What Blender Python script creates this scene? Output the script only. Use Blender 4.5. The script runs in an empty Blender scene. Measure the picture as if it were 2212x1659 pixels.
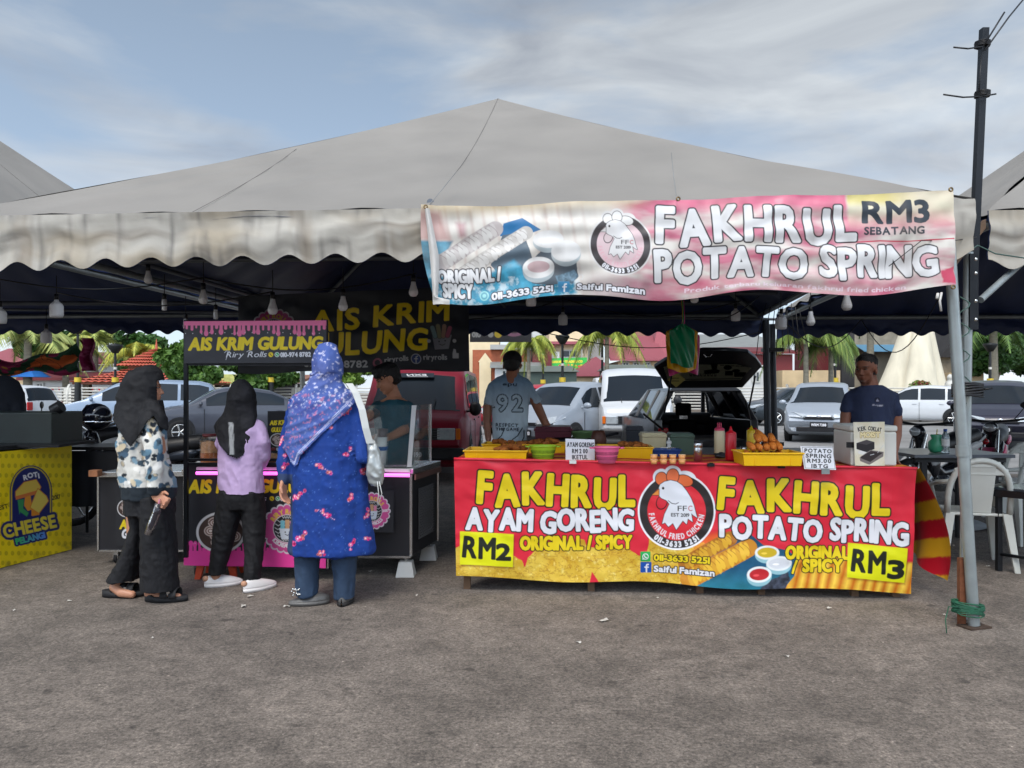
import bpy, math, random, numpy as np
from mathutils import Vector, Matrix
R=math.radians; PI=math.pi
random.seed(7)
S=bpy.context.scene; COL=S.collection
# ---------------- camera ----------------
F=1661.0; CX=1106.0; HY=843.0; CH=1.35          # focal (px of a 2212 wide frame), principal x, horizon row, eye height
cam=bpy.data.objects.new('camera',bpy.data.cameras.new('camera')); COL.objects.link(cam); S.camera=cam
cam.location=(0,0,CH); cam.rotation_euler=(R(90),0,0)
cam.data.sensor_width=36; cam.data.lens=36*F/2212; cam.data.shift_y=13.5/2212; cam.data.clip_end=900; cam.data.clip_start=.05
def P(px,py,Y): return Vector(((px-CX)/F*Y, Y, CH-(py-HY)/F*Y))
def gy(py): return CH*F/(py-HY)
# ---------------- light ----------------
SUN_EL,SUN_AZ=R(56),R(198)                       # azimuth measured clockwise from +Y
w=bpy.data.worlds.new('World'); S.world=w; w.use_nodes=True
nt=w.node_tree; N=nt.nodes; L=nt.links; N.clear()
out=N.new('ShaderNodeOutputWorld'); bg=N.new('ShaderNodeBackground'); sky=N.new('ShaderNodeTexSky')
sky.sky_type='NISHITA'; sky.sun_disc=False; sky.sun_elevation=SUN_EL; sky.sun_rotation=SUN_AZ; sky.air_density=1.0; sky.dust_density=1.5; sky.ozone_density=1.5
tc=N.new('ShaderNodeTexCoord'); mp=N.new('ShaderNodeMapping'); mp.inputs['Scale'].default_value=(1,1,3.2); mp.inputs['Location'].default_value=(.35,.2,.1)
n1=N.new('ShaderNodeTexNoise'); n1.inputs['Scale'].default_value=2.3; n1.inputs['Detail'].default_value=7; n1.inputs['Roughness'].default_value=.52; n1.inputs['Distortion'].default_value=.35
rp=N.new('ShaderNodeValToRGB'); rp.color_ramp.elements[0].position=.42; rp.color_ramp.elements[1].position=.60
n2=N.new('ShaderNodeTexNoise'); n2.inputs['Scale'].default_value=3.6; n2.inputs['Detail'].default_value=6; n2.inputs['Distortion'].default_value=.6
rp2=N.new('ShaderNodeValToRGB'); rp2.color_ramp.elements[0].position=.3; rp2.color_ramp.elements[1].position=.72
rp2.color_ramp.elements[0].color=(1.75,1.95,2.3,1); rp2.color_ramp.elements[1].color=(3.6,3.85,4.05,1)
mx=N.new('ShaderNodeMixRGB'); mz=N.new('ShaderNodeMixRGB'); mz.blend_type='MIX'; mz.inputs[0].default_value=.75; mz.inputs[2].default_value=(1.75,2.2,2.75,1)
L.new(tc.outputs['Generated'],mp.inputs['Vector']); L.new(mp.outputs[0],n1.inputs['Vector']); L.new(mp.outputs[0],n2.inputs['Vector'])
L.new(n1.outputs['Fac'],rp.inputs['Fac']); L.new(n2.outputs['Fac'],rp2.inputs['Fac'])
L.new(sky.outputs[0],mz.inputs[1]); L.new(mz.outputs[0],mx.inputs[1]); L.new(rp2.outputs[0],mx.inputs[2]); L.new(rp.outputs[0],mx.inputs[0])
sx=N.new('ShaderNodeSeparateXYZ'); gr=N.new('ShaderNodeValToRGB'); el=gr.color_ramp.elements; el[0].position=0; el[0].color=(1.9,1.86,1.8,1); el[1].position=1; el[1].color=(.72,.72,.72,1)
for ps,v in ((.12,1.5),(.26,1.15),(.46,.92)): e_=el.new(ps); e_.color=(v,v,v,1)
gm=N.new('ShaderNodeMixRGB'); gm.blend_type='MULTIPLY'; gm.inputs[0].default_value=1
L.new(tc.outputs['Generated'],sx.inputs[0]); L.new(sx.outputs['Z'],gr.inputs['Fac']); L.new(mx.outputs[0],gm.inputs[1]); L.new(gr.outputs[0],gm.inputs[2])
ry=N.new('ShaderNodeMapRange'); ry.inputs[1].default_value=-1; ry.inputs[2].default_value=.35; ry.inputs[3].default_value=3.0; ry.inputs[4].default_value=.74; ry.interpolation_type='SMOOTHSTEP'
sc=N.new('ShaderNodeVectorMath'); sc.operation='SCALE'; L.new(sx.outputs['Y'],ry.inputs[0]); L.new(gm.outputs[0],sc.inputs[0]); L.new(ry.outputs[0],sc.inputs['Scale'])   # sky brightness added behind the camera, sun side, to light the stalls; dimmed ahead
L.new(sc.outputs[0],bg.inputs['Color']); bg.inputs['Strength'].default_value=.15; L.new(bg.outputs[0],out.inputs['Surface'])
sl=bpy.data.lights.new('sun','SUN'); sl.energy=1.35; sl.angle=R(24); sl.color=(1,.955,.88)
so=bpy.data.objects.new('sun',sl); COL.objects.link(so)
sd=Vector((math.sin(SUN_AZ)*math.cos(SUN_EL),math.cos(SUN_AZ)*math.cos(SUN_EL),math.sin(SUN_EL)))
so.rotation_euler=sd.to_track_quat('Z','Y').to_euler(); so.location=(0,0,30)
S.render.engine='CYCLES'
vs=S.view_settings; vs.view_transform='Standard'; vs.look='None'; vs.exposure=0.85; vs.gamma=1; vs.use_curve_mapping=False
# ---------------- helpers ----------------
def lin(c): c=c/255.; return c/12.92 if c<=.04045 else ((c+.055)/1.055)**2.4
def C(r,g,b,k=1.0): return (lin(r)*k,lin(g)*k,lin(b)*k)
def vn(p,s=1.,seed=0):
    p=np.asarray(p,dtype=np.float64)*s+seed*17.31+100; i=np.floor(p).astype(np.int64); f=p-i; f=f*f*(3-2*f)
    def h(a,b,c):
        n=(a*73856093)^(b*19349663)^(c*83492791)^(seed*2654435); n=(n^(n>>13))*1274126177; n=n&0x7fffffff; n=n^(n>>16)
        return (n%65536)/32767.5-1
    o=0
    for dx in (0,1):
        for dy in (0,1):
            for dz in (0,1):
                wt=(f[:,0] if dx else 1-f[:,0])*(f[:,1] if dy else 1-f[:,1])*(f[:,2] if dz else 1-f[:,2])
                o=o+wt*h(i[:,0]+dx,i[:,1]+dy,i[:,2]+dz)
    return o
def fbm(p,s=1.,o=4,seed=0):
    r=0;a=.5
    for k in range(o): r=r+a*vn(p,s*2**k,seed+k*7); a*=.5
    return r
def v2(X,Y,z=0.): return np.stack([X,Y,np.full_like(X,z)],1)
_mc={}
def M(name,col=(.5,.5,.5),rough=.6,metal=0.,var=.18,scale=6.,bump=0.,bscale=60.,attr=False,spec=.5,trans=0.,coat=0.,emit=None,es=0.,alpha=1.,aniso=None,ior=1.45):
    if name in _mc: return _mc[name]
    m=bpy.data.materials.new(name); m.use_nodes=True; t=m.node_tree; b=t.nodes['Principled BSDF']; _mc[name]=m
    b.inputs['Roughness'].default_value=rough; b.inputs['Metallic'].default_value=metal; b.inputs['Specular IOR Level'].default_value=spec; b.inputs['IOR'].default_value=ior
    if trans: b.inputs['Transmission Weight'].default_value=trans
    if coat: b.inputs['Coat Weight'].default_value=coat; b.inputs['Coat Roughness'].default_value=.06
    if alpha<1: b.inputs['Alpha'].default_value=alpha
    if emit: b.inputs['Emission Color'].default_value=(*emit,1); b.inputs['Emission Strength'].default_value=es
    co=t.nodes.new('ShaderNodeTexCoord')
    vec=co.outputs['Object']
    if aniso:
        g=t.nodes.new('ShaderNodeMapping'); g.inputs['Scale'].default_value=aniso; t.links.new(vec,g.inputs[0]); vec=g.outputs[0]
    if attr:
        a=t.nodes.new('ShaderNodeAttribute'); a.attribute_name='Col'; src=a.outputs['Color']
    else:
        a=t.nodes.new('ShaderNodeRGB'); a.outputs[0].default_value=(*col,1); src=a.outputs[0]
    if var:
        n=t.nodes.new('ShaderNodeTexNoise'); n.inputs['Scale'].default_value=scale; n.inputs['Detail'].default_value=6; t.links.new(vec,n.inputs['Vector'])
        r=t.nodes.new('ShaderNodeMapRange'); r.inputs[1].default_value=.25; r.inputs[2].default_value=.75; r.inputs[3].default_value=1-var; r.inputs[4].default_value=1+var*.6
        t.links.new(n.outputs['Fac'],r.inputs[0])
        x=t.nodes.new('ShaderNodeVectorMath'); x.operation='SCALE'; t.links.new(src,x.inputs[0]); t.links.new(r.outputs[0],x.inputs['Scale']); src=x.outputs[0]
        r2=t.nodes.new('ShaderNodeMapRange'); dr=.1 if rough>.3 else .03; r2.inputs[3].default_value=max(.02,rough-dr); r2.inputs[4].default_value=min(1,rough+dr); t.links.new(n.outputs['Fac'],r2.inputs[0]); t.links.new(r2.outputs[0],b.inputs['Roughness'])
    t.links.new(src,b.inputs['Base Color'])
    if bump:
        n=t.nodes.new('ShaderNodeTexNoise'); n.inputs['Scale'].default_value=bscale; n.inputs['Detail'].default_value=5; t.links.new(vec,n.inputs['Vector'])
        k=t.nodes.new('ShaderNodeBump'); k.inputs['Strength'].default_value=bump; k.inputs['Distance'].default_value=.01; t.links.new(n.outputs['Fac'],k.inputs['Height']); t.links.new(k.outputs[0],b.inputs['Normal'])
    return m
def wm(o):
    m=Matrix.LocRotScale(o.location,o.rotation_euler,o.scale)
    return (wm(o.parent)@o.matrix_parent_inverse@m) if o.parent else m
def tag(o,label=None,cat=None,group=None,kind=None):
    if label:o['label']=label
    if cat:o['category']=cat
    if group:o['group']=group
    if kind:o['kind']=kind
    return o
def T(name,label,cat,loc=(0,0,0),rz=0,group=None):
    o=bpy.data.objects.new(name,None); COL.objects.link(o); o.empty_display_size=.1
    o.location=loc; o.rotation_euler=(0,0,rz); return tag(o,label,cat,group)
def fin(me,name,mat,parent=None,W=False,bevel=0,label=None,cat=None,group=None,kind=None,seg=2):
    for x in (mat if isinstance(mat,(list,tuple)) else [mat]): me.materials.append(x)
    o=bpy.data.objects.new(name,me); COL.objects.link(o)
    if parent is not None:
        o.parent=parent
        if W: o.matrix_parent_inverse=wm(parent).inverted()
    elif len(me.vertices):
        n=len(me.vertices); a=np.empty(n*3,dtype=np.float32); me.vertices.foreach_get('co',a); a=a.reshape(-1,3)
        c=(a.max(0)+a.min(0))/2; c[2]=a[:,2].min(); a-=c; me.vertices.foreach_set('co',a.ravel()); o.location=[float(q) for q in c]
    if bevel:
        b=o.modifiers.new('bevel','BEVEL'); b.width=bevel; b.segments=seg; b.limit_method='ANGLE'; b.angle_limit=R(35)
    me.update()
    return tag(o,label,cat,group,kind)
class MB:
    def __init__(s): s.v=[];s.f=[];s.mi=[];s.sm=[];s.cur=0
    def add(s,vs,fs,smooth=False):
        b=len(s.v); s.v+= [tuple(q) for q in vs]
        for f in fs: s.f.append(tuple(i+b for i in f)); s.mi.append(s.cur); s.sm.append(smooth)
        return s
    def box(s,c,d,rz=0,rx=0,ry=0):
        m=Matrix.Rotation(rz,3,'Z')@Matrix.Rotation(ry,3,'Y')@Matrix.Rotation(rx,3,'X'); c=Vector(c)
        vs=[c+m@Vector((x*d[0]/2,y*d[1]/2,z*d[2]/2)) for x in(-1,1) for y in(-1,1) for z in(-1,1)]
        return s.add(vs,[(0,1,3,2),(4,6,7,5),(0,4,5,1),(2,3,7,6),(0,2,6,4),(1,5,7,3)])
    def hexa(s,b,t):   # bottom 4, top 4 (ccw from above)
        return s.add(list(b)+list(t),[(3,2,1,0),(4,5,6,7),(0,1,5,4),(1,2,6,5),(2,3,7,6),(3,0,4,7)])
    def cyl(s,a,b,r0,r1=None,n=12,caps=True,smooth=True):
        if r1 is None:r1=r0
        a=Vector(a);b=Vector(b);d=(b-a)
        if d.length<1e-6:return s
        q=d.normalized().to_track_quat('Z','Y').to_matrix(); vs=[]
        for p,r in((a,r0),(b,r1)):
            for k in range(n):
                t=2*PI*k/n; vs.append(p+q@Vector((math.cos(t)*r,math.sin(t)*r,0)))
        s.add(vs,[(k,(k+1)%n,n+(k+1)%n,n+k) for k in range(n)],smooth)
        if caps:
            s.add(vs[:n],[tuple(range(n-1,-1,-1))]); s.add(vs[n:],[tuple(range(n))])
        return s
    def tube(s,pts,r,n=8,caps=True):
        pts=[Vector(p) for p in pts]; rs=r if isinstance(r,(list,tuple)) else [r]*len(pts); vs=[];up=None
        for i,p in enumerate(pts):
            d=(pts[min(i+1,len(pts)-1)]-pts[max(i-1,0)]).normalized()
            if up is None: up=Vector((0,0,1)) if abs(d.z)<.9 else Vector((1,0,0))
            x=d.cross(up).normalized(); up=x.cross(d).normalized()
            for k in range(n):
                t=2*PI*k/n; vs.append(p+(x*math.cos(t)+up*math.sin(t))*rs[i])
        fs=[(i*n+k,i*n+(k+1)%n,(i+1)*n+(k+1)%n,(i+1)*n+k) for i in range(len(pts)-1) for k in range(n)]
        if caps: fs+= [tuple(range(n-1,-1,-1)),tuple(range((len(pts)-1)*n,len(pts)*n))]
        return s.add(vs,fs,True)
    def lathe(s,prof,c=(0,0,0),n=24,sx=1,sy=1,smooth=True,mat=None):
        c=Vector(c); vs=[]
        for r,z in prof:
            for k in range(n):
                t=2*PI*k/n; q=Vector((math.cos(t)*r*sx,math.sin(t)*r*sy,z)); vs.append(c+(mat@q if mat else q))
        m=len(prof)
        return s.add(vs,[(i*n+k,i*n+(k+1)%n,(i+1)*n+(k+1)%n,(i+1)*n+k) for i in range(m-1) for k in range(n)],smooth)
    def ell(s,c,r,n=14,mat=None):
        if not isinstance(r,(tuple,list)): r=(r,r,r)
        pr=[(max(1e-4,math.sin(PI*i/(n//2+1))),-math.cos(PI*i/(n//2+1))) for i in range(n//2+2)]
        c=Vector(c); vs=[]
        for q,z in pr:
            for k in range(n):
                t=2*PI*k/n; p=Vector((math.cos(t)*q*r[0],math.sin(t)*q*r[1],z*r[2])); vs.append(c+(mat@p if mat else p))
        m=len(pr); fs=[(i*n+k,i*n+(k+1)%n,(i+1)*n+(k+1)%n,(i+1)*n+k) for i in range(m-1) for k in range(n)]
        fs+=[tuple(range(n-1,-1,-1)),tuple(range((m-1)*n,m*n))]
        return s.add(vs,fs,True)
    def cap(s,a,b,r0,r1=None,n=12):
        if r1 is None:r1=r0
        s.cyl(a,b,r0,r1,n,True); s.ell(a,r0,n); s.ell(b,r1,n); return s
    def caps(s,pts,rs,n=12):
        for i in range(len(pts)-1): s.cap(pts[i],pts[i+1],rs[i],rs[i+1],n)
        return s
    def prism(s,poly,o,ux,uy,d):   # poly (a,b) in frame ux,uy, extruded by vector d
        o=Vector(o);ux=Vector(ux);uy=Vector(uy);d=Vector(d);n=len(poly)
        a=[o+ux*p+uy*q for p,q in poly]; b=[p+d for p in a]
        return s.add(a+b,[tuple(range(n-1,-1,-1)),tuple(range(n,2*n))]+[(k,(k+1)%n,n+(k+1)%n,n+k) for k in range(n)])
    def grid(s,fn,nu,nv,smooth=True,cu=False):
        vs=[fn(i/(nu if cu else nu-1),j/(nv-1)) for j in range(nv) for i in range(nu)]
        k=nu if cu else nu-1
        return s.add(vs,[(j*nu+i,j*nu+(i+1)%nu,(j+1)*nu+(i+1)%nu,(j+1)*nu+i) for j in range(nv-1) for i in range(k)],smooth)
    def mesh(s,name='m'):
        me=bpy.data.meshes.new(name); me.from_pydata(s.v,[],s.f); me.update()
        if s.f: me.polygons.foreach_set('use_smooth',s.sm); me.polygons.foreach_set('material_index',s.mi)
        return me
    def build(s,name,mat,parent=None,**k): return fin(s.mesh(name),name,mat,parent,**k)
def setcol(me,c):
    a=me.color_attributes.new('Col','FLOAT_COLOR','POINT'); q=np.ones((len(me.vertices),4),dtype=np.float32); q[:,:3]=c; a.data.foreach_set('color',q.ravel())
def vco(me):
    a=np.empty(len(me.vertices)*3,dtype=np.float32); me.vertices.foreach_get('co',a); return a.reshape(-1,3).astype(np.float64)
def vno(me):
    a=np.empty(len(me.vertices)*3,dtype=np.float32); me.vertices.foreach_get('normal',a); return a.reshape(-1,3).astype(np.float64)
def remesh(mb,name,mat,parent,vox=.012,it=4,disp=None,paint=None,W=True,**k):
    me=mb.mesh('t'); o=bpy.data.objects.new('t',me); COL.objects.link(o)
    r=o.modifiers.new('r','REMESH'); r.mode='VOXEL'; r.voxel_size=vox; r.use_smooth_shade=True
    if it: q=o.modifiers.new('s','SMOOTH'); q.iterations=it; q.factor=.5
    bpy.context.view_layer.update(); dg=bpy.context.evaluated_depsgraph_get()
    m2=bpy.data.meshes.new_from_object(o.evaluated_get(dg)); bpy.data.objects.remove(o); bpy.data.meshes.remove(me)
    m2.name=name; m2.materials.clear()
    m2.polygons.foreach_set('use_smooth',[True]*len(m2.polygons))
    if disp:
        p=vco(m2); n=vno(m2); p2=p+n*disp(p,n)[:,None]; m2.vertices.foreach_set('co',p2.astype(np.float32).ravel()); m2.update()
    if paint: p=vco(m2); setcol(m2,paint(p,vno(m2)))
    return fin(m2,name,mat,parent,W=W,**k)
def kids(o): return [c for c in bpy.data.objects if c.parent==o]
def copy_tree(o,parent=None,loc=None,rz=None,label=None,group=None,sc=None):
    c=o.copy(); COL.objects.link(c)
    if parent is not None: c.parent=parent; c.matrix_parent_inverse=o.matrix_parent_inverse.copy()
    for ch in kids(o): copy_tree(ch,c)
    if loc is not None: c.location=loc
    if rz is not None: c.rotation_euler[2]=rz
    if sc is not None: c.scale=(sc,)*3 if not isinstance(sc,tuple) else sc
    if label: c['label']=label
    if group: c['group']=group
    return c
# ---------------- painter: shapes evaluated at the vertices of a fine sheet ----------------
GL={}
def glyphs(chars):
    obs=[]
    for ch in chars:
        cu=bpy.data.curves.new('g','FONT'); cu.body=ch; cu.size=1; cu.resolution_u=3; o=bpy.data.objects.new('g',cu); COL.objects.link(o); obs.append((ch,o))
    bpy.context.view_layer.update(); dg=bpy.context.evaluated_depsgraph_get()
    for ch,o in obs:
        me=bpy.data.meshes.new_from_object(o.evaluated_get(dg)); cnt={}
        for p in me.polygons:
            for e in p.edge_keys: cnt[e]=cnt.get(e,0)+1
        v=me.vertices; GL[ch]=np.array([(v[a].co.x,v[a].co.y,v[b].co.x,v[b].co.y) for (a,b),c in cnt.items() if c==1]).reshape(-1,4)
        cu=o.data; bpy.data.objects.remove(o); bpy.data.curves.remove(cu); bpy.data.meshes.remove(me)
    k=GL['H'][:,[1,3]].max()
    for ch in GL: GL[ch]=GL[ch]/k
glyphs("ABCDEFGHIJKLMNOPQRSTUVWXYZ0123456789abcdefghiklmnoprstuvwyzj/-.,:")
def sdf(E,x,y):
    d=np.full(x.shape,1e18); ins=np.zeros(x.shape,bool)
    for ax,ay,bx,by in E:
        dx,dy=bx-ax,by-ay; l=dx*dx+dy*dy+1e-12; t=np.clip(((x-ax)*dx+(y-ay)*dy)/l,0,1)
        d=np.minimum(d,(x-ax-t*dx)**2+(y-ay-t*dy)**2)
        c=(ay>y)!=(by>y)
        if dy!=0: ins^=c&(x<(y-ay)*dx/dy+ax)
    d=np.sqrt(d); return np.where(ins,-d,d)
class Paint:
    def __init__(s,X,Y,base,aa=.8):
        s.X=X;s.Y=Y;s.aa=aa;s.C=np.empty((len(X),3)); s.C[:]=base
    def idx(s,x0,y0,x1,y1): return np.nonzero((s.X>x0)&(s.X<x1)&(s.Y>y0)&(s.Y<y1))[0]
    def put(s,i,d,col,al=1.,soft=None):
        aw=soft or s.aa; a=np.clip(.5-d/aw,0,1)*al
        if callable(col): col=col(s.X[i],s.Y[i])
        s.C[i]=s.C[i]*(1-a[:,None])+np.asarray(col)*a[:,None]
    def edges(s,pts,closed=True):
        p=list(pts); n=len(p); return np.array([(*p[k],*p[(k+1)%n]) for k in range(n if closed else n-1)],dtype=float)
    def poly(s,pts,col,outs=(),grow=0,al=1.,soft=None,rough=0,rs=.1):
        E=s.edges(pts); g=max([grow]+[o[0] for o in outs])+s.aa+(soft or 0)+abs(rough)
        i=s.idx(E[:,0].min()-g,E[:,1].min()-g,E[:,0].max()+g,E[:,1].max()+g)
        if not len(i):return
        d=sdf(E,s.X[i],s.Y[i])
        if rough: d=d+rough*fbm(v2(s.X[i],s.Y[i]),rs,3)
        for o,c in outs: s.put(i,d-o,c,al)
        s.put(i,d-grow,col,al,soft)
    def rect(s,x0,y0,x1,y1,col,**k): s.poly([(x0,y0),(x1,y0),(x1,y1),(x0,y1)],col,**k)
    def ell(s,cx,cy,rx,ry,col,rot=0,al=1.,soft=None):
        m=max(rx,ry)*1.1+2*s.aa+(soft or 0); i=s.idx(cx-m,cy-m,cx+m,cy+m)
        if not len(i):return
        x=s.X[i]-cx;y=s.Y[i]-cy;c,n=math.cos(rot),math.sin(rot); a=(x*c+y*n)/rx;b=(-x*n+y*c)/ry; r=np.sqrt(a*a+b*b)
        s.put(i,(r-1)*min(rx,ry),col,al,soft)
    def stroke(s,pts,w,col,outs=(),closed=False,al=1.,soft=None):
        E=s.edges(pts,closed); g=w+max([0]+[o[0] for o in outs])+s.aa+(soft or 0); i=s.idx(E[:,[0,2]].min()-g,E[:,[1,3]].min()-g,E[:,[0,2]].max()+g,E[:,[1,3]].max()+g)
        if not len(i):return
        x=s.X[i];y=s.Y[i];d=np.full(x.shape,1e18)
        for ax,ay,bx,by in E:
            dx,dy=bx-ax,by-ay; t=np.clip(((x-ax)*dx+(y-ay)*dy)/(dx*dx+dy*dy+1e-12),0,1); d=np.minimum(d,(x-ax-t*dx)**2+(y-ay-t*dy)**2)
        d=np.sqrt(d)-w/2
        for o,c in outs: s.put(i,d-o,c,al)
        s.put(i,d,col,al,soft)
    def glyph(s,E,outs):   # E in design space; outs list of (grow,col)
        g=max(o[0] for o in outs)+s.aa*1.5; i=s.idx(E[:,[0,2]].min()-g,E[:,[1,3]].min()-g,E[:,[0,2]].max()+g,E[:,[1,3]].max()+g)
        return (i,sdf(E,s.X[i],s.Y[i])) if len(i) else None
    def text(s,t,x0,y0,x1,y1,h,col,bold=0,outs=(),h1=None,gap=.14,jit=0,shear=0,space=.4,seed=1,stag=None):
        # t laid from baseline point (x0,y0) to (x1,y1), cap height h (h1 at the right end)
        h1=h1 or h; rg=random.Random(seed); adv=[];u=0
        for ch in t:
            if ch==' ': adv.append((ch,u,0)); u+=space; continue
            E=GL[ch]; lo=E[:,[0,2]].min(); hi=E[:,[0,2]].max(); adv.append((ch,u-lo,0)); u+=hi-lo+gap
        u-=gap; Lg=math.hypot(x1-x0,y1-y0); k=Lg/u; an=math.atan2(y1-y0,x1-x0); res=[]
        ol=[(o[0]+bold,o[1]) for o in outs]+[(bold,col)]
        for n,(ch,au,_) in enumerate(adv):
            if ch==' ':continue
            E=GL[ch]; f=(au+.35)/u; hh=h*(1-f)+h1*f; r=rg.uniform(-jit,jit); oy=(stag[n%len(stag)] if stag else 0)*hh
            Q=np.empty_like(E); ccx=(E[:,[0,2]].min()+E[:,[0,2]].max())/2
            for a in (0,2):
                gx=(E[:,a]-ccx)*k; g_=(E[:,a+1]-.5)*hh; rx=gx*math.cos(r)-g_*math.sin(r); ry=gx*math.sin(r)+g_*math.cos(r)
                lx=rx+(au+ccx)*k+shear*(ry+.5*hh); ly=-(ry+.5*hh)-oy
                Q[:,a]=x0+lx*math.cos(an)-ly*math.sin(an); Q[:,a+1]=y0+lx*math.sin(an)+ly*math.cos(an)
            z=s.glyph(Q,ol)
            if z: res.append(z)
        for o,c in ol:
            for i,d in res: s.put(i,d-o,c)
    def arc(s,t,cx,cy,r,a0,a1,h,col,bold=0,outs=(),low=False,wk=.8):
        # angles in degrees clockwise from straight up; low=True writes along the lower rim
        n=len(t); ws=[ .4 if c==' ' else (GL[c][:,[0,2]].max()-GL[c][:,[0,2]].min()+.22) for c in t]; tot=sum(ws); u=0
        for ch,w_ in zip(t,ws):
            f=(u+w_/2)/tot; u+=w_
            if ch==' ':continue
            a=R(a0+(a1-a0)*f); px=cx+r*math.sin(a); py=cy-r*math.cos(a); rot=a+(PI if low else 0)
            E=GL[ch]; ccx=(E[:,[0,2]].min()+E[:,[0,2]].max())/2; Q=np.empty_like(E)
            for q in (0,2):
                gx=(E[:,q]-ccx)*h*wk; g_=-(E[:,q+1]-.5)*h
                Q[:,q]=px+gx*math.cos(rot)-g_*math.sin(rot); Q[:,q+1]=py+gx*math.sin(rot)+g_*math.cos(rot)
            ol=[(o[0]+bold,o[1]) for o in outs]+[(bold,col)]; z=s.glyph(Q,ol)
            if z:
                for o,c in ol: s.put(z[0],z[1]-o,c)
    def noise(s,col,scale,lo,hi,al=1.,seed=0,st=(1,1),o=4,mask=None):
        n=fbm(v2(s.X*st[0],s.Y*st[1]),scale,o,seed); a=np.clip((n-lo)/(hi-lo),0,1)*al
        if mask is not None: a=a*mask
        s.C=s.C*(1-a[:,None])+np.asarray(col)*a[:,None]
def sheet(name,TL,TR,BR,BL,nu,nv,paint,mat,parent=None,disp=None,aa=1.,W=True,base=(.5,.5,.5),uv=None,**k):
    TL,TR,BR,BL=[np.array(q,dtype=float) for q in (TL,TR,BR,BL)]
    u,v=np.meshgrid(np.linspace(0,1,nu),np.linspace(0,1,nv)); u=u.ravel();v=v.ravel(); U=u[:,None];V=v[:,None]
    p=TL*(1-U)*(1-V)+TR*U*(1-V)+BR*U*V+BL*(1-U)*V
    if uv: X=uv[0]+(uv[2]-uv[0])*u; Y=uv[1]+(uv[3]-uv[1])*v
    else: X=CX+p[:,0]/p[:,1]*F; Y=HY-(p[:,2]-CH)/p[:,1]*F
    pt=Paint(X,Y,base,aa); paint(pt)
    nr=np.cross(TR-TL,BL-TL); nr/=np.linalg.norm(nr)
    if disp is not None: p=p+disp(u,v,nr)
    me=bpy.data.meshes.new(name); n=nu*nv; me.vertices.add(n); me.vertices.foreach_set('co',p.astype(np.float32).ravel())
    i=np.arange((nu-1)*(nv-1)); a=(i//(nu-1))*nu+i%(nu-1); q=np.stack([a,a+nu,a+nu+1,a+1],1).ravel()
    me.loops.add(len(q)); me.loops.foreach_set('vertex_index',q.astype(np.int32)); me.polygons.add(len(i)); me.polygons.foreach_set('loop_start',(np.arange(len(i))*4).astype(np.int32))
    me.polygons.foreach_set('use_smooth',[True]*len(i)); me.update(); me.validate(); setcol(me,np.clip(pt.C,0,1))
    return fin(me,name,mat,parent,W=W,**k)
# common materials
VINYL=M('printed_vinyl',attr=True,rough=.42,var=.07,scale=3,bump=.02,bscale=25)
PRINT=M('printed_board',attr=True,rough=.5,var=.05,scale=5)
CLOTHP=M('printed_cloth',attr=True,rough=.85,var=.12,scale=14,bump=.15,bscale=260)
GALV=M('galvanised_steel',C(172,180,180,.75),.42,.55,.2,9,bump=.06,bscale=70)
BLKM=M('black_steel',C(28,30,34),.4,.4,.3,8,bump=.03)
STEEL=M('stainless_steel',C(200,200,198),.25,.95,.12,12)
WHITEP=M('white_plastic',C(225,225,220,.85),.45,0,.08,7)
BLKP=M('black_plastic',C(24,24,27),.45,0,.25,9)
RUBBER=M('rubber',C(26,26,27),.85,0,.2,12)
CHROME=M('chrome',C(210,210,212),.12,1,.05,6)
GLASS=M('clear_glass',C(225,235,232),.03,0,0,1,trans=.95,alpha=.35)
SKIN=M('skin',C(176,122,92,.8),.5,0,.14,22,bump=.05,bscale=120)
SKIND=M('dark_skin',C(122,78,56,.8),.5,0,.14,22,bump=.05,bscale=120)
WOOD=M('old_wood',C(120,92,68,.8),.75,0,.4,9,bump=.3,bscale=40,aniso=(1,1,.1))
NAVY=M('navy_lining',C(44,58,98,1.),.5,0,.35,1.6,bump=.4,bscale=5)
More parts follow.
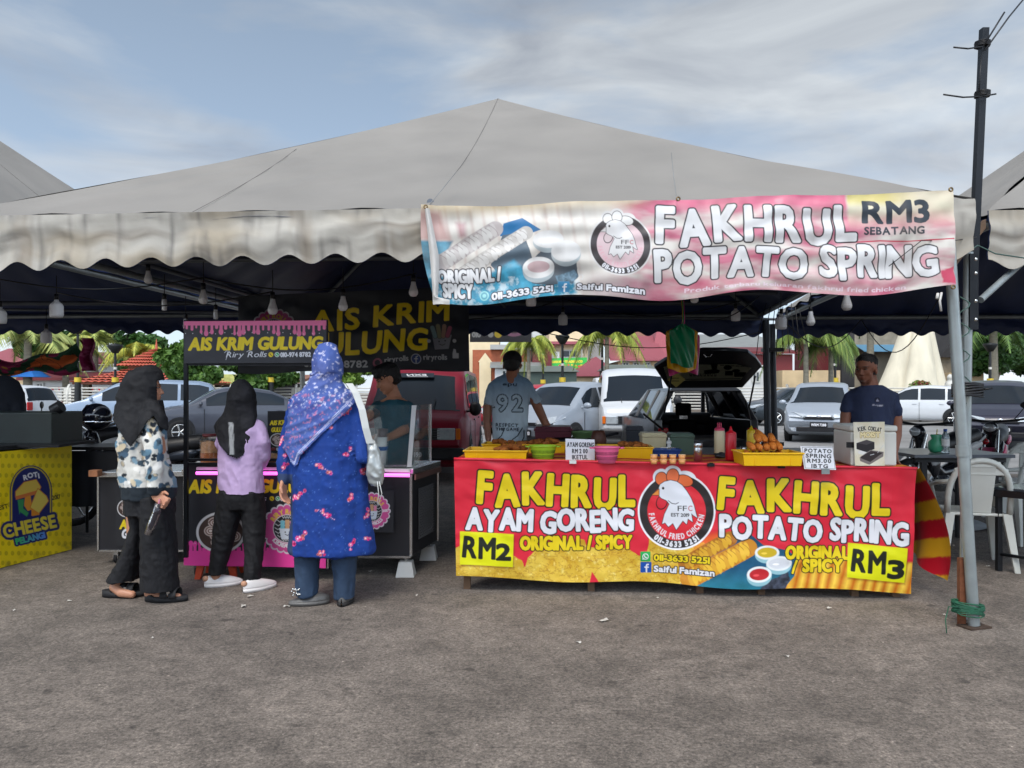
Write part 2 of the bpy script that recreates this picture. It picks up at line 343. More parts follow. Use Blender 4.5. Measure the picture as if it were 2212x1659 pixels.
# ---------------- ground ----------------
def ground_mat():
    m=bpy.data.materials.new('asphalt'); m.use_nodes=True; t=m.node_tree; b=t.nodes['Principled BSDF']; l=t.links.new
    co=t.nodes.new('ShaderNodeTexCoord')
    def nz(s,d=6,r=.6,dist=0):
        n=t.nodes.new('ShaderNodeTexNoise'); n.inputs['Scale'].default_value=s; n.inputs['Detail'].default_value=d; n.inputs['Roughness'].default_value=r; n.inputs['Distortion'].default_value=dist; l(co.outputs['Object'],n.inputs['Vector']); return n
    def mr(src,a,b_,c,d):
        n=t.nodes.new('ShaderNodeMapRange'); [setattr(n.inputs[k],'default_value',x) for k,x in zip((1,2,3,4),(a,b_,c,d))]; l(src,n.inputs[0]); return n.outputs[0]
    def mul(a,b_):
        n=t.nodes.new('ShaderNodeMath'); n.operation='MULTIPLY'; l(a,n.inputs[0]); l(b_,n.inputs[1]); return n.outputs[0]
    fine=nz(60,5,.8); mid=nz(14,6,.7); big=nz(.9,6,.6,.8); pat=nz(3.1,6,.62,.4)
    k=mul(mul(mul(mr(fine.outputs['Fac'],.32,.68,.30,1.9),mr(mid.outputs['Fac'],.3,.7,.66,1.3)),mr(big.outputs['Fac'],.3,.7,.8,1.14)),mr(pat.outputs['Fac'],.28,.5,.74,1.04))
    vo=t.nodes.new('ShaderNodeTexVoronoi'); vo.inputs['Scale'].default_value=110; l(co.outputs['Object'],vo.inputs['Vector'])
    k=mul(k,mr(vo.outputs['Distance'],.05,.5,1.35,.9))
    st=nz(7.5,3,.5); stain=mr(st.outputs['Fac'],.66,.70,1,.55); k=mul(k,stain); pw=nz(1.7,5,.7,1.2); k=mul(k,mr(pw.outputs['Fac'],.42,.6,.80,1.08))
    # pale grit specks
    v2_=t.nodes.new('ShaderNodeTexVoronoi'); v2_.inputs['Scale'].default_value=9; v2_.inputs['Randomness'].default_value=1; l(co.outputs['Object'],v2_.inputs['Vector'])
    sp=mr(v2_.outputs['Distance'],.035,.05,2.6,1); k=mul(k,sp)
    base=t.nodes.new('ShaderNodeRGB'); base.outputs[0].default_value=(*C(134,123,113,.70),1)
    x=t.nodes.new('ShaderNodeVectorMath'); x.operation='SCALE'; l(base.outputs[0],x.inputs[0]); l(k,x.inputs['Scale']); l(x.outputs[0],b.inputs['Base Color'])
    b.inputs['Roughness'].default_value=.88
    bp=t.nodes.new('ShaderNodeBump'); bp.inputs['Strength'].default_value=.8; bp.inputs['Distance'].default_value=.006; l(fine.outputs['Fac'],bp.inputs['Height'])
    b2=t.nodes.new('ShaderNodeBump'); b2.inputs['Strength'].default_value=.5; b2.inputs['Distance'].default_value=.02; l(mid.outputs['Fac'],b2.inputs['Height']); l(bp.outputs[0],b2.inputs['Normal']); l(b2.outputs[0],b.inputs['Normal'])
    return m
MB().add([(-300,-40,0),(300,-40,0),(300,450,0),(-300,450,0)],[(0,1,2,3)]).build('ground',ground_mat(),kind='structure',label='grey weathered asphalt of the market lot',cat='ground')
# pale worn car park surface behind the tents
MB().add([(-60,13.5,.004),(60,11.5,.004),(60,33,.004),(-60,33,.004)],[(0,1,2,3)]).build('car_park',M('car_park_surface',C(150,148,146,.8),.9,0,.25,.8,bump=.3,bscale=60),kind='structure',label='pale concrete of the car park behind the tents',cat='car park')
# ---------------- tents ----------------
CANV=M('tent_canvas',C(206,199,190,.39),.6,0,.13,1.6,bump=.5,bscale=3.)
CANVP=M('tent_valance',attr=True,rough=.6,var=.1,scale=5,bump=.3,bscale=9)
def tent(name,label,FL,FR,BR,BL,ze,peak,vh=.30,per=.285,wrk=.012,skip=()):
    cs=[Vector((*c,ze)) for c in (FL,FR,BR,BL)]; pk=Vector(peak); cen=sum(cs,Vector())/4
    t=T(name,label,'tent',(cen.x,cen.y,0))
    for k,(nm,off,mat) in enumerate((('canopy',0,CANV),('lining',-.035,NAVY))):
        m=MB()
        for s in range(4):
            a,b=cs[s],cs[(s+1)%4]; nr=(b-a).cross(pk-a).normalized()
            def fn(u,v,a=a,b=b,nr=nr,s=s,off=off):
                v=v**1.2; e=a.lerp(b,u); q=e.lerp(pk,v); q.z-=.045*math.sin(PI*v)
                sg=.035*math.sin(PI*v)*math.sin(PI*u)
                wv=wrk*(1-v)**2*math.sin(u*61+3*math.sin(v*9+s))*(.4+.6*math.sin(u*17+s)**2)
                return q+nr*(wv-sg)+Vector((0,0,off))
            m.grid(fn,72,26)
        m.build(nm,mat,t,W=True)
        if k==0:      # stitched seams on the roof faces
            sm=MB()
            for s in range(4):
                a,b=cs[s],cs[(s+1)%4]; nr=(b-a).cross(pk-a).normalized()
                for u in (.27,.5):
                    pts=[]
                    for j in range(24):
                        v=(j/23)**1.2*.999; uu=(u-.5)/(1-v*.999)*1+.5 if u!=.5 else .5
                        if not 0<=uu<=1: break
                        q=a.lerp(b,uu).lerp(pk,v); q.z-=.045*math.sin(PI*v); pts.append(q+nr*(.003-.035*math.sin(PI*v)*math.sin(PI*uu)))
                    if len(pts)>2: sm.tube(pts,.002,4)
            sm.build('seam',M('canvas_seam',C(176,170,165,.46),.8),t,W=True)
    # valances
    for s in range(4):
        if s in skip: continue
        a,b=cs[s],cs[(s+1)%4]; d=(b-a); Lh=d.length; d.normalize(); nr=d.cross(Vector((0,0,1))).normalized()
        nu=int(Lh*42); nv=16
        for side,nm,mat in ((.006,'valance',CANVP),(-.006,'valance_lining',NAVY)):
            u,v=np.meshgrid(np.linspace(0,1,nu),np.linspace(0,1,nv)); u=u.ravel();v=v.ravel()
            X=u*Lh; h=vh-.030*np.cos(2*PI*X/per)*1.0-.045*0+.03*vn(v2(X,X*0),.7,3)
            wav=(.010*np.sin(X*3.1+2*np.sin(X*1.3)+v*3)+.004*np.sin(X*17+v*5))*v+.006*vn(v2(X,v),14,5)+.006*(1+vn(v2(X,v),2.2,8))*np.sin((X*1.1+v*2.4)*4+4*vn(v2(X,v*.6),1.7,6))*np.sin(PI*np.clip(v,0,1))**1.2
            big=.03*np.sin(X*2.1+v*4.5+s)*v*(1-v)*2
            p=np.array(a)[None]+X[:,None]*np.array(d)[None]+np.array(nr)[None]*(side+wav+big)[:,None]; p[:,2]-=v*h+.0
            me=bpy.data.meshes.new(nm); i=np.arange((nu-1)*(nv-1)); q=(i//(nu-1))*nu+i%(nu-1)
            me.from_pydata(p.tolist(),[],np.stack([q,q+nu,q+nu+1,q+1],1).tolist()); me.polygons.foreach_set('use_smooth',[True]*len(i))
            if side>0:
                pt=Paint(X,v,C(208,202,190,.60),.02)
                pt.noise(C(166,148,116,.7),1.,-.1,.5,.6,3,(2.2,2.0)); pt.noise(C(112,98,80,.7),1.,.12,.45,.6,9,(1.1,4.5)); pt.noise(C(92,88,84,.7),1.,.08,.42,.6,4,(30,.8)); pt.noise(C(132,110,80,.7),1.,.18,.5,.5,14,(9,.5)); pt.stroke([(0,.97),(7,.97)],.03,C(226,222,214,.7))
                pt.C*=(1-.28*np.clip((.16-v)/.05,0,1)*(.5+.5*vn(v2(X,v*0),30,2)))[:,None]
                setcol(me,pt.C)
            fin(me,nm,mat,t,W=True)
    # tubular frame under the roof
    f=MB()
    for s in range(4):
        a,b=cs[s]-Vector((0,0,.06)),cs[(s+1)%4]-Vector((0,0,.06)); inn=lambda q:q.lerp(Vector((cen.x,cen.y,q.z)),.02)
        f.cyl(inn(a),inn(b),.03); f.cyl(inn(a),pk-Vector((0,0,.22)),.024)
        md=a.lerp(b,.5); 
    f.build('roof_frame',GALV,t,W=True)
    return t,cs
FL,FR,BR,BL=(-3.62,4.79),(2.61,4.34),(3.45,10.55),(-3.0,11.0)
main,cs=tent('marquee_tent','large off-white marquee with scalloped stained valance over both stalls',FL,FR,BR,BL,2.43,(-.14,7.7,4.27),skip=(1,3))
tent('marquee_tent','neighbouring pale marquee rising behind the roof at the left edge',(-9.9,5.2),(-4.05,4.95),(-3.5,11.2),(-9.4,11.6),2.5,(-6.6,8.3,4.75),skip=(1,))
tent('marquee_tent','crumpled white marquee beyond the tall black post at the right edge',(2.86,4.62),(9.2,4.3),(9.6,10.6),(3.75,10.9),2.43,(5.95,7.5,4.35),wrk=.03,skip=(3,))
# back scalloped valance is dark on this side; legs of the frame
def leg(a,b,r,label,group='galvanised tent legs'):
    t=T('tent_leg',label,'tent pole',(b[0],b[1],0),0,group)
    m=MB().cyl(a,b,r,n=16); a=Vector(a);b=Vector(b); q=a.lerp(b,.55); m.cyl(q-(a-b).normalized()*.03,q+(a-b).normalized()*.03,r+.006,n=16)
    m.build('pole',GALV,t,W=True)
    return t
t=leg(P(2050,618,4.36)+Vector((0,0,.28)),P(2104,1350,4.38),.031,'leaning galvanised tent leg at the front right, foot tied with green string')
z0=P(2104,1360,4.38)
MB().box((z0.x,z0.y,.006),(.15,.10,.010),rz=.3).build('foot_plate',M('rusty_steel',C(92,74,62,.7),.85,.2,.4,30,bump=.2),t,W=True)
g=MB(); rg=random.Random(3)
for k in range(26):
    zz=.10+rg.uniform(-.035,.04); cx_=z0.x-.035; pts=[(cx_+math.cos(a)*(.082+rg.uniform(-.006,.012)),z0.y+math.sin(a)*.05,zz+.012*math.sin(a+k)+.18*(-.1)*math.cos(a)*.6) for a in [i*2*PI/14 for i in range(15)]]
    g.tube(pts,.0035,5)
g.tube([(z0.x-.1,z0.y-.03,.12),(z0.x-.19,z0.y-.08,.14),(z0.x-.23,z0.y-.12,.08),(z0.x-.235,z0.y-.14,.01)],.003,5)
g.build('string_binding',M('green_string',C(38,98,72,.8),.7,0,.3,20),t,W=True)
leg(P(2092,545,4.5),P(2082,1335,4.5),.026,'straight galvanised tent leg just behind the leaning one')
s=MB(); a=P(2078,1205,4.42); b=P(2076,1340,4.42); s.box(((a.x+b.x)/2,4.42,(a.z+.0)/2),(.035,.03,a.z)); s.build('ground_stake',M('rusty_stake',C(128,78,52,.8),.85,.1,.4,22,bump=.3),label='short rusty red stake driven in beside the front right tent legs',cat='stake')
# black wrap tying the two legs half way up
q=P(2090,842,4.42); wr=MB()
for k in range(7):
    zz=q.z+(k-3)*.011; wr.tube([(q.x+math.cos(x)*.082,q.y+math.sin(x)*.06,zz+.006*math.sin(x*2+k)) for x in [i*2*PI/20 for i in range(21)]],.0065,6)
wr.tube([(q.x+.08,q.y,q.z),(q.x+.13,q.y-.02,q.z+.01)],.006,5); wr.build('strap',BLKP,t,W=True)
leg((-3.58,4.83,2.4),(-3.6,4.83,0),.03,'galvanised tent leg at the far left front'); leg((-2.97,10.9,2.4),(-2.97,10.9,0),.035,'galvanised tent leg at the back left')
# back right pair of dark legs
t=T('tent_leg','pair of dark steel tent legs strapped together behind the open boot','tent pole',(3.5,10.5,0))
m=MB(); m.cyl(P(1654,690,10.45),(3.49,10.45,0),.045,n=16); m.cyl(P(1668,700,10.55),(3.62,10.55,0),.04,n=16); m.box((3.49,10.45,.01),(.25,.2,.02)); m.build('pole',M('dark_steel',C(52,56,62),.35,.6,.25,8),t,W=True)
for zz in (1.9,.62): m=MB(); m.box((3.55,10.48,zz),(.27,.13,.05)); m.build('clamp',BLKM,t,W=True)
# tall black square post at the front right
t=T('square_post','tall thin black square post standing above the tent at right','post',(P(2108,520,4.5).x,4.5,0))
a=P(2126,62,4.52); b=P(2106,560,4.52); m=MB(); r=.0195
q=[Vector((x,y,0)) for x,y in ((-r,-r),(r,-r),(r,r),(-r,r))]; b0=P(2097,700,4.52); m.hexa([b0+k for k in q],[a+k for k in q]); m.build('post',BLKM,t,W=True)
m=MB()
for py,dx0,dy0,dx1,dy1 in ((100,-62,6,48,-74),(208,-84,0,30,-5)):
    m.tube([P(2124+(py<150)*0,py,4.46)+Vector((-.0,0,0)),P(2122+dx0*.5,py+dy0*.5+2,4.45),P(2122+dx0,py+dy0-4,4.44)],.005,5)
    m.tube([P(2124,py,4.46),P(2122+dx1,py+dy1,4.44)],.005,5)
    for k in range(4): m.tube([(P(2122,py,4.52).x+math.cos(x)*.04,4.52+math.sin(x)*.04,P(2122,py,4.52).z+k*.008) for x in [i*2*PI/8 for i in range(9)]],.005,5)
m.tube([P(2128,108,4.47),P(2180,36,4.6),P(2300,-110,5.0)],.005,5); m.tube([P(2120,120,4.49),P(2114,200,4.48)],.004,5)
m.build('wire',BLKP,t,W=True)
m=MB(); a=P(2098,545,4.45); m.box((a.x+.02,4.46,CH+(843-630)/F*4.46),(.05,.012,.44)); m.build('bolted_plate',BLKM,t,W=True)
for py in (560,590,650,690): m=MB(); m.ell(P(2108,py,4.42),(.011,.008,.011),8); m.build('bolt',STEEL,t,W=True)
m=MB(); a=P(2066,560,4.40);b=P(2130,480,4.6); m.hexa([a+Vector((0,0,-.035)),b+Vector((0,0,-.035)),b+Vector((.0,.04,-.035)),a+Vector((0,.04,-.035))],[a+Vector((0,0,.02)),b+Vector((0,0,.02)),b+Vector((0,.04,.02)),a+Vector((0,.04,.02))]); m.build('timber_brace',WOOD,t,W=True)
m=MB(); m.cyl(P(2118,648,4.5),P(2260,520,4.9),.02,n=10); m.build('brace',GALV,t,W=True)
# electric cable coiled on the leg
m=MB(); m.tube([P(2080+14*math.sin(k*.9),640+k*8,4.42)+Vector((.0,.03*math.cos(k*.9),0)) for k in range(30)],.004,5); m.build('cable',M('green_cable',C(70,98,90,.8),.6,0,.1,5),t,W=True); m=MB(); m.tube([P(2040,575,4.3),P(2075,555,4.38),P(2112,530,4.4),P(2150,548,4.4),P(2230,560,4.4)],.004,5)
m.build('stretched_wire',M('green_cable',C(70,98,90,.8),.6,0,.1,5),t,W=True)
# cross bars and bracing under the tent
t=T('light_string','black cable with hanging bulbs strung under the tent roof','cable',(0,8,0))
def bulb(px,py,Y,kind=0,sz=1.):
    x=T('hanging_bulb','','light bulb',P(px,py,Y),0,'bulbs hanging under the marquee')
    s=sz
    if kind==0: prof=[(.001,.0),(.022*s,.004*s),(.033*s,.02*s),(.035*s,.034*s),(.033*s,.042*s)]; prof2=[(.0335*s,.042*s),(.03*s,.055*s),(.019*s,.09*s),(.016*s,.115*s),(.001,.116*s)]
    elif kind==1: prof=[(.001,0),(.05*s,.006*s),(.055*s,.03*s),(.055*s,.10*s),(.045*s,.12*s)]; prof2=[(.046*s,.12*s),(.02*s,.14*s),(.016*s,.16*s),(.001,.161*s)]
    else: prof=[(.001,0),(.02*s,.004*s),(.022*s,.02*s),(.022*s,.07*s)]; prof2=[(.022*s,.07*s),(.02*s,.1*s),(.001,.101*s)]
    MB().lathe(prof,n=18).build('diffuser',M('bulb_diffuser',C(248,248,248,1.),.4,0,.04,5),x)
    MB().lathe(prof2,n=18).build('bulb_body',M('bulb_body',C(235,235,235,.95),.45,0,.04,5),x)
    z=prof2[-1][1]; MB().lathe([(.001,z+.05),(.018,z+.048),(.019,z-.005),(.001,z-.006)],n=12).cyl((0,0,z+.04),(0,0,z+.22),.004,n=6).build('socket',BLKP,x)
    return x
BL_=[((320,613,6.6,0,1.),'round bulb hung just under the front valance at left'),((122,687,7.2,1,1.1),'fat cylindrical bulb near the left edge of the tent'),((355,671,6.8,2,1),'small tube bulb left of the ice cream sign'),((439,657,6.2,0,1.05),'bulb above the left part of the ice cream sign'),
((589,680,6.,0,1.1),'bulb hanging in front of the round logo on the black banner'),((741,672,6.,0,1.05),'bulb in front of the first word of the black banner'),((893,641,6.,0,1.05),'highest bulb, left of the pink price banner'),((401,712,7.4,2,1),'small tube bulb at the left post of the ice cream sign'),
((466,690,7.8,2,1),'dim small bulb behind the ice cream sign'),((1147,662,6.6,1,.8),'bulb half hidden by the lower edge of the price banner'),((1216,703,8.6,1,.95),'square-shouldered bulb above the lamp post'),((1589,694,8.4,1,.9),'cylinder bulb right of the hanging plastic bags'),
((1829,671,6.8,0,1.3),'large bulb above the man in navy'),((1687,712,8.0,1,1.05),'fat bulb right of the strapped tent legs'),((1751,704,8.0,0,1.3),'bulb beside the feathery palm'),((100,742,9.,1,1.1),'bulb drooping over the orange cloth'),((0,700,7.,1,1.),'bulb cut off at the left edge of the tent'),((1500,655,6.6,0,1.),'bulb behind the middle of the price banner')]
for (a,lb) in BL_: bulb(*a)['label']=lb
m=MB()
def sag(a,b,s,n=14): return [a.lerp(b,i/n)-Vector((0,0,s*math.sin(PI*i/n))) for i in range(n+1)]
for (a,b,s_) in ((P(-20,600,6.8),P(439,600,6.4),.10),(P(439,600,6.3),P(900,590,6.2),.12),(P(122,632,7.3),P(589,630,6.3),.12),(P(900,600,6.2),P(1500,605,6.6),.1),(P(1500,605,6.6),P(1829,610,6.8),.05),(P(1640,640,8),P(1500,690,8),.1),(P(1829,615,6.8),P(2040,600,5.2),.05),(P(1010,690,9),P(1216,645,8.6),.05),(P(1216,645,8.6),P(1600,650,8.4),.18),(P(1150,712,9.8),P(1640,718,10.3),.22),(P(1860,690,9.8),P(2030,640,8),.5),(P(1700,700,8.1),P(1860,690,9.8),.3)):
    m.tube(sag(a,b,s_),.006,5)
for k in range(9): 
    a=P(1655+k*9,655+k%3*8,9.2); m.tube([a,a+Vector((.02*k-.05,.1,-.3-.05*(k%4))),a+Vector((.03*k-.1,.05,-.62+.06*(k%3)))],.005,5)
m.build('cable',BLKP,t,W=True)
m=MB(); bz=2.06
for y0,zz in ((6.3,2.45),(8.9,2.45)): m.cyl((-3.3,y0+.25,zz),(3.0,y0-.2,zz),.022,n=10)
m.cyl(P(-40,655,10.6),P(1700,655,10.3),.03,n=10); m.cyl(P(-40,668,10.5),P(1700,690,10.2),.018,n=8)
m.cyl((-3.3,5.2,2.45),(-2.9,10.6,2.45),.022,n=10); m.cyl((-.5,4.7,2.5),(-.1,10.6,2.5),.022,n=10)
m.build('roof_brace',M('grey_pipe',C(120,125,132,.7),.5,.5,.2,5),main,W=True)
# ---------------- painted artwork ----------------
RED=C(222,42,62,.9); YEL=C(236,208,30,.9); WHT=C(232,232,236,.9); BLK=C(22,20,20); GRN=C(30,170,80,.9); FBB=C(24,80,165,.9)
GOLD=C(214,168,44,.9); BROWN=C(150,84,24,.9); LIME=C(226,226,20,.9)
STG=[.03,-.06,.04,.0,-.03,-.1,.02]
def hen(p,cx,cy,k,white,comb,beak,wat,field,ring,line,txt=True,tc=WHT,rim=None):
    q=lambda x,y:(cx+(x-1462)*k,cy+(y-1105)*k); e=lambda x,y,rx,ry,c,**a:p.ell(*q(x,y),rx*k,ry*k,c,**a)
    if rim is not None:
        e(1462,1105,84,84,rim)
        for a in ((1429,1031,18,19),(1454,1024,19,19),(1480,1036,24,19)): e(*a,rim)
    e(1462,1105,80,80,ring); e(1462,1105,63,63,field)
    for (x,y,rx,ry,ro) in ((1429,1034,12,14,.2),(1479,1039,18,12,.25),(1454,1029,13,16,.1)): e(x,y,rx+1.6,ry+1.6,line,rot=ro); e(x,y,rx,ry,comb,rot=ro)
    e(1430,1086,12.5,16,line,rot=.3); e(1430,1085.5,10.5,14,wat,rot=.3)
    body=[(1423,1058),(1427,1047),(1436,1041),(1449,1038),(1462,1041),(1474,1049),(1484,1062),(1493,1077),(1499,1092),(1502,1105),(1506,1118),(1498,1113),(1493,1108),(1496,1127),(1486,1120),(1483,1132),(1475,1124),(1461,1144),(1454,1130),(1444,1138),(1437,1129),(1431,1132),(1436,1112),(1447,1089),(1440,1081),(1429,1076),(1423,1069)]
    p.poly([q(*b) for b in body],white,outs=((1.7*k,line),),grow=.3)
    p.poly([q(1424,1057),q(1409,1069.5),q(1424,1070)],beak,outs=((1.2*k,line),))
    p.stroke([q(1444,1082),q(1452,1088),q(1460,1089),q(1466,1086)],1.6*k,line); e(1433,1055,2.7,3,line)
    p.text('FF',*q(1464,1104),*q(1484,1104),11*k,line,bold=.1); p.text('C',*q(1487,1104),*q(1496,1104),11*k,C(170,30,50),bold=.1)
    p.text('EST 2019',*q(1450,1116),*q(1489,1116.5),7*k,line,bold=.35)
    if txt: p.arc('FAKHRUL FRIED CHICKEN',cx,cy,54.5*k,266,96,11.5*k,tc,bold=.5*k,low=True,wk=.62)
    p.arc('011-3633 5251',cx,cy,71.5*k,222,140,11.5*k,WHT,bold=.8*k,low=True,wk=.85)
def roll(p,a,b,w,c0,c1,c2,n=15,bend=4):
    a=np.array(a,float);b=np.array(b,float); d=(b-a)/np.linalg.norm(b-a); nn=np.array((-d[1],d[0]))
    p.stroke([tuple(a),tuple((a+b)/2-nn*bend*.4),tuple(b)],w,c1)
    for i in range(n):
        c=a+(b-a)*(i+.5)/n; s=.9+.14*math.sin(i*2.1); L_=np.linalg.norm(b-a)/n
        p.ell(c[0],c[1],L_*.62,w*.5*s,c0 if i%3 else tuple(.5*x+.5*y for x,y in zip(c0,c1)),rot=math.atan2(d[1],d[0])+.3)
        pts=[tuple(c+nn*w*.5*s*t+d*(bend*(1-t*t)+t*3)) for t in np.linspace(-1,1,7)]; p.stroke(pts,1.3,c2,al=.75)
def icons(p,x,y,s,g=GRN,b=FBB):
    pass
def wa(p,x0,y0,x1,y1,bgc=GRN,fg=WHT):
    cx,cy=(x0+x1)/2,(y0+y1)/2;r=(x1-x0)/2
    p.rect(x0,y0,x1,y1,bgc,grow=1.5,al=1); p.ell(cx,cy,r*.72,r*.72,fg); p.poly([(cx-r*.72,cy+r*.75),(cx-r*.6,cy+r*.1),(cx,cy+r*.6)],fg); p.ell(cx,cy,r*.55,r*.55,bgc)
    p.stroke([(cx-r*.28,cy-r*.25),(cx-r*.1,cy+r*.12),(cx+r*.28,cy+r*.28)],r*.24,fg)
def fb(p,x0,y0,x1,y1,bgc=FBB,fg=WHT):
    p.rect(x0,y0,x1,y1,bgc,grow=1.5); w_=x1-x0; cx=(x0+x1)/2+w_*.06
    p.stroke([(cx+w_*.18,y0+w_*.2),(cx+w_*.05,y0+w_*.22),(cx,y0+w_*.36),(cx,y1)],w_*.15,fg); p.stroke([(cx-w_*.16,y0+w_*.5),(cx+w_*.18,y0+w_*.5)],w_*.13,fg)
def crumb(p,pts,rough=4):
    def col(x,y):
        n=fbm(v2(x,y),.045,5,11); r=np.abs(fbm(v2(x*1.0,y*1.7),.07,4,5)); g=np.clip(.5+n*1.1,0,1)[:,None]
        c=np.array(C(206,160,36,.9))*(1-g)+np.array(C(238,206,84,.9))*g
        dk=np.clip((.075-r)/.075,0,1)[:,None]*.6; c=c*(1-dk)+np.array(C(156,92,24,.9))*dk
        hi=np.clip((fbm(v2(x,y),.16,3,21)-.18)/.3,0,1)[:,None]*.6; return c*(1-hi)+np.array(C(250,236,140,.9))*hi
    p.poly(pts,col,rough=rough,rs=.07)
def art_front(p):
    p.noise(C(204,34,52,.9),.012,-.2,.5,.5,2); p.noise(C(236,60,80,.9),.02,.1,.5,.5,4)
    crumb(p,[(983,1186),(994,1180),(1040,1190),(1110,1200),(1128,1210),(1133,1223),(1141,1205),(1158,1186),(1180,1188),(1215,1182),(1243,1181),(1250,1162),(1262,1166),(1268,1180),(1300,1184),(1355,1186),(1378,1203),(1395,1206),(1402,1163),(1415,1173),(1440,1183),(1520,1172),(1545,1240),(1620,1300),(980,1300)])
    p.poly([(1272,1262),(1279,1236),(1288,1248),(1298,1262)],RED,rough=2)
    def fries(x,y):
        t=np.mod((x-1700+(y-1230)*.25+3*np.sin(x*.05))/25.,1); a=np.clip(1-np.abs(t-.45)*2.1,0,1)[:,None]; n=fbm(v2(x,y),.06,3,2)[:,None]*.25
        c=np.array(C(200,110,20,.9))*(1-a)+np.array(C(246,206,72,.9))*a; return c*(1+n)
    p.poly([(1700,1205),(1770,1210),(1830,1200),(1975,1215),(1985,1300),(1600,1300)],fries,soft=6)
    p.poly([(1500,1160),(1560,1150),(1584,1154),(1650,1178),(1722,1210),(1716,1240),(1700,1272),(1600,1290),(1480,1275)],C(240,120,30,.9),soft=14,al=.6)
    p.poly([(1470,1262),(1500,1245),(1572,1158),(1620,1152),(1648,1176),(1700,1188),(1721,1205),(1716,1245),(1695,1270),(1600,1290),(1480,1280)],lambda x,y:np.array(C(28,84,116,.9))[None]*(1+.5*fbm(v2(x,y),.05,4,6))[:,None]+np.array(C(40,120,120))[None]*np.clip((y-1225)/70,0,.8)[:,None])
    p.poly([(1640,1268),(1668,1250),(1700,1236),(1706,1255),(1695,1272),(1650,1276)],lambda x,y:np.array(C(60,66,80))[None]*(1+1.2*fbm(v2(x,y),.14,4,6))[:,None],rough=3)
    roll(p,(1480,1218),(1578,1162),30,C(222,170,50,.9),C(176,110,34,.9),C(130,64,18,.9),12); roll(p,(1488,1252),(1616,1182),38,C(238,190,60,.9),C(206,138,40,.9),C(158,88,24,.9),15)
    for (x,y,rx,ry,c) in ((1656,1192,26,15,C(206,176,40,.9)),(1682,1216,28,16,C(222,226,232,.9)),(1639,1238,27,17,C(190,36,44,.9))):
        p.ell(x,y+5,rx,ry+3,C(150,196,206,.9)); p.ell(x,y,rx,ry,C(236,240,240,.9)); p.ell(x,y,rx*.8,ry*.72,c); p.ell(x-rx*.25,y+ry*.1,rx*.25,ry*.15,tuple(min(1,k*1.5+.05) for k in c))
    O=lambda g:((g,BLK),)
    p.text('FAKHRUL',1034,1087,1368,1094,66,YEL,bold=4.3,outs=O(3.2),h1=63,jit=.07,gap=.26,stag=STG)
    p.text('AYAM GORENG',1009,1144,1367,1147,44,WHT,bold=3.1,outs=O(2.6),jit=.06,gap=.17,space=.45,stag=STG,seed=4)
    p.text('ORIGINAL / SPICY',1125,1186,1364,1186,27,YEL,bold=2.3,outs=O(2.0),gap=.22,seed=5)
    p.poly([(996,1152),(1112,1157),(1110,1229),(996,1225)],C(90,40,10),soft=5,al=.6)
    p.poly([(994,1148),(1110,1153),(1108,1225),(994,1221)],LIME); p.text('RM',1001,1204,1068,1208,44,C(30,34,26),bold=2.4,jit=.05,gap=.2); p.text('2',1074,1209,1102,1209,33,C(30,34,26),bold=2.6)
    hen(p,1462,1105,1,C(226,228,234,.9),C(228,110,60,.9),C(226,140,60,.9),C(212,40,56,.9),C(222,46,58,.9),C(44,40,40),BLK,rim=C(240,240,244,.9))
    wa(p,1385,1195,1404,1214); p.text('011-3633 5251',1413,1213,1532,1216,12.5,YEL,bold=.9,outs=O(1.9))
    fb(p,1385,1218,1406,1239); p.text('Saiful Famizan',1413,1238,1542,1242,12.5,WHT,bold=.9,outs=O(1.9))
    p.text('FAKHRUL',1554,1100,1917,1112,65,YEL,bold=4.3,outs=O(3.2),h1=63,jit=.07,gap=.26,stag=STG)
    p.text('POTATO SPRING',1556,1158,1960,1173,44,WHT,bold=3.1,outs=O(2.6),h1=46,jit=.06,gap=.18,space=.45,stag=STG,seed=6)
    p.text('ORIGINAL',1697,1206,1832,1209,26,YEL,bold=2.2,outs=O(2.0),gap=.24); p.stroke([(1712,1238),(1720,1212)],5,YEL,outs=O(2.)); p.text('SPICY',1735,1236,1818,1237,26,YEL,bold=2.2,outs=O(2.0),gap=.24)
    p.poly([(1834,1177),(1963,1188),(1958,1262),(1831,1253)],C(110,50,10),soft=5,al=.6)
    p.poly([(1832,1173),(1961,1184),(1956,1258),(1829,1249)],LIME); p.text('RM',1840,1234,1910,1239,46,C(30,34,26),bold=2.4,jit=.05,gap=.2); p.text('3',1919,1247,1952,1248,36,C(30,34,26),bold=2.8)
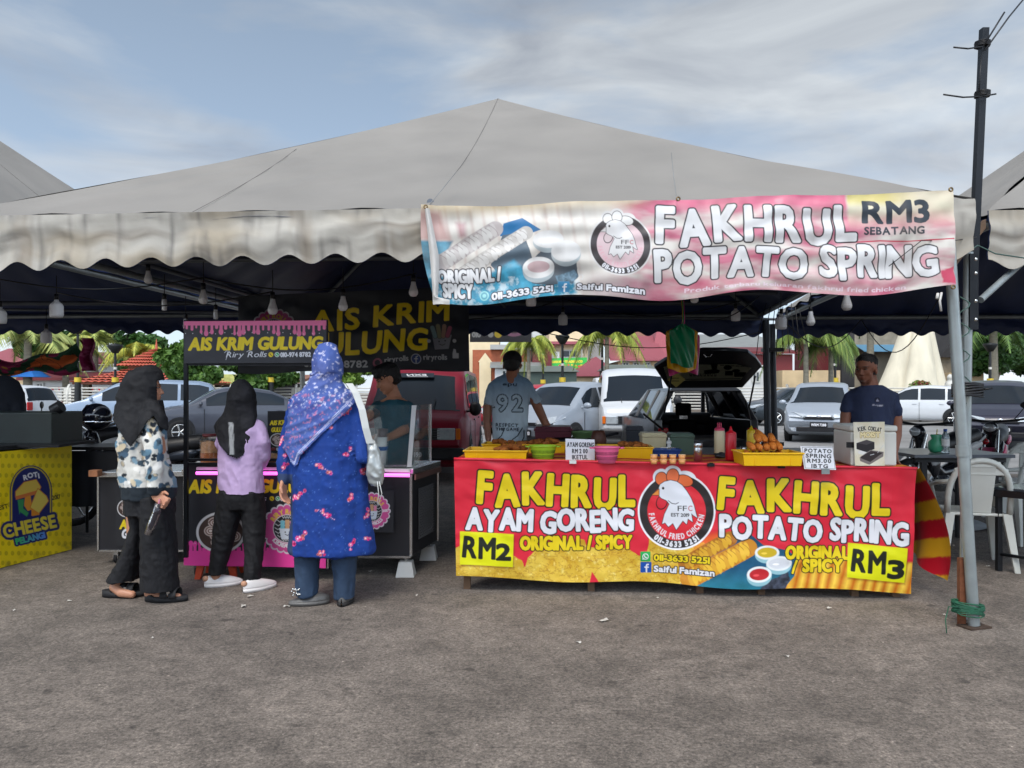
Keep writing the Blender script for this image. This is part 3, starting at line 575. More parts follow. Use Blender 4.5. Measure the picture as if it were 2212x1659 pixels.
def art_top(p):
    PK=C(206,110,138,.9); CR=C(224,218,208,.85)
    xx,yy=p.X,p.Y; m=np.clip((xx-1310)/60,0,1)
    p.noise(C(200,96,126,.85),.012,-.28,.38,1,3,(1,3),mask=m*.9); p.noise(C(208,70,112,.85),.010,.0,.5,.6,12,(1,3.5),mask=m)
    top=np.clip((462-yy-(xx-1500)*-.03)/28,0,1)*np.clip((xx-1400)/40,0,1)*np.clip((1835-xx)/10,0,1); p.C=p.C*(1-.85*top[:,None])+np.array(C(214,88,126,.9))*.85*top[:,None]
    # pale stripes of chips
    t=np.mod((xx-905+(yy-440)*-.16)/27.,1); st=np.clip(np.abs(t-.5)*2.4-.7,0,1)*np.clip((1300-xx)/80,0,1); p.C*=(1-.45*st[:,None]*np.array([.5,.85,.9])); 
    b=np.clip((468-yy+(xx-1100)*-.05)/26,0,1)*np.clip((1420-xx)/60,0,1); p.C=p.C*(1-b[:,None]*.7)+np.array(C(190,166,120,.85))*b[:,None]*.7
    b=np.clip((yy-585)/30,0,1)*np.clip((1440-xx)/60,0,1)*np.clip((xx-1250)/40,0,1); p.C=p.C*(1-b[:,None]*.6)+np.array(C(176,146,152,.85))*b[:,None]*.6*(.8+.5*st)[:,None]
    p.poly([(908,460),(950,458),(975,520),(940,525),(908,522)],C(196,146,140,.85),soft=14,al=.7); p.poly([(985,480),(1005,480),(1008,512),(992,512)],C(170,106,118,.85),soft=10,al=.6)
    blue=lambda x,y:np.array(C(64,148,176,.85))[None]*(1+.9*fbm(v2(x,y),.06,4,8))[:,None]
    p.poly([(908,524),(978,520),(960,560),(930,600),(912,610),(908,580)],blue,soft=5,al=.85)
    p.poly([(1088,480),(1128,468),(1168,496),(1140,505),(1100,510),(1080,508)],C(28,108,160,.85)); p.poly([(1085,505),(1130,500),(1150,560),(1200,600),(1100,620),(1060,570)],C(88,104,116,.85),rough=3,rs=.05)
    p.poly([(920,600),(1060,585),(1110,560),(1150,600),(1240,610),(1246,640),(1200,660),(930,664)],blue,soft=8)
    p.noise(C(214,224,226,.85),.09,.0,.35,.7,31,(1,1),mask=((yy>596)&(xx<1260)&(xx>935))*1.)
    p.poly([(1150,560),(1195,520),(1245,565),(1248,600),(1190,624),(1150,612)],C(92,102,110,.85),rough=3,rs=.06)
    p.poly([(1200,600),(1240,586),(1250,600),(1238,618),(1205,622)],lambda x,y:np.array(C(96,120,134))[None]*(1+1*fbm(v2(x,y),.14,3,6))[:,None],rough=2)
    roll(p,(958,565),(1070,492),34,C(214,210,204,.85),C(186,176,172,.85),C(132,118,116),13); roll(p,(1000,588),(1136,502),30,C(222,218,212,.85),C(196,190,182,.85),C(148,138,132),15)
    for (x,y,rx,ry) in ((1184,518,33,20),(1222,545,32,24),(1163,580,34,24)):
        p.ell(x,y+6,rx,ry+4,C(176,186,188,.85)); p.ell(x,y,rx,ry,C(226,224,220,.85)); 
    p.ell(1163,578,24,13,C(196,168,168,.85)); 
    # yellow corner and its red hem
    m=np.clip((xx-1828)/6,0,1)*np.clip((500-yy)/50,0,1); p.C=p.C*(1-.85*m[:,None])+np.array(C(224,216,186,.85))*.85*m[:,None]
    m=np.clip((xx-1828)/6,0,1)*np.clip((446-yy)/16,0,1)*np.clip((1990-xx)/80,0,1); p.C=p.C*(1-.7*m[:,None])+np.array(C(206,190,84,.85))*.7*m[:,None]
    p.stroke([(1812,523),(1900,518),(1960,520),(2058,517)],2.6,C(190,34,66,.9))
    p.poly([(2030,590),(2060,580),(2060,622),(2034,618)],C(200,50,88,.85),rough=3,soft=4)
    O=lambda g:((g,C(40,36,40)),)
    hen(p,1339,529,.80,C(222,220,218,.85),C(222,220,216,.85),C(214,210,206,.85),C(210,190,190,.85),C(216,190,192,.85),C(58,52,52),C(40,36,36),tc=C(206,160,168),rim=C(222,218,214,.85))
    W_=C(222,221,220,.88)
    p.text('FAKHRUL',1420,525,1843,517,76,W_,bold=4.4,outs=O(3.0),h1=72,jit=.07,gap=.26,stag=STG)
    p.text('POTATO SPRING',1415,604,2022,590,61,W_,bold=3.8,outs=O(2.8),h1=62,jit=.07,gap=.18,space=.42,stag=STG,seed=6)
    p.text('RM3',1863,479,2006,478,46,C(42,50,58),bold=2.7,jit=.05,gap=.18); p.text('SEBATANG',1864,505,1996,504,15.5,C(42,50,58),bold=.9,gap=.2)
    p.text('Produk terbaru keluaran fakhrul fried chicken',1479,626,1958,622,8,C(236,214,222,.9),bold=.35)
    p.text('ORIGINAL /',948,611,1082,601,26,W_,bold=2,outs=O(2.2),gap=.24,space=.3); p.text('SPICY',958,638,1020,636,26,W_,bold=2,outs=O(2.2),gap=.24)
    p.ell(1046,632,10,10,C(150,210,208,.85)); p.ell(1046,632,7.5,7.5,C(96,160,176,.85)); p.ell(1046,632,4,4,C(150,210,208,.85))
    p.text('011-3633 5251',1063,641,1194,635,13,WHT,bold=1,outs=O(2.)); fb(p,1207,615,1229,637,C(70,140,180,.85)); p.text('Saiful Famizan',1247,631,1392,630,12.5,WHT,bold=1,outs=O(2.))
    # grime
    p.noise(C(120,104,92),.02,.12,.6,.35,41,(1,.4))
PINK=C(232,116,160,.9); HPINK=C(238,66,158,.9); BAN=C(38,38,42)
def drips(p,x0,x1,ytop,ymean,amp,col,up=False,seed=2):
    rg=random.Random(seed); x=x0; s=-1 if up else 1
    p.rect(min(x0,x1),min(ytop,ymean),max(x0,x1),max(ytop,ymean),col)
    while x<x1:
        w_=rg.uniform(3.5,7); h=rg.choice((.25,.35,.5,.8,1))*amp; p.stroke([(x,ymean-2*s),(x,ymean+h*s)],w_,col)
        if h>.7*amp: p.ell(x,ymean+h*s,w_*.75,w_*1.0,col)
        x+=rg.uniform(8,12.5)
    for k in range(int((x1-x0)/16)): p.ell(x0+8+k*16+rg.uniform(-3,3),ymean+s*(amp*rg.uniform(.9,1.1)),.9,.9,C(210,210,210))
def roundlogo(p,cx,cy,r,dim=1.,low=True):
    d=lambda c:tuple(x*dim for x in c)
    for k in range(20): a=2*PI*k/20; p.ell(cx+math.cos(a)*r*.92,cy+math.sin(a)*r*.92,r*.16,r*.16,d(C(222,216,222,.85)))
    for k in range(20): a=2*PI*k/20; p.ell(cx+math.cos(a)*r*.86,cy+math.sin(a)*r*.86,r*.15,r*.15,d(C(214,84,150,.85)))
    p.ell(cx,cy,r*.86,r*.86,d(C(214,84,150,.85))); p.ell(cx,cy,r*.60,r*.60,d(C(226,226,226,.8))); p.ell(cx,cy,r*.57,r*.57,d(C(30,30,34)))
    for k in range(-3,4):
        y=cy+k*r*.16
        if abs(k)*.16<.5:
            wd=math.sqrt(max(0,.52**2-(k*.16)**2))*r; n=8; p.stroke([(cx-wd+2*wd*i/n,y+(r*.04 if i%2 else -r*.04)) for i in range(n+1)],r*.035,d(C(190,190,190,.8)))
    p.poly([(cx-r*.30,cy+r*.02),(cx+r*.30,cy+r*.02),(cx+r*.22,cy+r*.42),(cx-r*.22,cy+r*.42)],d(C(214,222,232,.85)),grow=r*.03)
    p.rect(cx-r*.28,cy-r*.34,cx-r*.10,cy,d(C(120,190,206,.85))); p.rect(cx-r*.08,cy-r*.38,cx+r*.10,cy,d(C(206,160,120,.85))); p.rect(cx+r*.12,cy-r*.3,cx+r*.28,cy,d(C(228,140,170,.85)))
    p.ell(cx-r*.08,cy+r*.15,r*.03,r*.03,d(BLK)); p.ell(cx+r*.1,cy+r*.15,r*.03,r*.03,d(BLK)); p.stroke([(cx-r*.08,cy+r*.24),(cx+.01*r,cy+r*.29),(cx+r*.1,cy+r*.24)],r*.03,d(BLK))
    p.arc('RIRY ROLLS',cx,cy,r*.72,-62,62,r*.2,d(C(230,196,60,.9)),bold=r*.012,wk=.9)
    if low: p.arc('ICECREAM ROLLS',cx,cy,r*.72,232,128,r*.17,d(C(230,226,228,.9)),bold=r*.012,low=True,wk=.8)
def phones(p,x,y,r,c=YEL): 
    p.ell(x,y,r,r,c); p.stroke([(x-r*.35,y-r*.35),(x-r*.1,y+r*.15),(x+r*.4,y+r*.35)],r*.3,BAN); p.ell(x+2.6*r,y,r,r,WHT); p.ell(x+2.6*r,y,r*.8,r*.8,GRN); p.stroke([(x+2.3*r,y-r*.3),(x+2.5*r,y+r*.1),(x+2.9*r,y+r*.3)],r*.25,WHT)
def art_sign(p):
    p.noise(C(70,70,74),.02,0,.5,.5,3); drips(p,395,707,688,703,17,PINK)
    p.text('AIS KRIM GULUNG',408,756,694,753,25,YEL,bold=1.9,shear=.14,gap=.16,space=.45,jit=.02)
    p.text('Riry Rolls',488,772,575,771,11.5,WHT,bold=-.05,shear=.3,gap=.12,space=.5); p.stroke([(485,762),(489,758),(496,759),(491,768),(488,777)],.9,WHT); p.stroke([(533,760),(538,757),(545,760)],.9,WHT)
    phones(p,585,766,5.2); p.text('010-974 8782',606,771,671,770,9.2,WHT,bold=.55,gap=.14)
def plate(p,cx,cy,rx,ry):
    p.ell(cx,cy,rx,ry,C(224,222,222,.85)); p.ell(cx,cy,rx*.9,ry*.88,C(70,52,46)); rg=random.Random(5)
    for k in range(9):
        a=k*2.4; rr=.6*math.sqrt((k+.4)/9); x=cx+math.cos(a)*rx*rr;y=cy+math.sin(a)*ry*rr; r=rx*.27
        for q,c in ((1,C(206,188,180,.85)),(.8,C(112,80,68)),(.62,C(222,206,198,.85)),(.42,C(120,84,70)),(.26,C(226,214,206,.85))): p.ell(x,y,r*q,r*q*.8,c)
        if k%2: p.stroke([(x-r,y),(x,y-r*.6),(x+r,y+.1*r)],1.5,C(74,46,38))
def art_poster(p):
    drips(p,395,708,1232,1190,16,HPINK,up=True,seed=8); drips(p,395,708,1232,1190,16,HPINK,up=True,seed=9)
    p.text('AIS KRIM GULUNG',407,1064,694,1063,26,YEL,bold=2.,shear=.14,gap=.16,space=.45,jit=.02)
    p.text('Riry Rolls',486,1083,574,1082,11,WHT,shear=.3,space=.5); phones(p,587,1077,5); p.text('010-974 8782',606,1082,676,1082,9.5,WHT,bold=.5)
    plate(p,477,1150,53,44); roundlogo(p,620,1142,51)
def art_back(p):
    k=.62; yel=C(246,212,34,1.)
    p.noise(C(50,54,62),.012,.0,.5,.5,3,(.5,1.5))
    roundlogo(p,592,716,47,.6)
    p.text('AIS KRIM',672,717,968,690,42,yel,bold=2.3,shear=.12,gap=.2,space=.5,jit=.03); p.text('GULUNG',650,768,921,756,45,yel,bold=2.4,shear=.1,gap=.2,jit=.03)
    g_=C(190,190,192,.9)
    p.text('010-974 8782',655,794,795,791,14,g_,bold=.7); p.ell(816,783,10,10,C(150,80,100)); p.ell(816,783,6,6,C(40,36,44)); p.text('riryrolls',832,784,883,781,11,g_,bold=.3)
    p.ell(899.5,777,11,11,g_); p.ell(899.5,777,9.6,9.6,C(40,58,110)); p.stroke([(903,771),(899.5,773),(899.5,785)],2,g_); p.stroke([(896,777),(903,777)],1.8,g_); p.text('riryrolls',916,778,966,775,11,g_,bold=.3)
    p.poly([(935,726),(975,723),(969,751),(941,754)],C(140,140,146,.8),grow=1); 
    for a,b,c_ in (((940,726),(934,708),C(110,134,134)),((950,726),(946,704),C(126,120,90)),((958,725),(960,704),C(150,118,100)),((967,724),(972,708),C(160,84,104))): p.stroke([a,b],9,c_,outs=((1,C(60,60,64)),))
    p.ell(949,737,1.6,1.6,BLK); p.ell(962,735,1.6,1.6,BLK); p.stroke([(950,743),(956,745),(962,742)],1.2,BLK); p.ell(927,737,4,4,g_); p.ell(982,735,4,4,g_)
    p.rect(979,762,990,771,g_,grow=1); p.poly([(979,762),(985,762),(984,754),(981,753)],g_,grow=1)
def art_cheese(p):
    NV=C(24,32,96); p.noise(C(206,178,6,.95),.05,.0,.5,.5,3)
    rg=random.Random(2)
    for i in range(-4,16):
        for j in range(12): 
            x=i*13.5+(j%2)*6; y=985+j*21; p.ell(x,y,3.6,5,C(186,160,8,.85),al=.7); p.ell(x,y,2,3.2,C(216,190,20,.85),al=.8)
    def arch(g,c): p.poly([(26-g,1145),(26-g,1062)]+[(67-(41+g)*math.cos(a),1062-7*math.cos(a*1)*0-(52+g)*math.sin(a)) for a in np.linspace(.1,PI-.1,14)]+[(108+g,1052),(108+g,1130)],c)
    arch(5,NV); arch(2.5,C(216,190,20,.85)); arch(0,NV)
    p.text('ROTI',52,1037,85,1031,10,WHT,bold=.7,stag=[0,.25,.2,-.15])
    p.poly([(34,1062),(52,1042),(78,1036),(88,1052),(84,1060),(34,1074)],C(222,190,80,.9),outs=((1.4,C(196,104,40,.9)),)); p.poly([(34,1072),(84,1058),(84,1066),(34,1080)],C(214,120,60,.9)); p.poly([(38,1080),(52,1078),(50,1098),(62,1108),(58,1116),(44,1106),(42,1112)],C(60,150,90,.9)); p.poly([(54,1074),(66,1070),(70,1100),(60,1104),(52,1092)],C(226,150,50,.9))
    p.poly([(66,1096),(82,1056),(100,1072),(104,1082),(84,1108)],C(224,200,90,.9),outs=((1.6,C(200,116,40,.9)),)); p.poly([(68,1098),(86,1110),(80,1120),(68,1114)],C(224,140,40,.9))
    p.text('CHEESE',11,1162,122,1138,27,C(226,206,60,.9),bold=1.5,outs=((5.5,NV),),gap=.2,h1=26); p.text('PELANGI',36,1176,98,1161,12,C(150,200,206,.9),bold=.8,outs=((4,NV),)); p.text('PELANGI',36,1176,98,1161,12,lambda x,y:np.array(C(60,190,110,.9))*(1-np.clip((x-40)/55,0,1))[:,None]+np.array(C(90,140,230,.9))*np.clip((x-40)/55,0,1)[:,None],bold=.8)
    p.text('EST',-2,1102,18,1097,9,C(60,50,20),bold=.5); p.text('2017',113,1080,131,1077,9,C(60,50,20),bold=.5)
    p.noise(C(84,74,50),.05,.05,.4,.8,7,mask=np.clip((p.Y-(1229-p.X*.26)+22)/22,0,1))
# ---------------- potato spring stall ----------------
cL=np.array((-.372,5.15)); cR=np.array((2.588,4.93)); e1=(cR-cL)/np.linalg.norm(cR-cL); en=np.array((-e1[1],e1[0])); zL,zR=.890,.848
def K(u,v,z=0.):      # counter coordinates: metres along the front, metres back, height above the top
    q=cL+e1*u+en*v; return Vector((q[0],q[1],zL+(zR-zL)*u/2.96+z))
ST=T('stall_table','long market counter with striped cloth top behind the red chicken banner','table',(1.1,5.4,0))
def cloth_fn(p):
    a=np.mod((p.Y+4*vn(v2(p.X,p.Y),.02,3))/7.5,1); m=(np.clip(.5-(np.abs(a-.5)-.22)/.08,0,1))[:,None]; p.C=p.C*(1-m)+np.array(C(236,150,40,.85))*m
sheet('tablecloth',K(-.0,.78),K(2.97,.78),K(2.97,.0),K(-.0,.0),160,60,cloth_fn,CLOTHP,ST,base=C(196,44,40,.9),disp=lambda u,v,n:np.stack([u*0,u*0,.004*vn(v2(u*30,v*8),1,3)+.003],1))
m=MB(); 
def slab(u0,u1,v0,v1,z0,z1): return m.hexa([K(u0,v0,z0),K(u1,v0,z0),K(u1,v1,z0),K(u0,v1,z0)],[K(u0,v0,z1),K(u1,v0,z1),K(u1,v1,z1),K(u0,v1,z1)])
slab(.01,2.95,.01,.77,-.04,-.006); m.build('table_top',WOOD,ST,W=True)
for u in (.06,.9,1.62,2.02,2.62,2.88):
    for v in (.10,.68):
        m=MB(); a=K(u,v); m.box((a.x,a.y,(a.z-.04)/2),(.045,.045,a.z-.04),rz=-.07); m.build('leg',WOOD,ST,W=True)
# side cloth hanging at the right end, red and yellow stripes
def side(u,v):
    d=.78*u; sp=.03+.19*math.sin(v*2.05)*(1-.5*u)+.03*math.sin(u*14)*v; a=K(2.965,d); k=e1*sp; return Vector((a.x+k[0],a.y+k[1],a.z-.72*v*(1-.18*u)-.02*math.sin(u*9)*v))
m=MB(); 
v_=[];nn=60
for j in range(nn):
    for i in range(40): v_.append(side(i/39,j/(nn-1)))
me=bpy.data.meshes.new('side_drape'); me.from_pydata(v_,[],[(j*40+i,j*40+i+1,(j+1)*40+i+1,(j+1)*40+i) for j in range(nn-1) for i in range(39)]); me.polygons.foreach_set('use_smooth',[True]*len(me.polygons))
cc=np.array(v_); a=np.mod((cc[:,2]+.25*(cc[:,1]-5))/.245+.15,1); mm=np.clip(.5-(np.abs(a-.5)-.25)/.02,0,1)[:,None]; setcol(me,np.array(C(206,24,44,.9))*(1-mm)+np.array(C(240,176,36,.9))*mm)
fin(me,'side_drape',VINYL,ST,W=True)
def bdisp(u,v,n):   # hanging vinyl: sags between the clips and ripples
    x=u*2.96; y=.012*np.sin(u*9+v*2)+.005*np.sin(u*60+v*14*np.sin(u*7))*np.exp(-v*2.2)+.008*np.sin(u*23+v*7)*v+.007*vn(v2(x,v*.8),3.3,4)+.004*vn(v2(x+v,v*2-x),7,6)
    cl=np.array([.27,.56,.72,.95]); dd=np.min(np.abs(u[:,None]-cl[None]),1); y=y+.016*np.exp(-v*7)*np.cos(dd*26)+.006*np.exp(-v*2)*np.sin(dd*170*(.4+v))*np.exp(-dd*8)
    z=-.006*np.sin(np.clip(dd*9,0,PI))*np.exp(-v*9)+v**3*.012*np.sin(u*16+1)
    return np.array([e1[1],-e1[0],0])[None]*y[:,None]+np.stack([u*0,u*0,z],1)
bTL=P(981,992,5.135); bTR=P(1979,1013,4.905); bBR=P(1971,1281,4.93); bBL=P(986,1246,5.16)
bn=sheet('printed_banner',bTL,bTR,bBR,bBL,1000,270,art_front,VINYL,None,disp=bdisp,base=RED,label='red and yellow vinyl banner with FAKHRUL lettering hanging down the counter front',cat='banner')
m=MB(); sl_=[bTL+(bTR-bTL)*k/40 for k in range(41)]; m.tube([q+Vector((0,-.01,.004)) for q in sl_],.009,8); m.build('hem',M('red_hem',RED,.45),bn,W=True)
for u,c in ((.265,WHITEP),(.565,BLKM),(.715,BLKM)):
    a=bTL+(bTR-bTL)*u; m=MB(); m.box(a+Vector((0,-.022,.0)),(.046,.02,.022)); m.cyl(a+Vector((-.012,-.03,.012)),a+Vector((.012,-.03,.012)),.004,n=6); m.build('clip',c,bn,W=True,bevel=.002)
# banner over the awning
def tdisp(u,v,n):
    y=.03*np.sin(u*PI)*np.sin(v*PI)+.005*(vn(v2(u*8,v*2),1,12)+.3)*np.sin(v*26+u*15+7*vn(v2(u*7,v*1.5),1,9))+.016*np.sin(u*31+v*2.2)*(.3+.7*v)+.012*vn(v2(u*14,v*5),1,3)+.006*vn(v2(u*60,v*8),1,5)+.007*np.sin(v*26+u*5+np.sin(u*11))*(.3+vn(v2(u*6,v*2),1,8))
    e=np.clip(1-u/.03,0,1); y=y+.05*e*np.sin(v*3+1); z=-.024*np.sin(u*17)*v**3+(-.018)*np.sin(u*2*PI*1.5)**2*(1-v)*.6
    return np.stack([u*0+.02*e*v-.03*e*np.sin(v*PI),-y,z],1)
tTL=P(912,446,4.40); tTR=P(2063,409,4.18); tBR=P(2059,625,4.2); tBL=P(932,652,4.42)
tb=sheet('printed_banner',tTL,tTR,tBR,tBL,1150,225,art_top,VINYL,None,disp=tdisp,base=C(224,218,208,.85),label='faded pink and cream price banner tied across the marquee front, reading POTATO SPRING',cat='banner')
m=MB()
for a in (P(921,450,4.37),P(1462,433,4.26),P(2046,413,4.15),P(2051,622,4.16)):
    m2=MB(); m2.lathe([(.006,-.003),(.013,-.003),(.013,.003),(.006,.003),(.006,-.003)],c=a+Vector((0,-.035,0)),n=14,mat=Matrix.Rotation(R(90),3,'X')); m2.build('eyelet',M('brass',C(120,100,70),.4,.8),tb,W=True)
m=MB(); m.tube([P(921,450,4.36),P(950,415,4.5),P(985,372,4.85)],.0025,5); m.build('tie_string',M('string',C(150,150,148,.8),.8),tb,W=True)
m=MB(); m.tube([P(1462,433,4.24),P(1455,380,4.6),P(1450,330,5.)],.0025,5); m.build('tie_string',M('string'),tb,W=True)
# folded loose strip of the banner at its left end
m=MB()
def strip(u,v):
    x=918+9*math.sin(v*2.2)+u*(20-10*abs(v-.5)*2)+10*v*v+(u*26 if v>.93 else 0); y=452+206*v; q=P(x,y,4.34); q.y-=.03*math.sin(u*PI)+.0; return q
m.grid(strip,8,40); m.build('folded_edge',M('banner_back',C(216,212,206,.8),.6,0,.15,10),tb,W=True)
m=MB(); m.tube([P(2034,632,4.15),P(2030,650,4.14),P(2033,672,4.15)],.006,6); m.tube([P(2026,634,4.15),P(2024,645,4.14)],.008,6); m.build('torn_rag',M('banner_back'),tb,W=True)
m=MB(); m.tube([P(1920,575,4.1)+Vector((0,0,0)),P(1990,520,4.15),P(2060,520,4.3),P(2110,512,4.42)],.0025,5); m.build('thin_wire',BLKP,t,W=True)
# ---------------- ice cream stall ----------------
ct=T('ice_cream_cart','black ice cream roll cart with glass case, poster and pink strip light','food cart',(-1.4,5.8,0))
fl=P(400,1012,5.52); fr=P(888,1014,5.56); br=P(946,990,6.16); bl=Vector((fl.x+.1,6.14,0))
CB=M('black_laminate',C(38,38,42),.35,0,.25,3)
def slabq(m,z0,z1,g=0.):
    c=[(fl.x-g,fl.y-g),(fr.x+g,fr.y-g),(br.x+g,br.y+g),(bl.x-g,bl.y+g)]; return m.hexa([Vector((x,y,z0)) for x,y in c],[Vector((x,y,z1)) for x,y in c])
slabq(MB(),.15,.74).build('body',CB,ct,W=True,bevel=.006); slabq(MB(),.743,.785,.02).build('worktop',STEEL,ct,W=True,bevel=.004)
m=MB(); 
for q in (fl,fr): m.box((q.x,q.y-.006,.445),(.018,.012,.59))
m.box((br.x,br.y-.01,.445),(.015,.02,.59)); m.box(((fl.x+fr.x)/2,fl.y-.004+.02,.15),((fr.x-fl.x),.014,.016)); m.build('trim',STEEL,ct,W=True)
m=MB(); d=(Vector((br.x,br.y,0))-Vector((fr.x,fr.y,0))); 
for i in range(13):
    for (a0,a1,z0,z1) in ((.22+.045*i*.95,.22+.045*i*.95,.25,.62),): q=Vector((fr.x,fr.y,0))+d*a0; m.cyl((q.x+.012,q.y,z0),(q.x+.012,q.y,z1),.0035,n=5)
for i in range(20):
    z=.25+.37*i/19; a=Vector((fr.x+.012,fr.y,z))+d*.22; b=Vector((fr.x+.012,fr.y,z))+d*.78; m.cyl(a,b,.0035,n=5)
m.build('vent_mesh',M('vent_wire',C(120,120,122),.5,.5),ct,W=True)
m=MB(); q0=Vector((fr.x+.02,fr.y,.70))+d*.02;q1=Vector((fr.x+.02,fr.y,.70))+d*.98; m.hexa([q0,q0+Vector((.012,0,0)),q1+Vector((.012,0,0)),q1],[k+Vector((0,0,.04)) for k in (q0,q0+Vector((.012,0,0)),q1+Vector((.012,0,0)),q1)]); m.build('side_trim',M('copper_trim',C(150,110,100),.35,.6),ct,W=True)
LED=M('pink_led',C(255,160,240),.4,0,0,emit=C(255,90,225),es=1.3)
for x0,x1,y in ((424,690,1022),(826,885,1026)):
    m=MB(); a=P(x0,y,5.38);b=P(x1,y+1,5.40); m.cyl(a,b,.012,n=10); m.build('strip_light',LED,ct,W=True)
    m=MB(); a=P(x0,y-7,5.40);b=P(x1,y-6,5.42); m.hexa([a,b,b+Vector((0,.05,0)),a+Vector((0,.05,0))],[k+Vector((0,0,.02)) for k in (a,b,b+Vector((0,.05,0)),a+Vector((0,.05,0)))]); m.build('light_rail',WHITEP,ct,W=True)
pa=5.43
po=sheet('printed_poster',P(397,1004,pa),P(705,1006,pa),P(704,1227,pa+.02),P(397,1221,pa+.02),420,290,art_poster,PRINT,ct,base=BAN,disp=lambda u,v,n:np.stack([u*0,-.006*np.sin(u*8)*v-.004*vn(v2(u*9,v*6),1,2),u*0],1))
m=MB(); m.box(P(708,1115,5.47),(.014,.014,.74)); m.build('poster_frame',STEEL,ct,W=True)
sheet('round_sticker',P(764,1060,5.5),P(850,1060,5.5),P(850,1150,5.5),P(764,1150,5.5),130,130,lambda p:(roundlogo(p,803,1104,38),p.text('2017',826,1106,840,1105,5,WHT,bold=.3)),PRINT,ct,base=C(38,38,42),aa=.7)
# sign on two posts
for x,y0 in ((400,1205),(703,1010)):
    m=MB(); a=P(x,y0,5.36); b=P(x,690,5.36); m.box(((a.x+b.x)/2,5.375,(a.z+b.z)/2),(.026,.026,b.z-a.z)); m.build('sign_post',BLKM,ct,W=True)
m=MB(); a=P(551,784,5.36); 
for yy in (787,1118-125,1002): m.box(P(551,yy,5.38),(.97,.02,.018))
m.build('rail',BLKM,ct,W=True)
sg=MB(); a=P(397,694,5.352);b=P(705,692,5.352);c_=P(705,784,5.352);d_=P(398,785,5.352)
sg.hexa([d_+Vector((0,.002,0)),c_+Vector((0,.002,0)),c_+Vector((0,.014,0)),d_+Vector((0,.014,0))],[a+Vector((0,.002,0)),b+Vector((0,.002,0)),b+Vector((0,.014,0)),a+Vector((0,.014,0))]); sgo=sg.build('sign_board',BLKM,ct,W=True)
sheet('sign_face',a,b,c_,d_,460,140,art_sign,PRINT,sgo,base=C(48,48,52),W=True)
# feet on white blocks and castors
for (px,py,Y) in ((877,1248,5.6),(926,1207,6.15)):
    q=P(px,py,Y); q.z=0; m=MB(); b=.068; tq=.047; m.hexa([q+Vector((x*b,y*b,0)) for x,y in ((-1,-1),(1,-1),(1,1),(-1,1))],[q+Vector((x*tq,y*tq,.11)) for x,y in ((-1,-1),(1,-1),(1,1),(-1,1))]); m.build('foot_block',WHITEP,ct,W=True,bevel=.005)
    m=MB(); m.cyl((q.x,q.y,.11),(q.x,q.y,.16),.012,n=8); m.build('castor_stem',STEEL,ct,W=True)
def castor(x,y,par,z=.15):
    m=MB(); m.cyl((x-.012,y,.04),(x+.012,y,.04),.04,n=16); w_=m.build('castor_wheel',RUBBER,par,W=True); m=MB(); m.hexa([Vector((x-.02,y-.03,.04)),Vector((x+.02,y-.03,.04)),Vector((x+.02,y+.03,.04)),Vector((x-.02,y+.03,.04))],[Vector((x-.02,y-.03,z)),Vector((x+.02,y-.03,z)),Vector((x+.02,y+.03,z)),Vector((x-.02,y+.03,z))]); m.build('castor_fork',STEEL,par,W=True)
castor(fl.x+.06,fl.y+.08,ct); castor(fl.x+.1,6.05,ct)
st_=T('plastic_stool','low orange plastic stool half hidden under the ice cream poster','stool',P(478,1240,5.6)*1)
st_.location.z=0; m=MB(); m.box((0,0,.155),(.26,.2,.02)); m.build('seat',M('orange_plastic',C(206,78,44,.85),.45,0,.1),st_)
for sx in (-1,1):
    for sy in (-1,1): m=MB(); m.hexa([Vector((sx*.13+k[0]*.02,sy*.1+k[1]*.012,0)) for k in ((-1,-1),(1,-1),(1,1),(-1,1))],[Vector((sx*.10+k[0]*.03,sy*.08+k[1]*.02,.15)) for k in ((-1,-1),(1,-1),(1,1),(-1,1))]); m.build('leg',M('orange_plastic'),st_)
# glass case on the cart
gc=T('glass_case','open glass display case standing on the right end of the ice cream cart','display case',P(840,1008,5.9))
def pane(q,nm='glass_pane'): m=MB(); q=[Vector(x) for x in q]; nr=(q[1]-q[0]).cross(q[3]-q[0]).normalized()*.005; m.hexa(q,[k+nr for k in q]) ; return m.build(nm,GLASS,gc,W=True)
zt=1.24; zb=.79
pane([(fr.x-.5,5.62,zb),(fr.x-.02,5.62,zb),(fr.x-.02,5.62,zt),(fr.x-.5,5.62,zt)]); pane([(fr.x,5.65,zb),(fr.x+.08,6.05,zb),(fr.x+.08,6.05,zt),(fr.x,5.65,zt)])
m=MB(); m.hexa([Vector((fr.x-.02+k[0]*.016,5.62+k[1]*.012,zb)) for k in ((-1,-1),(1,-1),(1,1),(-1,1))],[Vector((fr.x+.015+k[0]*.016,5.62+k[1]*.012,zt)) for k in ((-1,-1),(1,-1),(1,1),(-1,1))]); m.build('white_post',M('white_metal',C(220,220,218,.85),.4,.2,.1),gc,W=True)
m=MB(); m.box((fr.x+.085,6.06,(zb+zt)/2),(.02,.02,zt-zb)); m.build('rear_post',STEEL,gc,W=True)
m=MB(); m.box((fr.x-.25,5.8,.795),(.5,.34,.014)); m.build('tray',STEEL,gc,W=True)
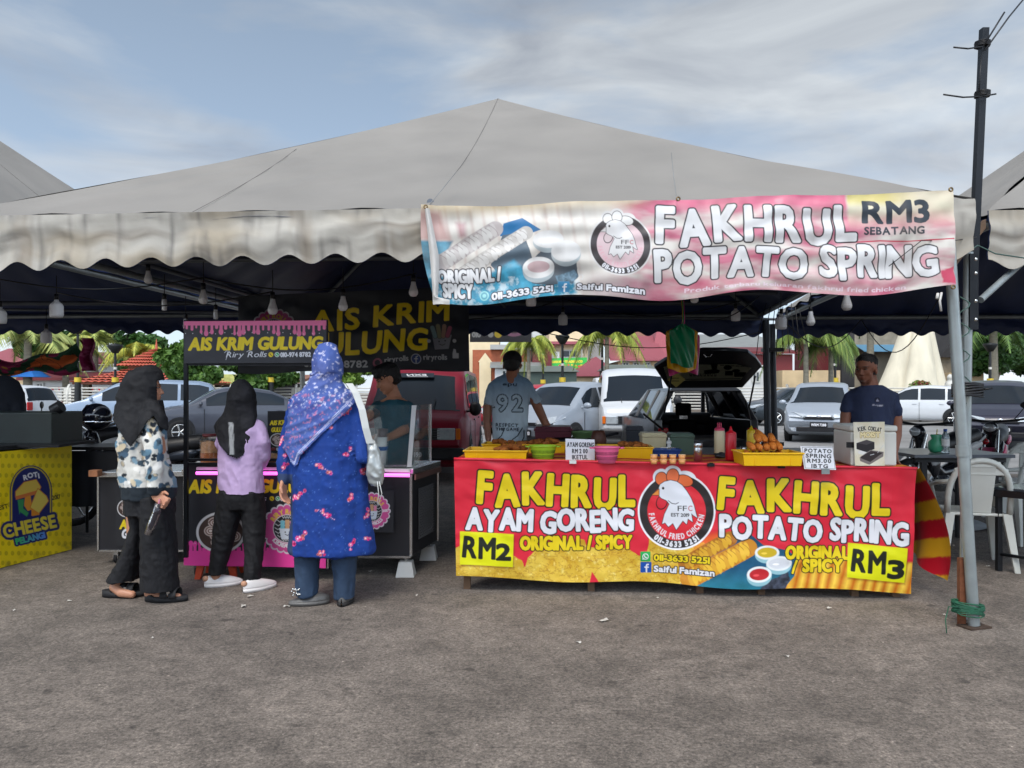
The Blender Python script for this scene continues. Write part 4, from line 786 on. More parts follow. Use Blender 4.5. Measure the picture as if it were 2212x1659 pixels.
# jars with cakes on the left
for (x,y,c,lb,hh) in ((453,1000,C(196,110,56,.85),'glass jar of orange wafers behind the girl in black headscarf',.22),(590,998,C(120,74,50,.85),'jar of dark biscuits between the girl and the woman in blue',.12)):
    q=P(x,y,5.7); q.z=.787; j=T('sweet_jar',lb,'jar',q); r=.062
    MB().lathe([(.001,0),(r*.95,0),(r,.01),(r,hh*.45)],n=20).build('cake_layer',M('cake%.2f'%c[0],c,.8,0,.35,30,bump=.4),j); MB().lathe([(r*.96,hh*.46),(r*.96,hh*.8),(.001,hh*.86)],n=20).build('wafer_layer',M('wafer',C(206,150,104,.85),.8,0,.35,40,bump=.4),j)
    MB().lathe([(r+.006,0),(r+.006,hh*.9),(r*.8,hh),(.001,hh+.002)],n=20).build('glass',GLASS,j); MB().lathe([(.001,hh+.02),(r*.82,hh+.02),(r*.82,hh),(.001,hh)],n=20).build('lid',M('maroon_lid',C(110,40,44),.5),j)
def art_menu(p):
    p.text('AIS KRIM',583,918,625,917,9,YEL,bold=.7,shear=.15); p.text('GULUNG',586,933,622,932,9,YEL,bold=.7,shear=.15); plate(p,600,950,17,14); phones(p,582,970,3); p.text('010-974',597,973,622,973,5.5,WHT,bold=.3)
    p.ell(590,990,7,5,C(150,90,70)); p.ell(604,991,7,5,C(190,140,110))
mo=T('menu_board','small black ice cream menu board standing on the cart','menu',P(600,1005,5.66)); m=MB(); a=P(578,888,5.66);b=P(627,888,5.66);c_=P(627,1003,5.66);d_=P(578,1003,5.66); m.hexa([d_+Vector((0,.002,0)),c_+Vector((0,.002,0)),c_+Vector((0,.01,0)),d_+Vector((0,.01,0))],[a+Vector((0,.002,0)),b+Vector((0,.002,0)),b+Vector((0,.01,0)),a+Vector((0,.01,0))]); m.build('board',BLKM,mo,W=True)
sheet('printed_face',a,b,c_,d_,110,190,art_menu,PRINT,mo,base=C(30,30,33),aa=.7)
# cups and whipped cream by the seller
q=P(826,1003,5.75); q.z=.80; m=T('paper_cup','tall white paper cup stack in the glass case','cup',q); MB().lathe([(.001,0),(.028,0),(.038,.2),(.001,.2)],n=18).build('cups',WHITEP,m); MB().lathe([(.0375,.1),(.041,.13)],n=18).build('blue_band',M('blue_print',C(40,90,150),.5),m); MB().lathe([(.036,.2),(.042,.26),(.001,.265)],n=18).build('lid',M('grey_lid',C(110,100,100),.5),m)
# second black box cart at the left
cb=T('storage_cart','low black wheeled box with steel rim and wooden rail behind the woman in print top','food cart',P(300,1222,6))
cb.location.z=0
x0=P(210,1100,5.95).x; x1=P(396,1100,5.95).x
m=MB(); m.box(((x0+x1)/2,6.22,.40),(x1-x0,.5,.60)); m.build('body',CB,cb,W=True,bevel=.006)
m=MB(); m.box((x0,5.965,.40),(.014,.012,.6)); m.box(((x0+x1)/2,5.965,.105),(x1-x0,.012,.014)); m.build('trim',STEEL,cb,W=True)
m=MB(); a=P(212,1020,5.93);b=P(398,1018,5.9); m.hexa([a+Vector((0,0,-.04)),b+Vector((0,0,-.04)),b+Vector((0,.6,-.04)),a+Vector((.06,.6,-.04))],[a,b,b+Vector((0,.6,0)),a+Vector((.06,.6,0))]); m.build('steel_counter',STEEL,cb,W=True,bevel=.003)
m=MB(); a=P(206,1022,5.9); m.box(a,(.07,.07,.05)); m.build('wooden_end',M('light_wood',C(176,116,78,.85),.7,0,.3,20),cb,W=True,bevel=.004)
castor(x0+.12,6.02,cb,.1); castor(x1-.1,6.02,cb,.1)
def art_box(p):
    plate(p,272,1098,19,19); p.text('AIS KRIM',259,1142,340,1140,18,YEL,bold=1.3,shear=.15); p.text('GULUNG',263,1162,338,1160,18,WHT,bold=1.3,shear=.15); p.ell(275,1172,3,3,WHT)
sheet('sticker',P(250,1074,5.96),P(345,1074,5.96),P(345,1180,5.96),P(250,1180,5.96),150,150,art_box,PRINT,cb,base=C(38,38,42),aa=.7)
# black banner across the back
bb=sheet('printed_banner',P(515,640,8.1),P(1012,618,7.9),P(1014,800,7.9),P(514,806,8.1),500,180,art_back,VINYL,None,disp=lambda u,v,n:np.stack([u*0,-(.03*np.sin(u*7+v*3)*v+.02*vn(v2(u*7,v*5),1,4)+.008*vn(v2(u*30,v*9),1,5)),-.012*np.sin(u*15)*v],1),base=C(38,42,50),label='black banner reading AIS KRIM GULUNG hung under the tent behind the seller',cat='banner')
sheet('printed_banner',P(1015,700,11.3),P(1148,698,11.3),P(1148,739,11.3),P(1015,739,11.3),140,50,lambda p:(p.text('010',1020,728,1038,728,10,C(130,130,130),bold=.8),p.ell(1060,723,6,6,C(130,130,130)),p.ell(1076,722,8,8,C(160,140,50)),p.ell(1110,705,28,22,C(120,86,104)),p.ell(1110,705,22,15,C(60,50,56))),VINYL,None,base=C(52,52,56),label='short grey end of a second ice cream banner, right of the seller',cat='banner')
# ---------------- yellow cheese stall ----------------
ys=T('food_stall','yellow toast stall front with a navy arch logo, cut off by the left edge','stall',(-3.95,6.1,0))
A0=P(155,962,6.5);A1=P(155,1189,6.5); dr=(Vector((-3.87,5.81,0))-Vector((-3.72,6.5,0))).normalized(); Bx=Vector((A0.x,A0.y,0))+dr*1.45
zt_=A0.z; TLq=Vector((Bx.x,Bx.y,zt_+.0)); 
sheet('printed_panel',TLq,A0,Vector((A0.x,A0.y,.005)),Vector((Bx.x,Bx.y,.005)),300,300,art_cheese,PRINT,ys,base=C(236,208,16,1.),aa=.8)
m=MB(); w_=Vector((-1.1,.12,0)); o_=Vector((-.006,0,0)); q=[Vector((Bx.x,Bx.y,.01))+o_,Vector((A0.x,A0.y,.01))+o_,Vector((A0.x,A0.y,.01))+w_,Vector((Bx.x,Bx.y,.01))+w_]; m.hexa(q,[k+Vector((0,0,zt_-.03)) for k in q]); m.build('frame',BLKM,ys,W=True)
m=MB(); q=[k+Vector((0,0,zt_-.0)) for k in q]; m.hexa([k+Vector((.0,-.0,0)) for k in q],[k+Vector((0,0,.03)) for k in q]); m.build('counter_top',M('black_sheet',C(26,27,30),.6,0,.3,5),ys,W=True)
gr=T('griddle','black box griddle standing on the yellow stall','griddle',P(70,965,6.3)); m=MB(); q=P(128,965,6.35); q.z=.91
m.box((q.x-.5,q.y+.1,q.z+.13),(1.0,.5,.26),rz=.05); m.build('body',M('green_black_enamel',C(38,46,44),.45,0,.3,6),gr,W=True,bevel=.01); m=MB(); m.box((q.x-.45,q.y-.1,q.z+.005),(1.3,.6,.02),rz=.05); m.build('tray',BLKM,gr,W=True); m=MB(); m.cyl((q.x-.05,q.y,q.z+.27),(q.x+.02,q.y,q.z+.31),.05,n=14); m.build('knob',BLKP,gr,W=True)
# ---------------- things on the counter ----------------
def on(px,py,z=.872):       # a point of the counter top plane seen at px,py
    Y=(CH-z)*F/(py-HY); return Vector(((px-CX)/F*Y,Y,z))
YP=M('yellow_plastic',C(238,184,12,.9),.38,0,.08,6)
def openbox(m,w,d,h,t=.006,flare=1.0,lip=.008):
    o=[(-w/2,-d/2),(w/2,-d/2),(w/2,d/2),(-w/2,d/2)]; f=flare
    rb=[Vector((x/f,y/f,0)) for x,y in o]; rt=[Vector((x,y,h)) for x,y in o]; it=[Vector((x-math.copysign(t,x),y-math.copysign(t,y),h)) for x,y in o]; ib=[Vector((x/f-math.copysign(t,x),y/f-math.copysign(t,y),t)) for x,y in o]
    ol=[Vector((x+math.copysign(lip,x),y+math.copysign(lip,y),h)) for x,y in o]; ol2=[k-Vector((0,0,.01)) for k in ol]; rt2=[k-Vector((0,0,.01)) for k in rt]
    v=rb+rt2+ol2+ol+it+ib; F_=[(3,2,1,0)]
    for a,b in ((0,4),(4,8),(8,12),(12,16),(16,20)):
        for k in range(4): F_.append((a+k,a+(k+1)%4,b+(k+1)%4,b+k))
    F_.append((20,21,22,23)); return m.add(v,F_)
def tray(px0,px1,py,d,h,label,rz=-.07,dz=0,food=None):
    a=on(px0,py);b=on(px1,py); w=(b-a).length; c=(a+b)/2+Vector((math.sin(-rz)*d/2,d/2,dz)); t=T('food_tray',label,'tray',c,rz,'yellow plastic trays on the counter')
    openbox(MB(),w,d,h,flare=1.05).build('tray',YP,t,bevel=.003); m=MB()
    for k in (-.3,.3): m.box((w*k,-d/2+.0015,h*.45),(.004,.004,h*.7))
    m.build('moulded_rib',YP,t)
    return t,c,w
FRY=M('fried_batter',C(196,112,34,.9),.7,0,.45,38,bump=.9,bscale=70)
FRY2=M('fried_chicken_skin',C(176,100,36,.9),.75,0,.5,45,bump=1,bscale=90)
def chickenheap(t,w,d,n,z,x0=-.4,x1=.4,label='heap of fried chicken crumbs in the tray',seed=1):
    rg=random.Random(seed); wmx=wm(t)
    for k in range(n):
        x=rg.uniform(x0,x1)*w; y=rg.uniform(-.3,.32)*d; q=wmx@Vector((x,y,z+rg.uniform(0,.02))); m=MB(); a=rg.uniform(0,6.28); L_=rg.uniform(.02,.045)
        m.caps([(0,0,0),(L_*math.cos(a),L_*math.sin(a),rg.uniform(-.003,.01)),(2*L_*math.cos(a+.5),2*L_*math.sin(a+.5),0)],[rg.uniform(.014,.022),.02,.012],8)
        me=m.mesh('piece'); p=vco(me); p+=.006*np.stack([vn(p,60,k),vn(p,60,k+1),vn(p,60,k+2)],1); me.vertices.foreach_set('co',p.astype(np.float32).ravel())
        o=fin(me,'fried_chicken',FRY2); o.location=q; tag(o,'small knobbly piece of fried chicken heaped in a yellow tray','fried chicken','pieces of fried chicken in the yellow trays')
t1,c1,w1=tray(1002,1138,997,.33,.075,'yellow tray of fried pieces at the left end of the counter'); chickenheap(t1,w1,.33,10,.045,.05,.42,seed=2)
t2,c2,w2=tray(1040,1225,984,.28,.075,'longer yellow tray behind the green basket'); t2.location.y+=.12; chickenheap(t2,w2,.3,12,.05,-.35,.4,seed=3)
t3,c3,w3=tray(1292,1410,992,.28,.085,'yellow tray of pieces behind the pink basket'); chickenheap(t3,w3,.28,12,.055,-.1,.42,seed=5)
def basket(px0,px1,py,lab,mat,h):
    a=on(px0,py);b=on(px1,py); r=(b-a).length/2*1.06; c=(a+b)/2+Vector((0,r*.75,0)); t=T('colander_basket',lab,'basket',c)
    m=MB(); n=72; s=.62
    prof=[(.001,.004),(r*s,.004),(r*s,0),(r*(s+.06),0),(r*.80,h*.5),(r*.93,h*.88),(r*.96,h*.92),(r,h*.93),(r,h),(r*.93,h),(r*.90,h*.9),(r*.77,h*.5),(r*s,.012),(.001,.012)]
    m.lathe(prof,n=n,sy=.8); m.build('bowl',mat,t)
    m=MB()
    for k in range(56):
        th=2*PI*k/56
        for (q0,q1,f0,f1) in ((.2,.42,s+.10,.775),(.5,.7,.80,.865)):
            x0,y0=math.cos(th)*r*(f0+.012),math.sin(th)*r*(f0+.012)*.8; x1_,y1_=math.cos(th)*r*(f1+.012),math.sin(th)*r*(f1+.012)*.8; m.cyl((x0,y0,h*q0),(x1_,y1_,h*q1),.0022,n=5)
    m.build('slots',M(mat.name+'_slot',tuple(.35*x for x in mat.node_tree.nodes['RGB'].outputs[0].default_value[:3]),.7),t)
    m=MB(); 
    for sx in (-1,1): m.tube([(sx*r*.97,-.03,h-.01),(sx*(r+.022),-.02,h-.008),(sx*(r+.022),.02,h-.008),(sx*r*.97,.03,h-.01)],.005,6)
    m.build('handle',mat,t)
basket(1145,1203,997,'lime green colander basket on the counter left of the chicken price card',M('lime_plastic',C(166,206,52,.9),.4,0,.06),.105)
basket(1286,1341,1002,'pink colander basket right of the chicken price card',M('pink_plastic',C(238,104,150,.9),.4,0,.06),.108)
def card(nm,lab,TL_,TR_,BR_,BL_,Y,art,nu,nv,base=WHT,aa=.6):
    t=T(nm,lab,'sign',P((BL_[0]+BR_[0])/2,BL_[1],Y)); TL,TR,BR,BL=[P(*q,Y) for q in (TL_,TR_,BR_,BL_)]; TL.y+=.02;TR.y+=.02; bk=Vector((0,.006,0))
    m=MB(); m.hexa([BL+Vector((0,.001,0)),BR+Vector((0,.001,0)),BR+bk,BL+bk],[TL+Vector((0,.001,0)),TR+Vector((0,.001,0)),TR+bk,TL+bk]); m.build('card',WHITEP,t,W=True)
    sheet('printed_face',TL,TR,BR,BL,nu,nv,art,PRINT,t,base=base,aa=aa); return t
TXT=C(34,32,36)
card('price_card','white price card reading AYAM GORENG between the two baskets',(1222,948),(1285,950),(1285,996),(1222,994),5.15,lambda p:(p.text('AYAM GORENG',1225,965,1283,966,9.5,TXT,bold=.55,gap=.26),p.text('RM 2 00',1236,979,1269,979,9,TXT,bold=.5,gap=.26),p.text('1KETUL',1236,992,1269,992,9,TXT,bold=.5,gap=.26)),150,110)
def a2(p):
    for a,b in (((1733,966),(1799,967)),((1799,967),(1804,1013)),((1804,1013),(1740,1011)),((1740,1011),(1733,966))): p.stroke([a,b],.8,TXT)
    p.text('POTATO',1738,977,1796,979,8,TXT,bold=.5,gap=.28); p.text('SPRING',1741,988,1795,990,8,TXT,bold=.5,gap=.28); p.text('RM3.00',1744,999,1795,1000,8,TXT,bold=.5,gap=.28); p.text('1BTG',1753,1010,1788,1011,7.5,TXT,bold=.5,gap=.28)
pc=card('price_card','white price card reading POTATO SPRING leaning by the white box',(1731,964),(1801,966),(1806,1015),(1738,1013),4.88,a2,170,120)
m=MB(); m.box(P(1783,1018,4.87),(.05,.012,.035)); m.build('card_clip',GALV,pc,W=True)
# boxes behind
def bx(lab,px0,px1,pt,pb,Y,d,mat,nm='storage_tub'):
    a=P(px0,pb,Y);b=P(px1,pt,Y); w_=b.x-a.x; h=b.z-a.z; t=T(nm,lab,'tub',(a.x+w_/2,Y+d/2,a.z),-.05)
    hb=h*.82; MB().hexa([Vector((x*w_*.46,y*d*.46,0)) for x,y in ((-1,-1),(1,-1),(1,1),(-1,1))],[Vector((x*w_*.5,y*d*.5,hb)) for x,y in ((-1,-1),(1,-1),(1,1),(-1,1))]).build('tub',mat,t,bevel=.006)
    m=MB(); m.box((0,0,hb+.012),(w_*1.05,d*1.05,.024)); m.box((0,0,hb+.012+(h-hb)*.4),(w_*.96,d*.96,(h-hb)*.8)); m.build('lid',mat,t,bevel=.006); return t
bt=T('rear_table','low steel table behind the counter carrying tubs and the cooker','table',(1.6,6.5,0))
m=MB(); m.box((1.45,6.45,.83),(2.1,.75,.03),rz=-.07); m.build('table_top',M('dull_steel',C(130,132,134,.7),.4,.7,.25,8),bt,W=True)
for x,y in ((.5,6.2),(2.4,6.1),(.5,6.75),(2.4,6.7)): m=MB(); m.cyl((x,y,0),(x,y,.82),.018,n=8); m.build('leg',GALV,bt,W=True)
bx('dark grey tub behind the counter beside the white van',1354,1391,922,972,6.2,.2,M('grey_plastic',C(58,62,70,.7),.45,0,.08))
bx('beige lidded tub behind the blue tray',1389,1441,937,982,5.72,.2,M('beige_plastic',C(204,190,150,.9),.45,0,.08))
bx('dark green lidded tub behind the steel shaker',1450,1501,938,985,5.7,.2,M('green_plastic',C(74,96,80,.9),.45,0,.08))
bx('maroon cool box right of the man with the 92 shirt',1157,1237,923,972,6.5,.35,M('maroon_plastic',C(96,34,48,.9),.45,0,.08),nm='cool_box')
q=P(1266,962,6.5); t=T('basin','shallow green basin beside the maroon cool box','basin',q); MB().lathe([(.001,0),(.09,0),(.125,.115),(.135,.12),(.118,.11),(.085,.01),(.001,.01)],n=28).build('bowl',M('olive_plastic',C(118,150,96,.9),.45),t)
q=P(1278,975,6.2); t=T('wok','black wok of frying chicken on the burner behind the price card','wok',P(1230,968,6.25)); MB().lathe([(.001,0),(.12,.01),(.2,.06),(.215,.075),(.195,.06),(.11,.02),(.001,.015)],n=28).build('pan',BLKM,t); m=MB(); m.tube([(.2,0,.06),(.3,.02,.10),(.4,.03,.12)],.011,8); m.build('handle',BLKP,t); m=MB(); m.box((0,0,-.05),(.4,.3,.09)); m.build('burner',BLKM,t,bevel=.01)
q=P(1293,968,6.1); t=T('storage_jar','brown earthen jar holding tongs at the right of the wok','jar',q); MB().lathe([(.001,0),(.05,0),(.065,.06),(.05,.13),(.04,.14),(.03,.13)],n=20).build('pot',M('brown_pot',C(96,54,38,.9),.5,0,.3),t)
# blue tray, sauce cups, shaker, bottles
q=on(1443,988); t=T('small_tray','small blue plastic tray behind the sauce cups','tray',q+Vector((0,.1,0)),-.05); openbox(MB(),.2,.14,.055,flare=1.15).build('tray',M('blue_plastic',C(30,70,140,.9),.4,0,.08),t,bevel=.002); m=MB(); m.box((.02,0,.062),(.11,.012,.006),rz=.1); m.build('tongs',STEEL,t)
for i,px in enumerate((1414,1435,1455,1475)):
    q=on(px,1003)
    for j in range(2):
        t=T('sauce_cup',('upper' if j else 'lower')+' orange sauce cup of the '+('leftmost','second','third','rightmost')[i]+' stack at the counter edge','cup',q+Vector((0,.025,.0005+j*.031)),0,'small sauce cups on the counter'); MB().lathe([(.001,.0),(.019,.0),(.0235,.027),(.001,.027)],n=16).build('cup',M('orange_sauce',C(232,160,96,.9),.35,0,.12,30),t); MB().lathe([(.001,.0305),(.0245,.0305),(.0255,.029),(.0245,.0275),(.001,.0275)],n=16).build('lid',M('clear_lid',C(236,196,150,.9),.2,0,.05),t)
q=on(1510,996); t=T('shaker','stainless steel pepper shaker on the striped cloth','shaker',q+Vector((0,.03,0))); MB().lathe([(.001,0),(.029,0),(.029,.085),(.027,.09),(.029,.095),(.029,.118),(.026,.122),(.001,.124)],n=24).build('can',STEEL,t)
q=on(1430,966)
t=T('dispenser','white sauce pump beside the beige tub','dispenser',P(1445,975,5.6)+Vector((0,0,0))); MB().lathe([(.001,0),(.013,0),(.016,.03),(.012,.05),(.02,.06),(.018,.075),(.006,.08),(.005,.1),(.001,.1)],n=14).build('pump',WHITEP,t)
def bottle(px,py,h,r,mc,cc,lab,three=False):
    q=on(px,py); t=T('sauce_bottle',lab,'bottle',q+Vector((0,r,0)),0,'squeeze bottles on the counter')
    MB().lathe([(.001,0),(r*.93,0),(r,.008),(r,h*.72),(r*.92,h*.75),(r*.9,h*.76)],n=28).build('body',mc,t)
    MB().lathe([(r*.98,h*.755),(r*.98,h*.80),(r*.8,h*.83),(r*.38,h*.86)]+([(.001,h*.86)] if three else [(r*.28,h*.9),(r*.12,h),(.001,h)]),n=28).build('cap',cc,t)
    if three:
        for dx in (-.012,0,.012): m=MB(); m.cyl((dx,0,h*.85),(dx,0,h*.99),.0045,.0025,n=8); m.build('nozzle',cc,t)
RB=M('red_plastic',C(196,20,34,.9),.32,0,.06); 
bottle(1557,986,.245,.037,M('cream_sauce',C(222,206,164,.9),.35,0,.06),M('pink_cap',C(214,60,96,.9),.4),'cream sauce bottle with pink three-spout cap',True)
bottle(1582,995,.232,.037,RB,RB,'red ketchup squeeze bottle on the striped cloth')
bottle(1626,975,.2,.036,M('yellow_sauce',C(228,188,24,.9),.35,0,.06),M('yellow_sauce'),'yellow mustard squeeze bottle behind the potato rolls')
q=on(1558,990); t=T('crumpled_bag','crumpled dark plastic bag between the sauce bottles','bag',q+Vector((-.0,-.0,0))); m=MB(); m.ell((0,.02,.02),(.045,.03,.024),20); me=m.mesh('bag'); p=vco(me); p+=.012*np.stack([vn(p,50,1),vn(p,50,2),vn(p,50,3)],1); p[:,2]=np.maximum(p[:,2],.001); me.vertices.foreach_set('co',p.astype(np.float32).ravel()); fin(me,'bag',M('dark_film',C(52,50,52),.3,0,.3,20),t)
q=on(1605,992); t=T('salt_cellar','little steel salt cellar against the yellow roll tray','shaker',q); MB().lathe([(.001,0),(.016,0),(.016,.06),(.019,.065),(.019,.085),(.001,.088)],n=16).build('can',STEEL,t)
tp,cp,wp=tray(1606,1734,1007,.27,.085,'yellow tray piled with long potato spring rolls',rz=-.04)
rg=random.Random(11); wmx=wm(tp); n=0
for lay,(cnt,z,x0) in enumerate(((6,.05,-.36),(5,.105,-.30),(3,.155,-.20))):
    for k in range(cnt):
        x=(x0+k*.115+.02*lay)*wp; q=wmx@Vector((x,-.10+.03*lay,z)); m=MB(); L_=rg.uniform(.12,.15); a=rg.uniform(-.35,.1); dz=rg.uniform(.02,.06) if lay else rg.uniform(.0,.03); r=.021
        pts=[(math.sin(-a)*L_*s_,math.cos(a)*L_*s_,dz*s_) for s_ in (0,.12,.35,.65,.9,1)]; m.tube(pts,[r*.6,r*.98,r*1.08,r,r*.85,r*.5],14)
        me=m.mesh('roll'); fin(me,'roll',FRY); o=bpy.data.objects[-1]
        o=[ob for ob in bpy.data.objects if ob.data==me][0]; o.name='potato_roll'; o.location=q+o.location; tag(o,'golden fried potato roll '+('in the bottom row','in the middle row','on top')[lay]+' of the heap in the yellow tray','potato roll','potato spring rolls heaped in the tray')
# white insulated box with cake poster
t=T('cool_box','white polystyrene cool box with a chocolate cake poster at the right end','cool box',P(1870,1010,5.0))
a=P(1838,1012,4.95);b=P(1941,1012,4.93); zb_=.862; hb=.262
m=MB(); q=[Vector((a.x,4.96,zb_)),Vector((b.x,4.95,zb_)),Vector((b.x-.0,5.34,zb_)),Vector((a.x-.16,5.34,zb_))]; q[3]=Vector((P(1800,1000,5.36).x,5.36,zb_)); q[0]=Vector((a.x,4.95,zb_)); m.hexa(q,[k+Vector((0,0,hb*.84)) for k in q]); m.build('box',M('polystyrene',C(226,224,214,.9),.6,0,.06,6,bump=.1,bscale=150),t,W=True,bevel=.012,seg=3)
cc_=sum(q,Vector())/4; q2=[cc_+(k-cc_)*1.03+Vector((0,0,hb*.845)) for k in q]; m=MB(); m.hexa(q2,[k+Vector((0,0,hb*.15)) for k in q2]); m.build('lid',M('polystyrene'),t,W=True,bevel=.012,seg=3)
def art_cake(p):
    p.noise(C(240,236,226,.9),.05,-.2,.5,.6,2)
    p.text('KEK',1854,932,1871,929,8.5,TXT,bold=.5,gap=.28); p.text('COKLAT',1875,929,1903,933,8.5,TXT,bold=.5,gap=.28); p.text('MOIST',1859,945,1901,944,10.5,C(240,222,170,.9),bold=.7,outs=((.9,C(150,120,60)),))
    p.ell(1873,977,20,6,C(230,226,220,.9)); p.poly([(1850,957),(1872,950),(1889,955),(1889,970),(1872,977),(1850,970)],C(36,32,34)); p.poly([(1852,957),(1872,951),(1887,955),(1872,961)],C(70,64,66)); p.poly([(1857,988),(1880,972),(1909,976),(1908,986),(1878,1004),(1858,996)],C(120,110,106)); p.poly([(1859,987),(1881,974),(1907,978),(1880,998),(1860,990)],C(46,36,36)); p.stroke([(1880,983),(1888,981)],1,WHT); p.stroke([(1908,962),(1900,972),(1896,978)],1,C(200,200,200))
y_=4.905; pt_=sheet('poster',P(1843,912,y_),P(1911,911,y_),P(1911,1006,y_),P(1847,1006,y_),130,180,art_cake,PRINT,t,base=C(226,214,184,.9),aa=.6)
m=MB(); m.box(P(1838,961,4.935),(.05,.02,.035)); m.build('black_tape',BLKP,t,W=True)
# hanging carrier bags
def carrier(px0,px1,pt_y,pb,Y,mat,lab,seed,d=.03):
    a=P(px0,pb,Y);b=P(px1,pt_y,Y); w_=(b.x-a.x);h=b.z-a.z; t=T('plastic_bag',lab,'bag',(a.x+w_/2,Y,a.z),0,'plastic bags hanging from the tent'); m=MB()
    def fn(u,v):
        s=1 if u<.5 else -1; uu=u*2 if u<.5 else 2-u*2; wv=1 if v<.84 else max(.14,1-(v-.84)*5.2)
        return Vector(((uu-.5)*w_*wv*(1-.12*(1-v)**3),-s*d*(.3+.7*math.sin(PI*uu))*(.4+.6*math.sin(PI*min(1,v*1.1)))+.012*math.sin(uu*13+v*9+seed),h*v+.02*math.sin(uu*5+seed)*(1-v)))
    m.grid(fn,60,40,cu=True); m.build('film',mat,t); m=MB(); m.tube([(0,0,h*.95),(.01,0,h+.05),(0,.02,h+.35)],.006,6); m.build('tie',mat,t)
carrier(1440,1512,708,808,6.7,M('pink_film',C(206,60,130,.9),.25,0,.15,9),'pink carrier bag at the back of the hanging bunch',5)
carrier(1438,1508,702,800,6.63,M('yellow_film',C(230,170,16,.9),.25,0,.15,9),'yellow carrier bag behind the green one',2)
carrier(1446,1502,700,790,6.55,M('green_film',C(8,130,84,.9),.22,0,.15,9),'green carrier bag in front of the hanging bunch',1)
# ---------------- right side: tables, chairs ----------------
tb_=T('folding_table','grey folding table behind the stall with a green bag and bottle','table',(P(2030,975,6.6).x,6.6,0))
x0=P(1948,973,6.6).x; m=MB(); m.box((x0+.42,6.75,.80),(.84,.72,.028)); m.build('table_top',M('grey_top',C(96,100,106,.9),.3,0,.12,4),tb_,W=True,bevel=.004)
for x in (x0+.12,x0+.72):
    for y in (6.48,7.0): m=MB(); m.box((x,y,.40),(.045,.045,.78)); m.build('leg',BLKP,tb_,W=True)
m=MB(); m.box((x0+.42,6.46,.77),(.76,.02,.05)); m.build('apron',BLKP,tb_,W=True)
q=P(2074,1000,6.5); q.z=.815; t=T('plastic_bag','green drink bag standing on the grey table','bag',P(2078-60+4,1000,6.6)); t.location.z=.815; m=MB()
m.lathe([(.001,.0),(.045,.003),(.06,.03),(.055,.09),(.035,.12),(.05,.15),(.04,.155)],n=24); me=m.mesh('bag'); p=vco(me); p+=.008*np.stack([vn(p,30,1),vn(p,30,2),vn(p,30,3)*.3],1); me.vertices.foreach_set('co',p.astype(np.float32).ravel()); fin(me,'bag',M('green_bag',C(60,150,110,.9),.3,0,.1,10),t); m=MB(); m.cyl((0,0,.1),(.01,0,.2),.004,n=6); m.build('straw',M('straw_yellow',C(200,180,60),.5),t)
t=T('water_bottle','clear water bottle beside the green bag on the grey table','bottle',P(2042,1000,6.55)); t.location.z=.815; MB().lathe([(.001,0),(.031,0),(.033,.01),(.031,.05),(.033,.09),(.031,.14),(.015,.175),(.013,.19),(.001,.19)],n=20).build('bottle',M('bottle_plastic',C(206,220,222,.9),.08,0,.05,5,trans=.8),t); MB().lathe([(.0335,.06),(.0335,.12)],n=20).build('label_band',WHITEP,t); MB().lathe([(.015,.185),(.015,.205),(.001,.205)],n=14).build('cap',M('blue_plastic'),t)
CHW=M('chair_plastic',C(206,208,200,.85),.42,0,.1,5)
def chair(x,y,rz,lab):
    t=T('plastic_chair',lab,'chair',(x,y,0),rz,'white plastic chairs by the grey table')
    m=MB(); m.grid(lambda u,v:Vector(((u-.5)*.42*(1-.1*v),(v-.5)*.40,.43-.015*math.sin(PI*u)*math.sin(PI*v))),12,12); s=m.build('seat',CHW,t); md=s.modifiers.new('s','SOLIDIFY'); md.thickness=.02
    for sx in (-1,1):
        for sy in (-1,1): m=MB(); a=Vector((sx*.19,sy*.18,.43));b=Vector((sx*.245,sy*.235,0)); m.hexa([b+Vector((k[0]*.02,k[1]*.012,0)) for k in ((-1,-1),(1,-1),(1,1),(-1,1))],[a+Vector((k[0]*.032,k[1]*.026,0)) for k in ((-1,-1),(1,-1),(1,1),(-1,1))]); m.build('leg',CHW,t,bevel=.005)
    # back: hoop with splat (back is on +y side)
    def hb_(u): a=PI*u; return Vector((-math.cos(a)*.21*(1+.04*math.sin(a)),.19+.085*math.sin(a)**.8,.43+.40*math.sin(a)**.62))
    m=MB(); m.tube([hb_(i/24) for i in range(25)],[.022]*25,10); m.build('back_hoop',CHW,t)
    m=MB(); m.hexa([Vector((-.085,.18,.43)),Vector((.085,.18,.43)),Vector((.085,.195,.43)),Vector((-.085,.195,.43))],[Vector((-.10,.262,.80)),Vector((.10,.262,.80)),Vector((.10,.277,.80)),Vector((-.10,.277,.80))]); m.build('back_splat',CHW,t,bevel=.006)
    m=MB(); m.box((0,.255,.745),(.36,.018,.05)); m.box((0,.268,.80),(.25,.018,.045)); m.build('back_rail',CHW,t,bevel=.006)
    for sx in (-1,1): m=MB(); m.tube([(sx*.205,-.15,.44),(sx*.235,-.15,.60),(sx*.235,.05,.64),(sx*.205,.2,.66)],.018,8); m.build('arm',CHW,t)
    return t
